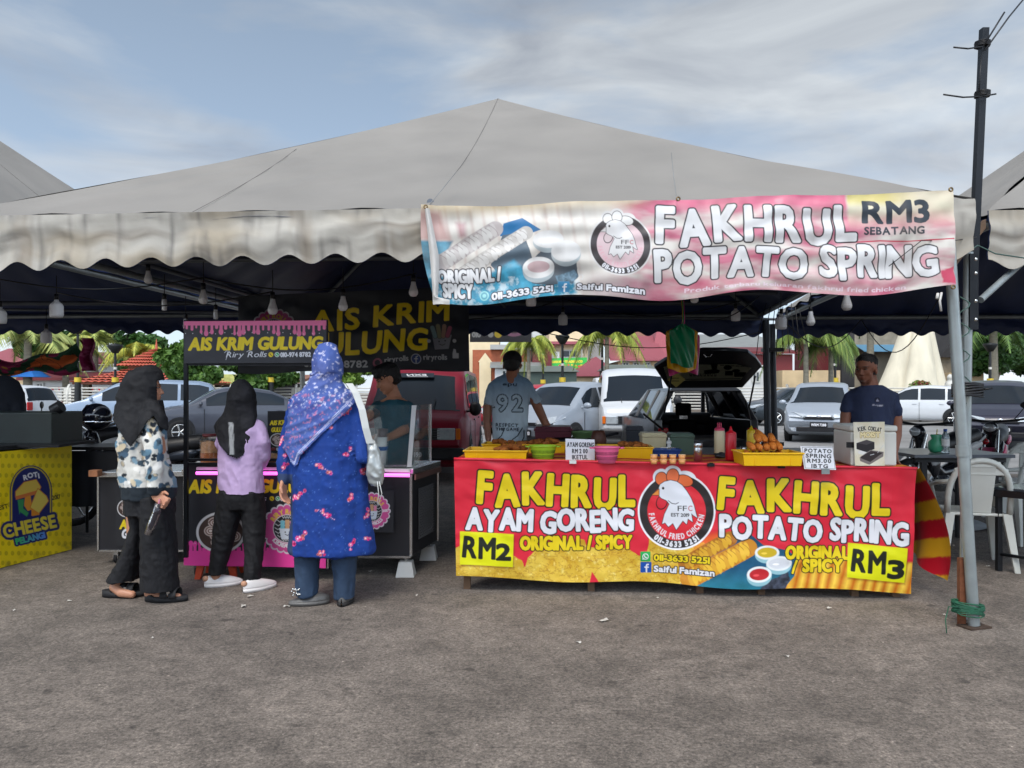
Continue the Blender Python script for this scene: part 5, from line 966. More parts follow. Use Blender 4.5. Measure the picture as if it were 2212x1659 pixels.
# backs toward the camera: rotate by pi
chair(P(2112,1140,5.85).x,5.95,PI-.25,'white plastic chair right behind the tent legs')
chair(P(2186,1090,6.9).x,6.95,PI+.5,'white plastic chair farther back, cut by the right edge')
chair(P(2215,1090,7.8).x,7.9,PI-.2,'third white plastic chair farthest back at the right edge')
fr_=T('steel_table_frame','black square-tube table frame at the right edge','table',(P(2185,1240,5.5).x,5.5,0))
BT=M('black_tube',C(32,34,38),.35,.3,.2,6)
x0=P(2150,1075,5.75).x; m=MB(); m.hexa([Vector((x0-.03,5.75,.56)),Vector((x0+.02,5.78,.56)),Vector((x0+.55,5.05,.56)),Vector((x0+.5,5.0,.56))],[Vector((x0-.03,5.75,.61)),Vector((x0+.02,5.78,.61)),Vector((x0+.55,5.05,.61)),Vector((x0+.5,5.0,.61))]); m.build('front_rail',BT,fr_,W=True)
m=MB(); m.hexa([Vector((x0,5.78,.60)),Vector((x0+.5,5.05,.60)),Vector((x0+1.2,5.5,.60)),Vector((x0+.7,6.2,.60))],[Vector((x0,5.78,.625)),Vector((x0+.5,5.05,.625)),Vector((x0+1.2,5.5,.625)),Vector((x0+.7,6.2,.625))]); m.build('glass_top',M('dark_glass_top',C(60,66,72),.12,0,.1),fr_,W=True)
for x,y in ((x0+.02,5.74),(x0+.36,5.25),(x0+.7,6.1)): m=MB(); m.box((x,y,.29),(.035,.035,.57)); m.build('leg',BT,fr_,W=True)
m=MB(); m.tube([(x0+.02,5.74,.13),(x0+.36,5.25,.13)],.013,6); m.build('lower_rail',BT,fr_,W=True)
sh=M('white_sheet',C(190,196,200,.85),.6); me=MB(); me.grid(lambda u,v:Vector((P(1990,1090,7.).x+u*1.0,7.2+v*.9+.2*u,.01+.02*math.sin(u*9+v*4)**2)),20,14); me.build('plastic_sheet',sh,label='crumpled pale plastic sheet on the ground under the grey table',cat='sheet')
# bits of litter
rg=random.Random(21)
for k,(px,py) in enumerate([(1305,1342),(526,1311),(540,1290),(1318,1250),(900,1288),(150,1300),(330,1380),(1490,1276),(1420,1294),(620,1312),(1970,1250),(2135,1225),(2040,1330),(1250,1390),(1790,1316),(745,1222),(800,1236),(2060,1180),(2080,1210),(30,1320),(1700,1420)]):
    Y=gy(py); q=P(px,py,Y); q.z=.005; m=MB(); a=rg.uniform(0,3); s=rg.uniform(.009,.024)*(1.6 if k in (0,1) else 1)
    m.grid(lambda u,v:q+Vector(((u-.5)*s*2*math.cos(a)-(v-.5)*s*math.sin(a),(u-.5)*s*2*math.sin(a)+(v-.5)*s*math.cos(a),.004+.006*math.sin(u*5+k)*math.sin(v*4))),5,4); o=m.build('litter_scrap',M('paper_scrap',C(206,200,190,.85),.8)); tag(o,'tiny pale scrap of litter lying on the asphalt','litter','litter scraps on the asphalt')
# ---------------- people ----------------
def rings(m,Y0,L_,n=28):
    """closed solid through horizontal elliptical rings (px,py,half width px,depth radius m,dy)"""
    v=[];k=len(L_)
    for (px,py,hp,ry,dy) in L_:
        c=P(px,py,Y0+dy); rx=hp/F*(Y0)
        for i in range(n): a=2*PI*i/n; v.append(c+Vector((math.cos(a)*rx,math.sin(a)*ry,0)))
    f=[(j*n+i,j*n+(i+1)%n,(j+1)*n+(i+1)%n,(j+1)*n+i) for j in range(k-1) for i in range(n)]
    return m.add(v,f+[tuple(range(n-1,-1,-1)),tuple(range((k-1)*n,k*n))],True)
def limb(m,Y0,L_):   # (px,py,dy,radius m)
    m.caps([P(a,b,Y0+d) for a,b,d,r in L_],[r for *_,r in L_],14); return m
def hand(m,w_,d,side,s=1.,curl=.5,thumb=1):
    d=Vector(d).normalized(); side=Vector(side); side=(side-d*side.dot(d)).normalized(); nrm=d.cross(side)
    pe=w_+d*.085*s
    for o in (-.026,-.009,.009,.025): m.cap(w_+side*o*.7*s,pe+side*o*s,.014*s,.0115*s,8)
    for o,l in ((-.029,.062),(-.0095,.078),(.0105,.074),(.029,.058)):
        a=pe+side*o*s; d1=(d*math.cos(curl)+nrm*math.sin(curl)+side*o*3).normalized(); b=a+d1*l*.5*s; d2=(d*math.cos(curl*2.1)+nrm*math.sin(curl*2.1)).normalized(); c=b+d2*l*.5*s
        m.caps([a,b,c],[.0095*s,.0088*s,.0072*s],8)
    a=w_+side*.022*thumb*s+d*.02*s; b=a+(d*.6+side*.7*thumb+nrm*.35)*.045*s; c=b+(d*.9+nrm*.35)*.034*s; m.caps([a,b,c],[.014*s,.011*s,.009*s],8)
def headframe(c,yaw,pitch=0,roll=0): return Matrix.Rotation(yaw,3,'Z')@Matrix.Rotation(pitch,3,'X')@Matrix.Rotation(roll,3,'Y')
def head(m,c,H,fr,neck=True):
    g=lambda x,y,z:c+fr@Vector((x*H,y*H,z*H)); e=lambda p,r:m.ell(g(*p),tuple(q*H for q in r),18,fr)
    e((0,.07,.12),(.325,.40,.355)); e((0,-.10,-.16),(.255,.25,.30)); e((0,-.22,-.40),(.12,.11,.085)); e((0,-.10,-.30),(.22,.22,.13))
    m.cap(g(0,-.33,-.0),g(0,-.405,-.14),.032*H,.05*H,10); e((.045,-.37,-.155),(.04,.04,.03)); e((-.045,-.37,-.155),(.04,.04,.03))
    e((0,-.305,.07),(.21,.07,.045)); e((0,-.325,-.255),(.095,.05,.025)); e((0,-.315,-.30),(.085,.05,.03)); 
    for s in (-1,1): e((s*.165,-.24,-.13),(.09,.08,.08)); e((s*.325,.05,-.07),(.035,.085,.125))
    if neck: m.cap(g(0,.10,-.30),g(0,.16,-.72),.215*H,.235*H,14)
def facepaint(c,H,fr,base,beard=.0):
    inv=np.array(fr.transposed()); cc=np.array(c); b=np.array(base)
    def f(p,n):
        l=(p-cc)@inv.T/H; col=np.empty_like(p); col[:]=b; col*=(1+.12*fbm(p,30,3,2))[:,None]
        def g(x,y,z,r): return np.exp(-(((np.abs(l[:,0])-x)/r[0])**2+((l[:,1]-y)/r[1])**2+((l[:,2]-z)/r[2])**2))[:,None]
        k=g(0,-.36,-.275,(.10,.08,.03)); col=col*(1-k*.7)+b*np.array([.72,.45,.42])*k*.7
        k=np.clip(g(.14,-.33,.085,(.085,.1,.018))*1.6,0,1); col=col*(1-k*.85)+.012*k*.85
        k=g(.135,-.33,.01,(.06,.08,.025)); col=col*(1-k*.45)+.02*k*.45
        if beard: 
            k=np.clip(g(0,-.3,-.40,(.13,.2,.09))+g(0,-.37,-.215,(.10,.06,.018)),0,1)*(l[:,2]<-.18)[:,None]; col=col*(1-k*beard)+.02*k*beard
        return col
    return f
def eyes(par,c,H,fr):
    for s in (-1,1):
        g=lambda x,y,z:c+fr@Vector((x*H,y*H,z*H)); m=MB(); m.ell(g(s*.13,-.285,.008),(.042*H,.045*H,.018*H),12,fr); o=m.build('eye',M('eye_white',C(160,150,142,.6),.2,0,0),par,W=True)
        m=MB(); m.ell(g(s*.13-.01,-.318,.008),(.022*H,.018*H,.022*H),10,fr); m.build('iris',M('iris',(.01,.007,.005),.15,0,0),o)
def folds(amp,fz=1.,sc=7.,seed=1,fine=.3,twist=2.):
    def f(p,n):
        q=p.copy(); q[:,2]*=.28*fz; a=vn(q,sc,seed); b=vn(q,sc*2.3,seed+3); r=p@np.array([twist,.0,1.])
        c=np.abs(vn(np.stack([p[:,0]*1.4+p[:,2]*.5,p[:,1],p[:,2]],1),sc*1.3,seed+9)); return amp*(a+.45*b-1.1*c-.25+fine*.6*vn(p,sc*6,seed+5))
    return f
def cut(o,keep):   # delete the faces of a garment that lie outside keep(points)
    me=o.data; w_=np.array(wm(o)); p=vco(me); ok=keep(p); bm=__import__('bmesh').new(); bm.from_mesh(me)
    bm.verts.ensure_lookup_table(); dead=[f for f in bm.faces if not all(ok[v.index] for v in f.verts)]
    __import__('bmesh').ops.delete(bm,geom=dead,context='FACES'); bm.to_mesh(me); bm.free(); md=o.modifiers.new('s','SOLIDIFY'); md.thickness=.004; md.offset=0
def DX(p): return CX+p[:,0]/p[:,1]*F
def DY(p): return HY-(p[:,2]-CH)/p[:,1]*F
def inpoly(pts,p):
    E=np.array([(*pts[k],*pts[(k+1)%len(pts)]) for k in range(len(pts))],float); return sdf(E,DX(p),DY(p))<0
def shoe(par,px,py,Y,ang,L_,mat,sole,name='shoe',w_=.045,h=.07,extra=None):
    q=P(px,py,Y); q.z=0; d=Vector((math.cos(ang),math.sin(ang),0)); s=Vector((-d.y,d.x,0)); m=MB()
    def fn(u,v):
        a=2*PI*u; x=(v-.25)*L_; wd=w_*(.80+.35*math.sin(PI*min(1,v*1.05))**.8*(1 if v>.3 else .8))*math.sin(PI*min(.999,max(.001,v)))**.35
        hz=h*(1-.62*max(0,(v-.25)/.75)**.8)*math.sin(PI*min(.995,max(.02,v)))**.25; return q+d*x+s*(math.cos(a)*wd)+Vector((0,0,.022+max(0,math.sin(a))*hz))
    m.grid(fn,24,20,cu=True); m.build(name,mat,par,W=True); m=MB()
    def fs(u,v):
        a=2*PI*u; x=(v-.25)*L_; wd=w_*1.06*(.84+.3*math.sin(PI*min(1,v*1.05))**.8)*math.sin(PI*min(.999,max(.001,v)))**.35; return q+d*x+s*(math.cos(a)*wd)+Vector((0,0,.002 if math.sin(a)<0 else .026))
    m.grid(fs,24,20,cu=True); m.build('sole',sole,par,W=True)
CLO=M('cloth_print',attr=True,rough=.85,var=.1,scale=30,bump=.55,bscale=15,aniso=(1,1,.3))
BLC=M('black_cloth',C(24,24,29,.6),.8,0,.3,14,bump=.55,bscale=15,aniso=(1,1,.25))
SKP=M('skin_painted',attr=True,rough=.48,var=.06,scale=40,bump=.06,bscale=160)
SK=C(190,136,108,.95); SKD=C(150,98,72,.95)
def flat(c): return lambda p,n:np.tile(np.array(c),(len(p),1))*(1+.14*fbm(p,26,3,3))[:,None]
# --- woman in blue floral dress ---
Y0=4.86; t=T('person','woman in blue floral dress and blue headscarf with a silver shoulder bag','person',(P(700,1300,Y0).x,Y0,0))
m=MB(); hc=P(709,790,Y0); fr=headframe(hc,R(175)); head(m,hc,.23,fr)
rings(m,Y0,[(705,845,22,.07,0),(703,862,56,.09,0),(704,900,58,.10,0),(708,1000,56,.10,0),(712,1060,66,.12,0),(714,1110,62,.12,0)])
limb(m,Y0,[(650,872,0,.05),(625,950,.02,.04),(612,1030,-.06,.028)]); limb(m,Y0,[(754,876,0,.04),(766,930,0,.03)])
limb(m,Y0,[(680,1090,0,.09),(668,1200,0,.06),(662,1270,0,.045),(661,1292,.0,.04)]); limb(m,Y0,[(745,1090,0,.09),(745,1200,0,.06),(743,1280,0,.045),(742,1300,0,.04)])
hand(m,P(613,1038,Y0-.06),(-.02,-.1,-1),(0.3,1,0),1.0,.45,-1)
remesh(m,'body',SKP,t,vox=.006,it=3,paint=flat(SK))
BLU=C(14,60,142,.8)
def dress(p,n):
    pt=Paint(DX(p),DY(p),BLU,.8); pt.noise(C(10,46,118,.8),.03,-.1,.5,.5,2)
    rg=random.Random(3)
    for k in range(420): pt.ell(rg.uniform(600,815),rg.uniform(860,1200),.8,.8,C(90,130,200),al=.6)
    cl=[(711,921,0),(751,886,1),(751,978,1),(620,981,1),(653,975,1),(700,1012,2),(785,1016,1),(645,1071,3),(757,1076,1),(705,1112,2),(793,1112,1),(648,1164,3),(762,1175,1),(694,1195,0),(616,1008,1),(610,950,1),(795,1165,0),(730,1150,9)]
    for (x,y,kd) in cl:
        if kd==9: continue
        n_={0:6,1:7,2:10,3:13}[kd]; ln={0:5,1:11,2:22,3:17}[kd]; an={0:0,1:-1.0,2:.55,3:-.6}[kd]
        pt.stroke([(x-ln*math.cos(an),y-ln*math.sin(an)),(x+ln*math.cos(an),y+ln*math.sin(an))],1,C(210,160,190))
        for j in range(n_):
            f=rg.uniform(-1,1); ox=ln*f*math.cos(an)+rg.uniform(-5,5)*(1.2 if kd==3 else .8); oy=ln*f*math.sin(an)+rg.uniform(-5,5)*(1.2 if kd==3 else .8); r=rg.uniform(2.6,4.0); cc=C(rg.choice((216,200,230)),rg.choice((40,70,110)),rg.choice((100,120,140)),.95)
            pt.ell(x+ox,y+oy,r,r,cc); pt.ell(x+ox,y+oy,r*.45,r*.45,C(240,200,216) if rg.random()<.6 else C(120,20,60))
    cu=(pt.Y>1024)&(pt.X<632); pt.C[cu]=np.array(C(44,60,92)); return pt.C
m=MB(); rings(m,Y0,[(704,836,24,.07,0),(702,848,54,.10,0),(702,862,74,.12,0),(704,900,76,.14,0),(710,960,80,.15,0),(712,1010,82,.165,0),(713,1060,84,.18,0),(714,1110,86,.185,0),(716,1160,92,.195,0),(716,1185,95,.20,0),(717,1193,92,.195,0)])
limb(m,Y0,[(644,874,0,.062),(624,950,.02,.058),(615,1000,-.03,.052),(613,1036,-.05,.042)]); limb(m,Y0,[(760,874,0,.062),(778,945,-.04,.058),(782,990,-.15,.05)])
rings(m,Y0,[(716,1180,60,.16,0),(716,1199,56,.15,0)])
remesh(m,'dress',CLO,t,vox=.0065,it=4,disp=folds(.011,.35,9,3),paint=dress)
m=MB(); rings(m,Y0,[(668,1140,33,.10,0),(665,1200,29,.095,0),(664,1250,26,.085,0),(664,1287,25,.08,0)]); rings(m,Y0,[(745,1140,33,.10,0),(745,1200,30,.10,0),(745,1250,25,.085,0),(744,1293,23,.075,0)]); rings(m,Y0,[(708,1110,70,.13,0),(708,1150,66,.13,0)])
remesh(m,'trousers',M('slate_cloth',C(52,72,98,.8),.85,0,.15,20,bump=.55,bscale=14,aniso=(1,1,.25)),t,vox=.007,it=8,disp=folds(.008,.3,13,6))
GS=M('grey_shoe',C(92,90,88,.9),.4,0,.2,20)
shoe(t,690,1288,Y0-.0,PI+.25,.25,GS,GS,w_=.042,h=.055); shoe(t,742,1302,Y0-.02,PI/2,.24,GS,M('dark_sole',C(40,38,38),.7),w_=.043,h=.06)
m=MB(); rg=random.Random(4)
for k in range(16): m.ell(P(640+rg.uniform(-11,9),1279+rg.uniform(-8,8),4.78),.0065,8)
m.build('shoe_ornament',STEEL,t,W=True)
def hj(p,n):
    pt=Paint(DX(p),DY(p),C(70,92,158,.95),.8); pt.noise(C(98,112,176,.95),.02,-.1,.5,.7,3); pt.noise(C(60,66,140,.95),.025,.1,.5,.6,6)
    pt.noise(C(206,206,230,.95),.23,.14,.34,.85,11,o=3,mask=(.25+.75*(pt.Y<880))); pt.noise(C(196,120,150,.95),.19,.22,.36,.7,15,o=3,mask=(pt.Y>850)*1.)
    for dd in (5,9): pt.stroke([(628,1002-dd),(636,1008-dd),(643,988-dd),(700,930-dd),(766,862-dd)],1.2,C(190,196,226))
    return pt.C
m=MB(); m.ell(P(708,790,Y0),(.105,.13,.158),20); m.ell(P(709,802,Y0+.0),(.104,.11,.12),18); rings(m,Y0,[(704,806,37,.115,0),(704,824,40,.11,0),(703,838,50,.115,0),(702,850,68,.125,0),(701,864,80,.135,0),(700,900,84,.155,0),(697,950,86,.165,0),(694,1015,88,.17,0)])
limb(m,Y0,[(644,874,0,.070),(628,950,.01,.066),(624,1020,-.02,.060)])
h_=remesh(m,'headscarf',CLO,t,vox=.006,it=9,disp=lambda p,n:folds(.010,1.6,8,12,twist=1)(p,n)-.007*np.abs(np.sin((DX(p)*.5+DY(p))*.13+2*vn(p,5,3)))*(DY(p)>806),paint=hj)
cut(h_,lambda p:inpoly([(580,700),(590,940),(622,985),(628,1000),(636,1010),(644,1003),(650,985),(700,935),(752,888),(774,862),(795,850),(800,700)],p))
# bag
SB=M('silver_bag',C(176,180,178,.85),.32,.35,.2,14,bump=.5,bscale=18)
b_=T('shoulder_bag','silver grey bag hanging from the right shoulder of the woman in blue','bag',P(800,1048,Y0-.12))
m=MB(); rings(m,Y0-.11,[(803,944,9,.02,0),(806,960,15,.045,0),(808,990,18,.06,0),(811,1020,20,.065,0),(812,1042,16,.05,0),(812,1050,10,.03,0)]); remesh(m,'bag',SB,b_,vox=.007,it=2,disp=folds(.012,1,14,22))
m=MB(); pts=[P(754,828,Y0-.10),P(768,848,Y0-.15),P(782,885,Y0-.17),P(790,925,Y0-.17),P(799,958,Y0-.15)]
for i in range(len(pts)-1): a,b=pts[i],pts[i+1]; s=Vector((.019,.012,0)); m.add([a-s,a+s,b+s,b-s,a-s+Vector((0,.006,0)),a+s+Vector((0,.006,0)),b+s+Vector((0,.006,0)),b-s+Vector((0,.006,0))],[(3,2,1,0),(4,5,6,7),(0,1,5,4),(2,3,7,6),(1,2,6,5),(0,4,7,3)])
m.build('strap',M('white_strap',C(214,216,212,.9),.5,0,.1),b_,W=True); m=MB()
for dx in (0,7): m.tube([P(815+dx*.6,1040,Y0-.17),P(818+dx,1066,Y0-.17),P(815+dx*.3,1090,Y0-.17)],.0025,5)
m.build('cord',M('white_strap'),b_,W=True)
# --- girl in lilac shirt ---
Y0=5.28; t=T('person','girl in lilac shirt, black trousers and long black headscarf seen from behind','person',(P(515,1260,Y0).x,Y0,0))
m=MB(); hc=P(523,860,Y0); fr=headframe(hc,R(178)); head(m,hc,.215,fr); rings(m,Y0,[(520,905,20,.06,0),(518,925,40,.08,0),(518,1000,38,.08,0),(522,1060,44,.1,0)])
limb(m,Y0,[(556,925,0,.042),(566,955,-.0,.03),(564,1003,.12,.022)]); limb(m,Y0,[(482,925,0,.036),(478,960,.05,.03)]); hand(m,P(565,1008,Y0+.14),(-.3,.6,-.4),(1,0,0),.9,.6)
limb(m,Y0,[(500,1050,0,.075),(480,1150,.0,.05),(470,1222,0,.035),(466,1246,0,.034)]); limb(m,Y0,[(546,1050,0,.075),(546,1150,-.02,.05),(546,1230,-.08,.035),(546,1262,-.08,.034)])
remesh(m,'body',SKP,t,vox=.007,it=3,paint=flat(SK))
m=MB(); rings(m,Y0,[(518,898,22,.06,0),(518,908,42,.08,0),(518,930,52,.1,0),(518,975,50,.105,0),(519,1010,50,.11,0),(521,1045,52,.12,0),(523,1066,51,.12,0)])
limb(m,Y0,[(554,924,0,.052),(570,955,-.02,.05),(572,985,.02,.044),(566,1006,.10,.034)]); limb(m,Y0,[(482,924,0,.052),(474,960,.04,.047),(486,995,.18,.036)])
remesh(m,'shirt',M('lilac_cloth',C(192,166,206,.95),.8,0,.08,18,bump=.55,bscale=15,aniso=(1,1,.4)),t,vox=.0065,it=4,disp=folds(.011,1,8,31))
m=MB(); rings(m,Y0,[(522,1040,46,.1,0),(522,1075,50,.115,0),(522,1100,46,.1,0)]); rings(m,Y0,[(500,1060,27,.1,0),(492,1120,27,.09,0),(480,1180,22,.075,0),(470,1225,18,.065,0),(469,1240,18,.065,0)]); rings(m,Y0,[(546,1060,26,.1,0),(549,1120,26,.09,0),(549,1180,22,.08,-.03),(545,1235,19,.07,-.08),(545,1252,18,.07,-.08)])
remesh(m,'trousers',BLC,t,vox=.0065,it=8,disp=folds(.008,.5,13,33))
WS=M('white_shoe',C(226,222,220,.9),.5,0,.06); 
for (px,py,Y,a) in ((462,1250,Y0,.45),(543,1270,Y0-.12,.85)):
    shoe(t,px,py,Y,a,.25,WS,WS,w_=.042,h=.075); q=P(px,py,Y); m=MB(); m.ell(Vector((q.x-math.cos(a)*.052,q.y-math.sin(a)*.052-.004,.062)),(.022,.016,.02),12); m.build('heel_patch',M('tan_leather',C(200,150,120,.9),.6),t,W=True)
def hj2(p,n):
    pt=Paint(DX(p),DY(p),C(24,24,29,.6),.6); pt.noise(C(40,40,46),.03,-.1,.5,.6,3)
    x,y=pt.X,pt.Y; ft=np.clip(.5-(np.abs(x-(499-(y-913)*-.03))-5)/.8,0,1)*((y>912)&(y<982)); st=(1-.55*np.clip(1-np.abs(np.mod(x-494,3.4)-1.7)/.6,0,1))*ft; pt.C=pt.C*(1-st[:,None]*.75)+np.array(C(170,172,172))*st[:,None]*.75; return pt.C
m=MB(); m.ell(P(522,858,Y0),(.098,.12,.135),20); rings(m,Y0,[(523,866,32,.11,0),(520,885,34,.10,0),(516,900,42,.1,0),(513,925,48,.115,0),(512,960,46,.125,0),(512,1005,40,.13,0)])
limb(m,Y0,[(482,922,0,.062),(474,968,.03,.056)]); limb(m,Y0,[(548,922,0,.05),(552,950,0,.04)])
h_=remesh(m,'headscarf',CLO,t,vox=.006,it=10,disp=folds(.009,.7,12,41),paint=hj2)
cut(h_,lambda p:inpoly([(440,780),(455,900),(464,930),(474,962),(492,984),(512,992),(526,984),(537,955),(550,922),(557,893),(575,860),(575,780)],p))
# --- woman in printed top ---
Y0=4.98; t=T('person','woman in patterned brown and blue blouse, black headscarf and wide black trousers','person',(P(310,1290,Y0).x,Y0,0))
m=MB(); hc=P(318,838,Y0); fr=headframe(hc,R(112)); head(m,hc,.225,fr)
rings(m,Y0,[(312,880,20,.07,0),(312,900,42,.12,0),(314,980,42,.12,0),(318,1050,50,.13,0),(320,1080,50,.13,0)])
limb(m,Y0,[(322,915,-.14,.045),(330,1000,-.20,.04),(334,1066,-.20,.028)]); limb(m,Y0,[(298,915,.14,.045),(275,965,.18,.04),(290,1020,.1,.028)])
hand(m,P(336,1070,Y0-.20),(.75,-.1,-.45),(-.3,.2,1),.95,.8); limb(m,Y0,[(300,1070,.06,.085),(290,1170,.06,.045),(262,1240,.06,.036),(248,1268,.04,.034),(262,1280,.0,.03),(285,1284,0,.025)]); limb(m,Y0,[(332,1070,-.06,.085),(338,1170,-.06,.055),(335,1250,-.06,.038),(324,1280,-.06,.036),(350,1288,-.06,.03),(385,1289,-.06,.022)])
remesh(m,'body',SKP,t,vox=.006,it=3,paint=facepaint(hc,.225,fr,SK)); eyes(t,hc,.225,fr)
def blouse(p,n):
    pt=Paint(DX(p),DY(p),C(206,204,196,.9),.8); rg=random.Random(12)
    for k in range(150):
        x=rg.uniform(240,395);y=rg.uniform(870,1062);r=rg.uniform(4,15); c=rg.choice((C(176,164,140,.9),C(96,130,150,.9),C(52,70,84,.9),C(206,190,160,.9),C(120,150,166,.9),C(60,84,104,.9),C(226,224,218,.9)))
        pt.ell(x,y,r*rg.uniform(.5,.8),r*1.25,C(60,74,84),rot=rg.uniform(0,3),al=.0 if r>9 else .7); pt.ell(x,y,r*.55,r,c,rot=rg.uniform(0,3))
    for k in range(26): x=rg.uniform(245,390);y=rg.uniform(880,1050); pt.ell(x,y,4,6,C(26,34,42),rot=rg.uniform(0,3))
    k=(pt.Y>1053); pt.C[k]=np.array(C(28,38,46)); return pt.C
m=MB(); rings(m,Y0,[(314,872,22,.08,0),(312,890,44,.13,0),(310,925,50,.16,0),(310,970,48,.165,0),(314,1010,54,.17,0),(320,1040,58,.175,0),(323,1056,58,.17,0),(324,1076,54,.16,0)])
limb(m,Y0,[(324,915,-.14,.062),(330,970,-.2,.066),(334,1020,-.21,.062),(336,1058,-.20,.048)]); limb(m,Y0,[(296,915,.14,.062),(272,965,.17,.066),(285,1010,.1,.05)])
remesh(m,'blouse',CLO,t,vox=.0065,it=4,disp=folds(.014,1,8,51),paint=blouse)
m=MB(); rings(m,Y0,[(322,1050,48,.14,0),(322,1080,54,.15,0),(322,1110,55,.15,0)]); rings(m,Y0,[(302,1070,32,.12,.05),(304,1140,24,.11,.06),(288,1195,25,.11,.06),(267,1248,33,.12,.06),(266,1255,33,.12,.06)]); rings(m,Y0,[(334,1070,34,.13,-.05),(341,1140,34,.13,-.06),(344,1200,38,.13,-.06),(345,1262,40,.13,-.06),(345,1273,40,.13,-.06)])
remesh(m,'trousers',BLC,t,vox=.0065,it=8,disp=folds(.010,.2,13,53))
SO=M('black_foam',C(34,34,36),.75,0,.2,20)
for (px,py,Y,a,li) in ((258,1296,Y0+.05,.08,.035),(350,1300,Y0-.06,.05,0)):
    q=P(px,py,Y); q.z=0; m=MB(); L_=.27
    def fs(u,v,q=q,a=a,L_=L_): an=2*PI*u; x=(v-.4)*L_; wd=.050*(.82+.25*math.sin(PI*v))*math.sin(PI*min(.999,max(.001,v)))**.4; return q+Vector((math.cos(a)*x-math.sin(a)*math.cos(an)*wd,math.sin(a)*x+math.cos(a)*math.cos(an)*wd,.003 if math.sin(an)<0 else .036+.012*(v<.25)))
    m.grid(fs,24,20,cu=True); m.build('sandal_sole',SO,t,W=True)
    for k,x in enumerate((.03,.085)):
        m=MB(); m.grid(lambda u,v:q+Vector((x+ (v-.5)*.045,-.05*math.cos(PI*u),.03+.055*math.sin(PI*u)**.7)),14,4); o=m.build('sandal_strap',SO,t,W=True); md=o.modifiers.new('s','SOLIDIFY'); md.thickness=.006
    m=MB(); m.box(q+Vector((.06,-.047,.062)),(.02,.006,.022)); m.build('buckle',STEEL,t,W=True)
m=MB(); m.ell(P(318,836,Y0),(.105,.115,.148),20,Matrix.Rotation(R(10),3,'Y')); m.ell(P(306,832,Y0),(.10,.11,.12),18); rings(m,Y0,[(316,800,32,.10,0),(308,818,38,.115,0),(303,835,42,.12,0),(302,852,46,.125,0),(303,870,48,.13,0),(304,885,50,.145,0),(306,910,54,.17,0),(302,940,54,.19,0),(300,975,50,.20,0)]); limb(m,Y0,[(330,880,-.10,.05),(345,905,-.12,.05),(352,925,-.12,.04)]); limb(m,Y0,[(322,905,-.15,.07),(326,940,-.18,.07)])
# open the face
h_=remesh(m,'headscarf',BLC,t,vox=.006,it=14,disp=folds(.009,1.6,11,55)); hv=np.array(hc); fx=np.array(fr@Vector((0,-1,0)))
cut(h_,lambda p:inpoly([(230,760),(240,900),(262,940),(282,968),(296,950),(318,912),(332,900),(346,925),(364,932),(372,900),(366,870),(420,850),(420,760)],p)&~(((p-hv)@fx>.062)&(np.abs(DY(p)-843)<21)))
u_=T('umbrella','clear folded plastic umbrella sleeve held by the woman in printed top','umbrella',P(332,1156,Y0-.25)); m=MB(); m.tube([P(343,1088,Y0-.24),P(338,1108,Y0-.24),P(328,1132,Y0-.24),P(320,1154,Y0-.24)],[.022,.025,.025,.023],12); m.build('sleeve',M('clear_plastic',C(84,78,86,.7),.12,0,.5,30,trans=.45,bump=.5,bscale=40),u_,W=True); m=MB(); m.tube([P(345,1078,Y0-.23),P(342,1094,Y0-.24)],.006,8); m.build('handle',M('pink_handle',C(190,120,140,.9),.5),u_,W=True)
# --- ice cream seller ---
def hairpiece(t,c,H,fr,mat,sc=(.352,.41,.37),off=(0,.10,.15),fringe=None,seed=1,disp=.006):
    g=lambda x,y,z:c+fr@Vector((x*H,y*H,z*H)); m=MB(); m.ell(g(*off),tuple(q*H for q in sc),18,fr); m.ell(g(0,.22,-.05),(.29*H,.26*H,.28*H),16,fr)
    for a in (fringe or []): m.ell(g(*a[0]),tuple(q*H for q in a[1]),14,fr)
    return remesh(m,'hair',mat,t,vox=.006,it=2,disp=lambda p,n:disp*fbm(p*np.array([1,1,.6]),55,3,seed))
HAIR=M('black_hair',C(20,18,18),.5,0,.3,60,bump=.6,bscale=160)
Y0=6.35; t=T('person','young seller in dark teal t-shirt looking down at the ice cream case','person',(P(845,1150,Y0).x,Y0+.1,0))
m=MB(); hc=P(836,817,Y0); fr=headframe(hc,R(-72),R(24)); H=.25; head(m,hc,H,fr,neck=False); m.cap(P(842,830,Y0+.03),P(855,868,Y0+.07),.052,.062,14)
rings(m,Y0+.06,[(852,858,16,.07,0),(850,868,34,.09,0),(850,900,40,.10,0),(852,960,38,.10,0),(850,1010,40,.11,0),(850,1050,40,.11,0)])
limb(m,Y0,[(880,880,.06,.05),(884,922,-.02,.042),(852,940,-.25,.034),(832,947,-.38,.026)]); hand(m,P(832,947,Y0-.38),(-1,-.2,-.15),(0,.5,1),.95,.7)
limb(m,Y0,[(818,880,.02,.05),(800,893,-.12,.042),(786,905,-.25,.032)]); hand(m,P(786,905,Y0-.25),(-1,-.2,-.4),(0,.5,1),.95,.6); limb(m,Y0,[(838,1030,.05,.08),(838,1130,.05,.06),(838,1195,.06,.05)]); limb(m,Y0,[(866,1030,.05,.08),(866,1130,.05,.06),(866,1195,.06,.05)])
remesh(m,'body',SKP,t,vox=.006,it=2,paint=facepaint(hc,H,fr,C(184,128,98,.95))); eyes(t,hc,H,fr); hairpiece(t,hc,H,fr,HAIR,fringe=[((0,-.12,.34),(.30,.28,.17)),((.12,-.26,.22),(.16,.12,.12)),((-.12,-.26,.22),(.16,.12,.12))],disp=.010)
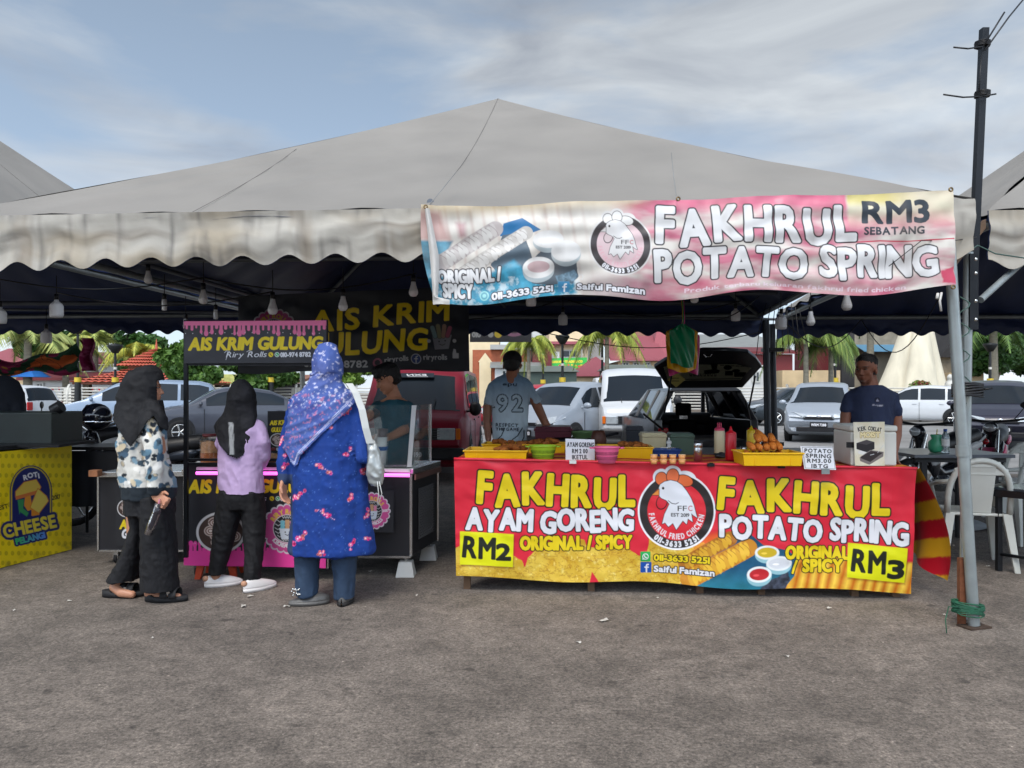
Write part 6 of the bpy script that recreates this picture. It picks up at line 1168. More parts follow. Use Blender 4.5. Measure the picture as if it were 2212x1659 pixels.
m=MB(); rings(m,Y0+.05,[(852,862,22,.085,0),(850,870,40,.11,0),(850,888,46,.13,0),(852,930,45,.13,0),(852,980,43,.13,0),(851,1020,43,.13,0)]); limb(m,Y0,[(882,882,.05,.066),(886,915,0,.06),(876,926,-.06,.055)]); limb(m,Y0,[(818,880,.02,.064),(803,890,-.10,.057)])
remesh(m,'tshirt',M('teal_cloth',C(26,72,84,1.),.85,0,.12,16,bump=.55,bscale=14,aniso=(1,1,.5)),t,vox=.008,it=4,disp=folds(.011,1,8,61)); m=MB(); rings(m,Y0+.05,[(851,1010,40,.12,0),(851,1060,42,.12,0),(838,1110,22,.09,0),(838,1190,18,.08,0)]); rings(m,Y0+.05,[(866,1030,24,.1,0),(866,1110,22,.09,0),(866,1190,18,.08,0)]); remesh(m,'jeans',M('denim',C(44,68,100,.9),.85,0,.2,20),t,vox=.009,it=4,disp=folds(.009,.6,8,62))
m=MB(); a=P(817,951,Y0-.42); m.box(a,(.06,.03,.07),rz=.3,ry=.4); m.ell(a+Vector((.02,0,.03)),(.05,.03,.04),10); o=remesh(m,'paper_towel',WHITEP,None,vox=.006,it=1,disp=folds(.008,1,30,7),W=False); tag(o,'white paper towel in the seller\'s hand','paper')
# --- man 92 ---
Y0=6.75; t=T('person','man in grey blue jersey number 92 and black cap turned away from the camera','person',(P(1103,1150,Y0).x,Y0,0))
m=MB(); hc=P(1107,787,Y0); fr=headframe(hc,R(170),R(8)); head(m,hc,.235,fr)
rings(m,Y0,[(1104,815,16,.07,0),(1103,836,30,.09,0),(1102,870,36,.1,0),(1102,930,36,.1,0),(1102,1000,40,.11,0)])
limb(m,Y0,[(1064,842,0,.036),(1053,880,0,.043),(1052,915,-.02,.036),(1055,948,-.06,.028)]); hand(m,P(1055,950,Y0-.06),(.05,-.1,-1),(0,1,0),1,.5); limb(m,Y0,[(1142,842,0,.036),(1162,880,0,.043),(1176,910,.02,.036),(1192,938,.0,.028)]); hand(m,P(1193,939,Y0),(.5,.1,-.8),(.3,1,0),1.05,1.0)
limb(m,Y0,[(1086,990,0,.09),(1086,1100,0,.06),(1086,1175,0,.05)]); limb(m,Y0,[(1118,990,0,.09),(1118,1100,0,.06),(1118,1175,0,.05)]); remesh(m,'body',SKP,t,vox=.006,it=2,paint=flat(SKD))
m=MB(); rings(m,Y0,[(1102,970,38,.12,0),(1102,1010,40,.12,0)]); rings(m,Y0,[(1086,990,22,.1,0),(1086,1170,18,.08,0)]); rings(m,Y0,[(1118,990,22,.1,0),(1118,1170,18,.08,0)]); remesh(m,'trousers',BLC,t,vox=.01,it=3)
def jers(p,n):
    g=np.clip((DY(p)-822)/70,0,1)[:,None]; base=np.array(C(112,142,168,1.))*(1-g)+np.array(C(190,206,214,1.))*g
    pt=Paint(DX(p),DY(p),(0,0,0),.5); pt.C=base*(1+.12*fbm(p,18,3,5))[:,None]; B=C(28,40,52)
    pt.text('epu',1086,833,1116,834,8,B,bold=.25,gap=.2)
    for gr,c in ((3.0,B),(.9,C(170,188,198))): pt.text('92',1075,888,1128,888,34,c,bold=gr,gap=.34)
    pt.text('RESPECT',1071,921,1119,922,6.5,B,bold=.45,gap=.25); pt.text('THE GAME',1071,930,1121,931,6.5,B,bold=.45,gap=.25)
    for a,b in (((1072,952),(1090,925)),((1104,952),(1128,925)),((1128,952),(1132,930))): pt.stroke([a,((a[0]+b[0])/2+2,(a[1]+b[1])/2+3),b],2.2,B)
    for x0,y0,x1,y1 in ((1038,870,1068,880),(1150,878,1174,868)):
        pt.stroke([(x0,y0),(x1,y1)],3.4,B); pt.stroke([(x0,y0-.3),(x1,y1-.3)],1,WHT)
    return pt.C
m=MB(); rings(m,Y0,[(1104,804,16,.072,0),(1104,808,18,.075,0),(1104,816,36,.10,0),(1103,828,48,.12,0),(1102,850,44,.125,0),(1102,890,41,.125,0),(1102,930,40,.125,0),(1102,952,40,.125,0)]); limb(m,Y0,[(1064,837,0,.055),(1055,868,0,.055)]); limb(m,Y0,[(1143,837,0,.055),(1160,866,0,.055)])
remesh(m,'jersey',CLO,t,vox=.0065,it=4,disp=folds(.010,1,8,71),paint=jers)
hairpiece(t,hc,.235,fr,HAIR,sc=(.335,.39,.33),off=(0,.10,.06),disp=.003)
m=MB(); g=lambda x,y,z:hc+fr@Vector((x*.235,y*.235,z*.235)); m.ell(g(0,.06,.16),(.355*.235,.425*.235,.35*.235),22,fr); 
def bill(u,v): a=(u-.5)*2.2; return g(math.sin(a)*.33*(1-.05*v),-.25-.22*v-.12*math.cos(a)*v-.1*math.cos(a),.12-.05*v-.06*abs(math.sin(a)))
o=remesh(m,'cap',BLC,t,vox=.006,it=2); cut(o,lambda p:((p-np.array(hc))@np.array(fr@Vector((0,.12,1))))>.012); m=MB(); m.grid(bill,14,6); o2=m.build('cap_peak',BLC,t,W=True); md=o2.modifiers.new('s','SOLIDIFY'); md.thickness=.005
# --- man in navy ---
Y0=6.2; t=T('person','man in navy t-shirt looking left behind the white cool box','person',(P(1882,1150,Y0).x,Y0,0))
m=MB(); hc=P(1870,797,Y0); fr=headframe(hc,R(-48),R(4)); H=.245; head(m,hc,H,fr); m.cap(P(1878,815,Y0+.03),P(1882,850,Y0+.03),.056,.07,14)
rings(m,Y0,[(1882,834,18,.07,0),(1882,850,34,.09,0),(1882,880,40,.1,0),(1882,960,40,.1,0),(1882,1010,42,.11,0)]); limb(m,Y0,[(1836,862,0,.036),(1827,895,0,.043),(1823,935,-.02,.035),(1822,965,-.06,.028)]); hand(m,P(1822,966,Y0-.06),(0,-.2,-1),(0,1,0),1,.5); limb(m,Y0,[(1928,862,0,.036),(1937,900,0,.043),(1938,940,-.02,.035),(1933,972,-.06,.028)]); hand(m,P(1933,973,Y0-.06),(0,-.2,-1),(0,1,0),1,.5)
limb(m,Y0,[(1866,1000,0,.09),(1866,1190,0,.05)]); limb(m,Y0,[(1898,1000,0,.09),(1898,1190,0,.05)])
remesh(m,'body',SKP,t,vox=.006,it=2,paint=facepaint(hc,H,fr,C(140,90,68,.95),beard=.75)); eyes(t,hc,H,fr); hairpiece(t,hc,H,fr,HAIR,sc=(.335,.395,.30),off=(0,.10,.22),disp=.008)
def nv(p,n):
    pt=Paint(DX(p),DY(p),C(40,50,78,1.),.5); pt.C*=(1+.15*fbm(p,16,3,6))[:,None]; f_=(p[:,1]<Y0-.02)[:,None]; keep=pt.C.copy()
    pt.ell(1895,864,6,6,C(24,28,50)); pt.poly([(1892,867),(1895,861),(1899,867)],C(150,150,170)); pt.text('RUNNERS',1885,876,1907,878,2.4,C(170,170,184),bold=.3); pt.C=np.where(f_,pt.C,keep)
    return pt.C
m=MB(); rings(m,Y0,[(1882,832,24,.085,0),(1882,840,44,.11,0),(1882,852,56,.12,0),(1882,880,50,.13,0),(1882,930,46,.13,0),(1882,990,46,.13,0)]); limb(m,Y0,[(1836,858,0,.056),(1828,884,0,.055)]); limb(m,Y0,[(1928,858,0,.056),(1936,890,0,.055)])
remesh(m,'tshirt',CLO,t,vox=.0065,it=4,disp=folds(.009,1,8,81),paint=nv); m=MB(); rings(m,Y0,[(1866,985,24,.12,0),(1866,1185,18,.08,0)]); rings(m,Y0,[(1898,985,24,.12,0),(1898,1185,18,.08,0)]); remesh(m,'trousers',BLC,t,vox=.01,it=3)
# --- man in black at the left edge ---
Y0=6.95; t=T('person','person in black shirt bending over the griddle, cut by the left edge','person',(P(-15,1180,Y0).x,Y0,0)); m=MB(); hc=P(-52,815,Y0-.05); fr=headframe(hc,R(-60),R(35)); head(m,hc,.235,fr,neck=False); m.cap(hc,P(-20,850,Y0),.055,.07); rings(m,Y0,[(-10,835,20,.08,0),(0,860,44,.11,0),(2,930,44,.11,0),(0,1010,42,.11,0)]); limb(m,Y0,[(38,860,0,.05),(40,915,-.1,.042),(10,945,-.3,.03)]); hand(m,P(10,945,Y0-.3),(-1,-.2,-.2),(0,1,0),1,.6); limb(m,Y0,[(-15,1000,0,.09),(-15,1175,0,.05)]); limb(m,Y0,[(15,1000,0,.09),(15,1175,0,.05)]); remesh(m,'body',SKP,t,vox=.008,it=2,paint=facepaint(hc,.235,fr,SKD)); hairpiece(t,hc,.235,fr,HAIR)
m=MB(); rings(m,Y0,[(-12,810,30,.1,0),(-4,822,42,.14,0),(2,850,52,.15,0),(4,900,54,.15,0),(2,960,50,.14,0)]); limb(m,Y0,[(34,856,0,.07),(42,895,-.06,.065)]); remesh(m,'shirt',M('black_tee',C(16,20,30),.85,0,.2,14),t,vox=.009,it=5,disp=folds(.01,1,6,91)); m=MB(); rings(m,Y0,[(0,950,48,.13,0),(0,1010,46,.12,0)]); rings(m,Y0,[(-18,1000,22,.1,0),(-18,1170,18,.08,0)]); rings(m,Y0,[(18,1000,22,.1,0),(18,1170,18,.08,0)]); remesh(m,'trousers',BLC,t,vox=.01,it=3)
# ---------------- vehicles ----------------
CGL=M('car_glass',C(30,38,46,.7),.04,0,.1,2,spec=.35); TAIL=M('tail_lamp',C(170,16,24,.9),.15,0,.1,8,coat=.5); LAMP=M('lamp_lens',C(206,212,216,.85),.08,.3,.2,14,coat=.6)
def paintm(n,c,metal=.35): return M('paint_'+n,c,.35,metal*.35,.05,3,coat=.3)
PROF={
 'mpv':dict(L=4.5,W=1.72,top=[(-2.25,.72),(-2.22,.98),(-2.12,1.18),(-1.9,1.46),(-1.6,1.55),(-.4,1.60),(.35,1.55),(.62,1.47),(1.42,1.03),(1.8,.93),(2.12,.80),(2.22,.68),(2.25,.5)],belt=.98,wr=(.62,1.42),rr=(-2.12,-1.85),side=[(-1.85,-1.1),(-1.02,-.12),(-.04,.9)],wh=(-1.35,1.38),wd=.58),
 'sedan':dict(L=4.4,W=1.70,top=[(-2.2,.7),(-2.17,.98),(-1.6,1.06),(-.95,1.36),(-.4,1.45),(.2,1.44),(.45,1.38),(1.15,1.0),(1.8,.88),(2.12,.74),(2.2,.5)],belt=.96,wr=(.45,1.15),rr=(-1.6,-.95),side=[(-1.25,-.5),(-.42,.72)],wh=(-1.3,1.35),wd=.55),
 'hatch':dict(L=3.7,W=1.64,top=[(-1.85,.6),(-1.82,.98),(-1.62,1.38),(-1.4,1.48),(-.4,1.53),(.2,1.50),(.42,1.43),(1.1,1.02),(1.55,.88),(1.78,.72),(1.85,.5)],belt=.96,wr=(.42,1.1),rr=(-1.8,-1.55),side=[(-1.5,-1.0),(-.92,-.1),(-.02,.72)],wh=(-1.2,1.15),wd=.55),
 'van':dict(L=4.1,W=1.62,top=[(-2.05,.6),(-2.03,1.5),(-1.95,1.70),(-1.6,1.77),(.7,1.80),(1.1,1.76),(1.28,1.66),(1.78,1.06),(1.95,.98),(2.03,.8),(2.05,.4)],belt=1.04,wr=(1.28,1.78),rr=(-2.03,-1.93),side=[(-1.8,-.9),(-.8,.2),(.3,1.2)],wh=(-1.25,1.25),wd=.56)}
def car(kind,label,px,py_or_Y,rz,pm,plate=None,H=1.,plan=.10,group=None,name='parked_car',cat='car',rim='alloy',grl=True,z0=.0,lowtrim=None,sc=1.):
    pr=PROF[kind]; L_,W_=pr['L'],pr['W']; q=P(px,HY,py_or_Y); q.z=z0; t=T(name,label,cat,q,rz,group); t.scale=(sc,sc,sc)
    tx=[a for a,b in pr['top']]; tz=[b*H for a,b in pr['top']]; xs=sorted(set([round(x,3) for x in np.linspace(-L_/2,L_/2,34)]+[round(x,3) for x in tx]+[round(v,3) for s in pr['side'] for v in s]+[round(pr['wr'][0]+.03,3),round(pr['wr'][1]-.03,3),pr['rr'][0],pr['rr'][1]])); belt=pr['belt']*H
    def sec(x):
        zt=float(np.interp(x,tx,tz)); zb=.20+.0*abs(x); e=max(0,(abs(x)-(L_/2-.55))/.55); wl=W_/2*(1-plan*1.4*e*e); zb+=.10*e*e; be=min(belt,zt-.03); k=min(1,max(0,(zt-be)/(.5*H))); wt=wl*(.95-.19*k if kind!='van' else .95-.09*k)
        return [(0,zb),(wl*.86,zb),(wl*.97,zb+.10),(wl,zb+.26),(wl*.985,be-.06),(wl*.955,be),(wl*.955+(wt-wl*.955)*.55,be+(zt-be)*.5),(wt,zt-.055*min(1,k*2+.2)),(wt*.86,zt-.012),(wt*.45,zt+.012*k),(0,zt+.02*k)]
    S_=[sec(x) for x in xs]; n=len(S_[0])
    def ring(i,o=0): return [Vector((xs[i],y,z)) for y,z in S_[i]]+[Vector((xs[i],-y,z)) for y,z in S_[i][-2:0:-1]]
    nn=2*n-2; m=MB(); v=[]; 
    for i in range(len(xs)): v+=ring(i)
    m.add(v,[(i*nn+(k+1)%nn,i*nn+k,(i+1)*nn+k,(i+1)*nn+(k+1)%nn) for i in range(len(xs)-1) for k in range(nn)],True); m.add(v[:nn],[tuple(range(nn))]); m.add(v[-nn:],[tuple(range(nn-1,-1,-1))])
    body=m.build('body',pm,t)
    def patch(x0,x1,k0,k1,nm,off=.005,mirror=True,mat=CGL,inset=0):
        ii=[i for i,x in enumerate(xs) if x0-1e-3<=x<=x1+1e-3]
        for sg in ((1,-1) if mirror else (1,)):
            m=MB(); ks=list(range(k0,k1+1)); v=[]
            for a,i in enumerate(ii):
                pts=[Vector((xs[i],y*sg,z)) for y,z in (S_[i][k] for k in ks)]
                if not mirror: pts=pts+[Vector((p.x,-p.y,p.z)) for p in pts[-2::-1]]
                if mirror: 
                    lo,hi=pts[0].copy(),pts[-1].copy(); pts[0]=lo.lerp(hi,.05); pts[-1]=hi.lerp(lo,.10)
                    pts=[p+Vector((0,sg*off*1.6,off)) for p in pts]
                else:
                    w_=pts[0].y; pts=[Vector((p.x+(off if x0>0 else -off),p.y*.93,p.z+off)) for p in pts]
                v+=pts
            K_=len(pts); m.add(v,[(i*K_+k,i*K_+k+1,(i+1)*K_+k+1,(i+1)*K_+k) if sg>0 else (i*K_+k+1,i*K_+k,(i+1)*K_+k,(i+1)*K_+k+1) for i in range(len(ii)-1) for k in range(K_-1)],True); m.build(nm,mat,t)
    for a,b in pr['side']: patch(a,b,5,7,'side_window')
    patch(pr['wr'][0]+.03,pr['wr'][1]-.03,7,10,'windscreen',mirror=False); patch(pr['rr'][0],pr['rr'][1],7,10,'rear_window',mirror=False)
    # wheels
    for x in pr['wh']:
        for s in (1,-1):
            y=s*(W_/2-.10); r=.31; m=MB(); m.cyl((x,y,r+.02),(x,s*(W_/2+.004),r+.02),r+.055,n=28); m.build('wheel_arch',BLKP,t)
            wo=T('wheel',None,None); wo.parent=t; m=MB(); m.lathe([(.19,-.09),(r-.02,-.09),(r,-.06),(r,.06),(r-.02,.085),(.20,.088),(.195,.05)],c=(x,s*(W_/2-.07),r),n=28,mat=Matrix.Rotation(-s*PI/2,3,'X')); tyr=m.build('tyre',RUBBER,wo)
            m=MB(); yy=s*(W_/2+.012); m.cyl((x,s*(W_/2-.05),r),(x,s*(W_/2-.03),r),.2,n=20)
            for a in range(5 if rim=='alloy' else 8): th=2*PI*a/(5 if rim=='alloy' else 8); m.cyl((x,yy,r),(x+math.cos(th)*.19,yy-.0,r+math.sin(th)*.19),.022,.03,n=6)
            m.lathe([(.185,0),(.205,.012),(.205,-.02)],c=(x,yy,r),n=24,mat=Matrix.Rotation(-s*PI/2,3,'X')); m.build('rim',GALV if rim=='steel' else STEEL,wo)
    F_=L_/2; e2=W_/2*(1-plan*1.4)
    for s in (1,-1):
        z=.70*H if kind!='van' else .72; m=MB()
        if kind=='van': m.box((F_+.0,s*e2*.74,z),(.05,.26,.17)); m.build('headlight',LAMP,t,bevel=.015); m=MB(); m.box((F_-.01,s*e2*.985,z),(.05,.07,.16)); m.build('indicator',M('amber_lens',C(220,110,30,.9),.2,0),t,bevel=.01)
        else:
            x0=F_-.06; m.prism([(0,0),(.10,.02),(.16,.13),(-.02,.10)],(x0,s*e2*.46,z-.06),(0,s*1,0),(0,0,1),(.05,0,0)); mm=MB(); v_=[(F_+.012,s*e2*.42,z-.04),(F_-.02,s*e2*.93,z-.02),(F_-.34,s*(W_/2-.02),z+.09),(F_-.42,s*(W_/2-.075),z+.15),(F_-.12,s*e2*.80,z+.10),(F_-.02,s*e2*.46,z+.05)]
            v2q=[Vector(p)-Vector((.06,s*.06,.02)) for p in v_]; mm.add([Vector(p)+Vector((.014,s*.014,.004)) for p in v_]+v2q,[tuple(range(6)) if s>0 else tuple(range(5,-1,-1)),tuple(range(11,5,-1)) if s>0 else tuple(range(6,12))]+[(k,(k+1)%6,6+(k+1)%6,6+k) for k in range(6)]); mm.build('headlight',LAMP,t)
        m=MB(); m.box((-F_-.0,s*e2*.86,.85*H),(.06,.2,.26 if kind!='sedan' else .15)); m.build('tail_light',TAIL,t,bevel=.02)
        m=MB(); xm=pr['wr'][1]-.28 if kind!='van' else 1.55; m.ell((xm,s*(W_/2+.09),belt+.07),(.05,.095,.065 if kind!='van' else .11),12); m.cyl((xm,s*(W_/2-.05),belt+.03),(xm,s*(W_/2+.04),belt+.04),.02,n=6); m.build('mirror',pm if kind!='van' else BLKP,t)
        for a,b in pr['side'][-2:]: 
            m=MB(); m.box(((a+.12),s*(W_/2*.99+.012),belt-.13),(.15,.02,.025)); m.build('door_handle',pm if kind!='van' else BLKP,t,bevel=.004)
        for a in (pr['side'][-1][0]-.04,pr['side'][-1][1]+.05): m=MB(); m.box((a,s*(W_/2+.0015),.56),(.012,.006,.66)); m.build('door_gap',BLKP,t)
    if kind=='van':
        m=MB(); m.box((F_+.004,0,.72),(.03,W_*.54,.17)); g_=m.build('grille',BLKP,t,bevel=.006); m=MB(); 
        for k in range(5): m.box((F_+.023,0,.65+k*.035),(.008,W_*.52,.007))
        m.build('slat',M('grille_slat',C(70,72,76),.5,.4),g_); m=MB(); m.box((F_+.05,0,.44),(.14,W_*.96,.17)); m.build('bumper',BLKP,t,bevel=.03); m=MB(); m.ell((F_+.03,0,.73),(.012,.06,.035),12); m.build('badge',CHROME,t)
        for s in (-1,1): m=MB(); m.tube([(1.80,s*.1+.2*s,1.09),(1.66,s*.1+.55*s*.4,1.22)],.008,5); m.build('wiper',BLKP,t)
    else:
        m=MB(); m.box((F_+.006,0,.66*H),(.03,W_*.42,.07)); m.build('grille',BLKP,t,bevel=.01); m=MB(); m.box((F_+.008,0,.36),(.03,W_*.62,.12)); m.build('lower_intake',BLKP,t,bevel=.02); m=MB(); m.ell((F_+.02,0,.70*H),(.012,.05,.032),12); m.build('badge',CHROME,t)
        for s in (-1,1): m=MB(); m.cyl((F_-.02,s*W_*.37,.36),(F_+.012,s*W_*.36,.36),.04,n=14); m.build('fog_lamp',LAMP,t)
        m=MB(); m.tube([(pr['wr'][1]-.02,.5,belt+.05),(pr['wr'][1]-.16,-.05,belt+.14)],.008,5); m.build('wiper',BLKP,t)
    if plate:
        m=MB(); zz=.48 if kind!='van' else .44; xx=F_+(.03 if kind!='van' else .128); m.box((xx,0,zz),(.014,.42,.12)); pl=m.build('number_plate',BLKP,t)
        sheet('plate_face',(xx+.0085,-.2,zz+.055),(xx+.0085,.2,zz+.055),(xx+.0085,.2,zz-.055),(xx+.0085,-.2,zz-.055),90,30,lambda p:p.text(plate,6,23,94,23,16,WHT,bold=.8,gap=.2),PRINT,pl,base=C(16,16,18),W=False,uv=(0,0,100,28),aa=1)
    return t
SIL=paintm('silver',C(176,184,194,.72),.5); SILB=paintm('silver_blue',C(150,168,190,.68),.5); GRY=paintm('grey',C(84,88,100,.62),.5); DGR=paintm('dark_grey',C(44,52,58,.8),.4); WHV=paintm('white',C(222,224,226,.7),0); REDV=M('paint_red',C(124,20,40,.95),.4,0,.05,3,coat=.12,spec=.3); BLV=paintm('black',C(22,24,30,.9),.3); PURP=paintm('plum_black',C(46,46,62,.85),.4); CRIM=paintm('crimson',C(176,20,40,.9),.1)
car('mpv','silver people carrier parked at far left behind the woman in printed top',306,23.2,PI+.33,SILB,'WKK 2147',H=1.0,sc=1.04)
car('sedan','grey saloon with bright headlight parked behind the girl in lilac',500,20.5,PI+.48,GRY,'VCC 5120',sc=.98)
car('hatch','white hatchback with red tail lamp peeping out behind the griddle',-8,25,PI-.2,WHV,None)
rv=car('van','dark red old van with black bumper parked behind the ice cream seller',926,13.1,-(PI/2+.02),REDV,'ADF 4490',H=.965,name='parked_van',cat='van',rim='steel')
sheet('windscreen_sticker',(1.345,.26,1.60),(1.345,-.26,1.60),(1.40,-.26,1.535),(1.40,.26,1.535),90,24,lambda p:(p.text('EXN',22,15,78,15,9,WHT,bold=.6,shear=.3),p.stroke([(18,20),(76,20)],1.6,WHT)),M('sticker_glass',attr=True,rough=.1,var=0),rv,base=C(34,40,48),W=False,uv=(0,0,100,24),disp=lambda u,v,n:np.stack([u*0+.012,u*0,u*0+.012],1))
car('hatch','silver hatchback with white mirror behind the maroon cool box',1232,17.2,-(PI/2+.62),SIL,'WPQ 8013',H=1.0)
car('van','white van with black grille parked left of the open boot',1364,18.2,-(PI/2+.10),WHV,'ABT 6725',H=1.02,name='parked_van',cat='van',rim='steel')
car('hatch','bright red car half hidden behind the man with the 92 shirt',1160,24,-(PI/2+.9),CRIM,None)
car('sedan','dark grey saloon seen side-on beyond the strapped tent legs',1722,30,PI+.18,DGR,None)
car('mpv','silver people carrier with black plate left of the man in navy',1776,21.5,-(PI/2+.42),SIL,'WRM 7288',H=.98)
car('hatch','white hatchback seen from behind right of the man in navy',1985,30,PI-.55,WHV,None)
car('sedan','small dark saloon far away between the white hatchback and the black people carrier',2040,36,PI+.3,DGR,None)
car('mpv','plum black people carrier parked at the right edge behind the motorcycles',2150,19.0,-(PI/2+.52),PURP,'WTD 1458',H=.99)
car('mpv','pale car roof showing far behind the black people carrier',2190,29,PI+.3,SIL,None)
# small white lorry far behind
t=T('lorry','small white lorry parked behind the fence left of the white van','lorry',P(1322,HY,40)*1); t.location.z=0
m=MB(); m.box((.0,0,1.25),(1.9,1.6,1.5)); m.build('cab',WHV,t,bevel=.15); m=MB(); m.box((-.05,-.81,1.6),(1.5,.02,.55)); m.build('windscreen',CGL,t,bevel=.01); m=MB(); m.box((1.9,.3,1.0),(2.2,1.8,.5)); m.build('flatbed',M('grey_plastic'),t)
for x in (-.6,1.9): m=MB(); m.cyl((x,-.85,.35),(x,-.65,.35),.35,n=18); m.build('wheel',RUBBER,t)
# ---- black estate with the tailgate open ----
G=T('parked_car','black estate car with its tailgate open and stickered rear glass behind the counter','car',(P(1528,HY,11.6).x,11.6,0))
BY=11.35; D_=lambda px,py,dy=0:P(px,py,BY+dy)
def bar(m,pts,w_,d): 
    for i in range(len(pts)-1):
        a,b=pts[i],pts[i+1]; m.hexa([a+Vector((-w_/2,0,0)),a+Vector((w_/2,0,0)),a+Vector((w_/2,d,0)),a+Vector((-w_/2,d,0))],[b+Vector((-w_/2,0,0)),b+Vector((w_/2,0,0)),b+Vector((w_/2,d,0)),b+Vector((-w_/2,d,0))])
xl,xr=D_(1412,HY).x,D_(1643,HY).x; rl,rr_=D_(1456,HY).x,D_(1604,HY).x
m=MB(); Lc=4.0
sec_=lambda y:[(xl,y,.28),(xl-.02,y,.62),(xl+.03,y,.93),(xl+.10,y,.96)]
for sx,x0,r0 in ((1,xl,rl),(-1,xr,rr_)):
    m.hexa([Vector((x0,BY,.25)),Vector((x0+sx*.12,BY,.25)),Vector((x0+sx*.12,BY+Lc,.25)),Vector((x0+sx*.05,BY+Lc,.25))][::sx],[Vector((x0+sx*.02,BY+.05,.92)),Vector((x0+sx*.14,BY+.05,.92)),Vector((x0+sx*.14,BY+Lc-.4,.86)),Vector((x0+sx*.1,BY+Lc-.4,.86))][::sx])
    for y0,y1 in ((BY+.1,BY+.35),(BY+.95,BY+1.03),(BY+1.9,BY+1.99)):
        m.hexa([Vector((x0+sx*.02,y0-.05,.90)),Vector((x0+sx*.10,y0-.05,.90)),Vector((x0+sx*.10,y1-.05,.90)),Vector((x0+sx*.02,y1-.05,.90))][::sx],[Vector((r0-sx*.03,y0+.1,1.36)),Vector((r0+sx*.06,y0+.1,1.36)),Vector((r0+sx*.06,y1+.1,1.36)),Vector((r0-sx*.03,y1+.1,1.36))][::sx])
    m.hexa([Vector((x0+sx*.08,BY+2.9,.90)),Vector((x0+sx*.16,BY+2.9,.90)),Vector((x0+sx*.16,BY+2.98,.90)),Vector((x0+sx*.08,BY+2.98,.90))][::sx],[Vector((r0,BY+2.2,1.34)),Vector((r0+sx*.06,BY+2.2,1.34)),Vector((r0+sx*.06,BY+2.28,1.34)),Vector((r0,BY+2.28,1.34))][::sx])
m.hexa([Vector((rl-.04,BY+.15,1.335)),Vector((rr_+.04,BY+.15,1.335)),Vector((rr_,BY+2.3,1.31)),Vector((rl,BY+2.3,1.31))],[Vector((rl+.02,BY+.2,1.39)),Vector((rr_-.02,BY+.2,1.39)),Vector((rr_-.04,BY+2.25,1.37)),Vector((rl+.04,BY+2.25,1.37))])
m.box(((xl+xr)/2,BY+.02,.40),(xr-xl-.06,.10,.42)); m.box(((xl+xr)/2,BY+1.6,.34),(xr-xl-.1,3.1,.06)); m.box(((xl+xr)/2,BY+3.35,.60),(xr-xl-.16,.9,.50)); m.build('body',BLV,G,W=True,bevel=.015)
for sx,x0,r0 in ((1,xl,rl),(-1,xr,rr_)):
    m=MB(); m.add([(x0+sx*.03,BY+.25,.90),(x0+sx*.05,BY+2.85,.88),(r0-sx*.01,BY+2.25,1.34),(r0-sx*.01,BY+.35,1.35),(x0+sx*.04,BY+.25,.90),(x0+sx*.06,BY+2.85,.88),(r0,BY+2.25,1.34),(r0,BY+.35,1.35)],[(0,1,2,3),(7,6,5,4),(0,4,5,1),(3,2,6,7)]); m.build('side_window',CGL,G,W=True)
m=MB(); m.box(((xl+xr)/2,BY-.06,.42),(xr-xl+.02,.14,.22)); m.build('rear_bumper',BLV,G,W=True,bevel=.03)
for x in (xl+.12,xr-.12):
    for y in (BY+.8,BY+3.2): m=MB(); m.cyl((x-.09,y,.3),(x+.09,y,.3),.3,n=22); m.build('wheel',RUBBER,G,W=True)
def poly3(m,pts,off): 
    n=len(pts); off=Vector(off); m.add(list(pts)+[p+off for p in pts],[tuple(range(n-1,-1,-1)),tuple(range(n,2*n))]+[(k,(k+1)%n,n+(k+1)%n,n+k) for k in range(n)])
gy_=lambda py:10.55+(py-757)/82*.85
gp=lambda px,py:P(px,py,gy_(py))
m=MB(); outer=[(1413,794),(1436,779),(1470,765),(1520,757),(1570,757),(1616,761),(1634,775),(1646,792),(1604,838),(1443,839)]; inner=[(1432,792),(1462,788),(1536,786),(1546,783),(1590,786),(1624,795),(1600,822),(1442,824)]
poly3(m,[gp(*p) for p in outer],(0,.03,.05)); tg=m.build('tailgate',BLV,G,W=True,bevel=.012)
def art_gate(p):
    p.poly([(1520,800),(1545,797),(1556,800),(1552,806),(1522,808)],BLK); p.ell(1572,794,9,5,BLK); p.ell(1590,801,9,3.5,BLK); p.rect(1566,801,1583,811,BLK); p.rect(1586,804,1612,814,BLK,grow=0)
    for k in range(6): p.stroke([(1556+k*11,789+k*.6),(1564+k*11,789+k*.6)],1.6,BLK)
    for k in range(8): p.stroke([(1490+k*7.5,807),(1491+k*7.5,812),(1494+k*7.5,812),(1494+k*7.5,808)],1.8,BLK)
    p.poly([(1534,780),(1552,780),(1548,798),(1538,798)],BLK)
    p.stroke([(1445,820),(1600,818)],2,C(60,60,60)); p.ell(1450,806,5,4,BLK)
gq=[gp(*p)+Vector((0,-.012,-.006)) for p in inner]
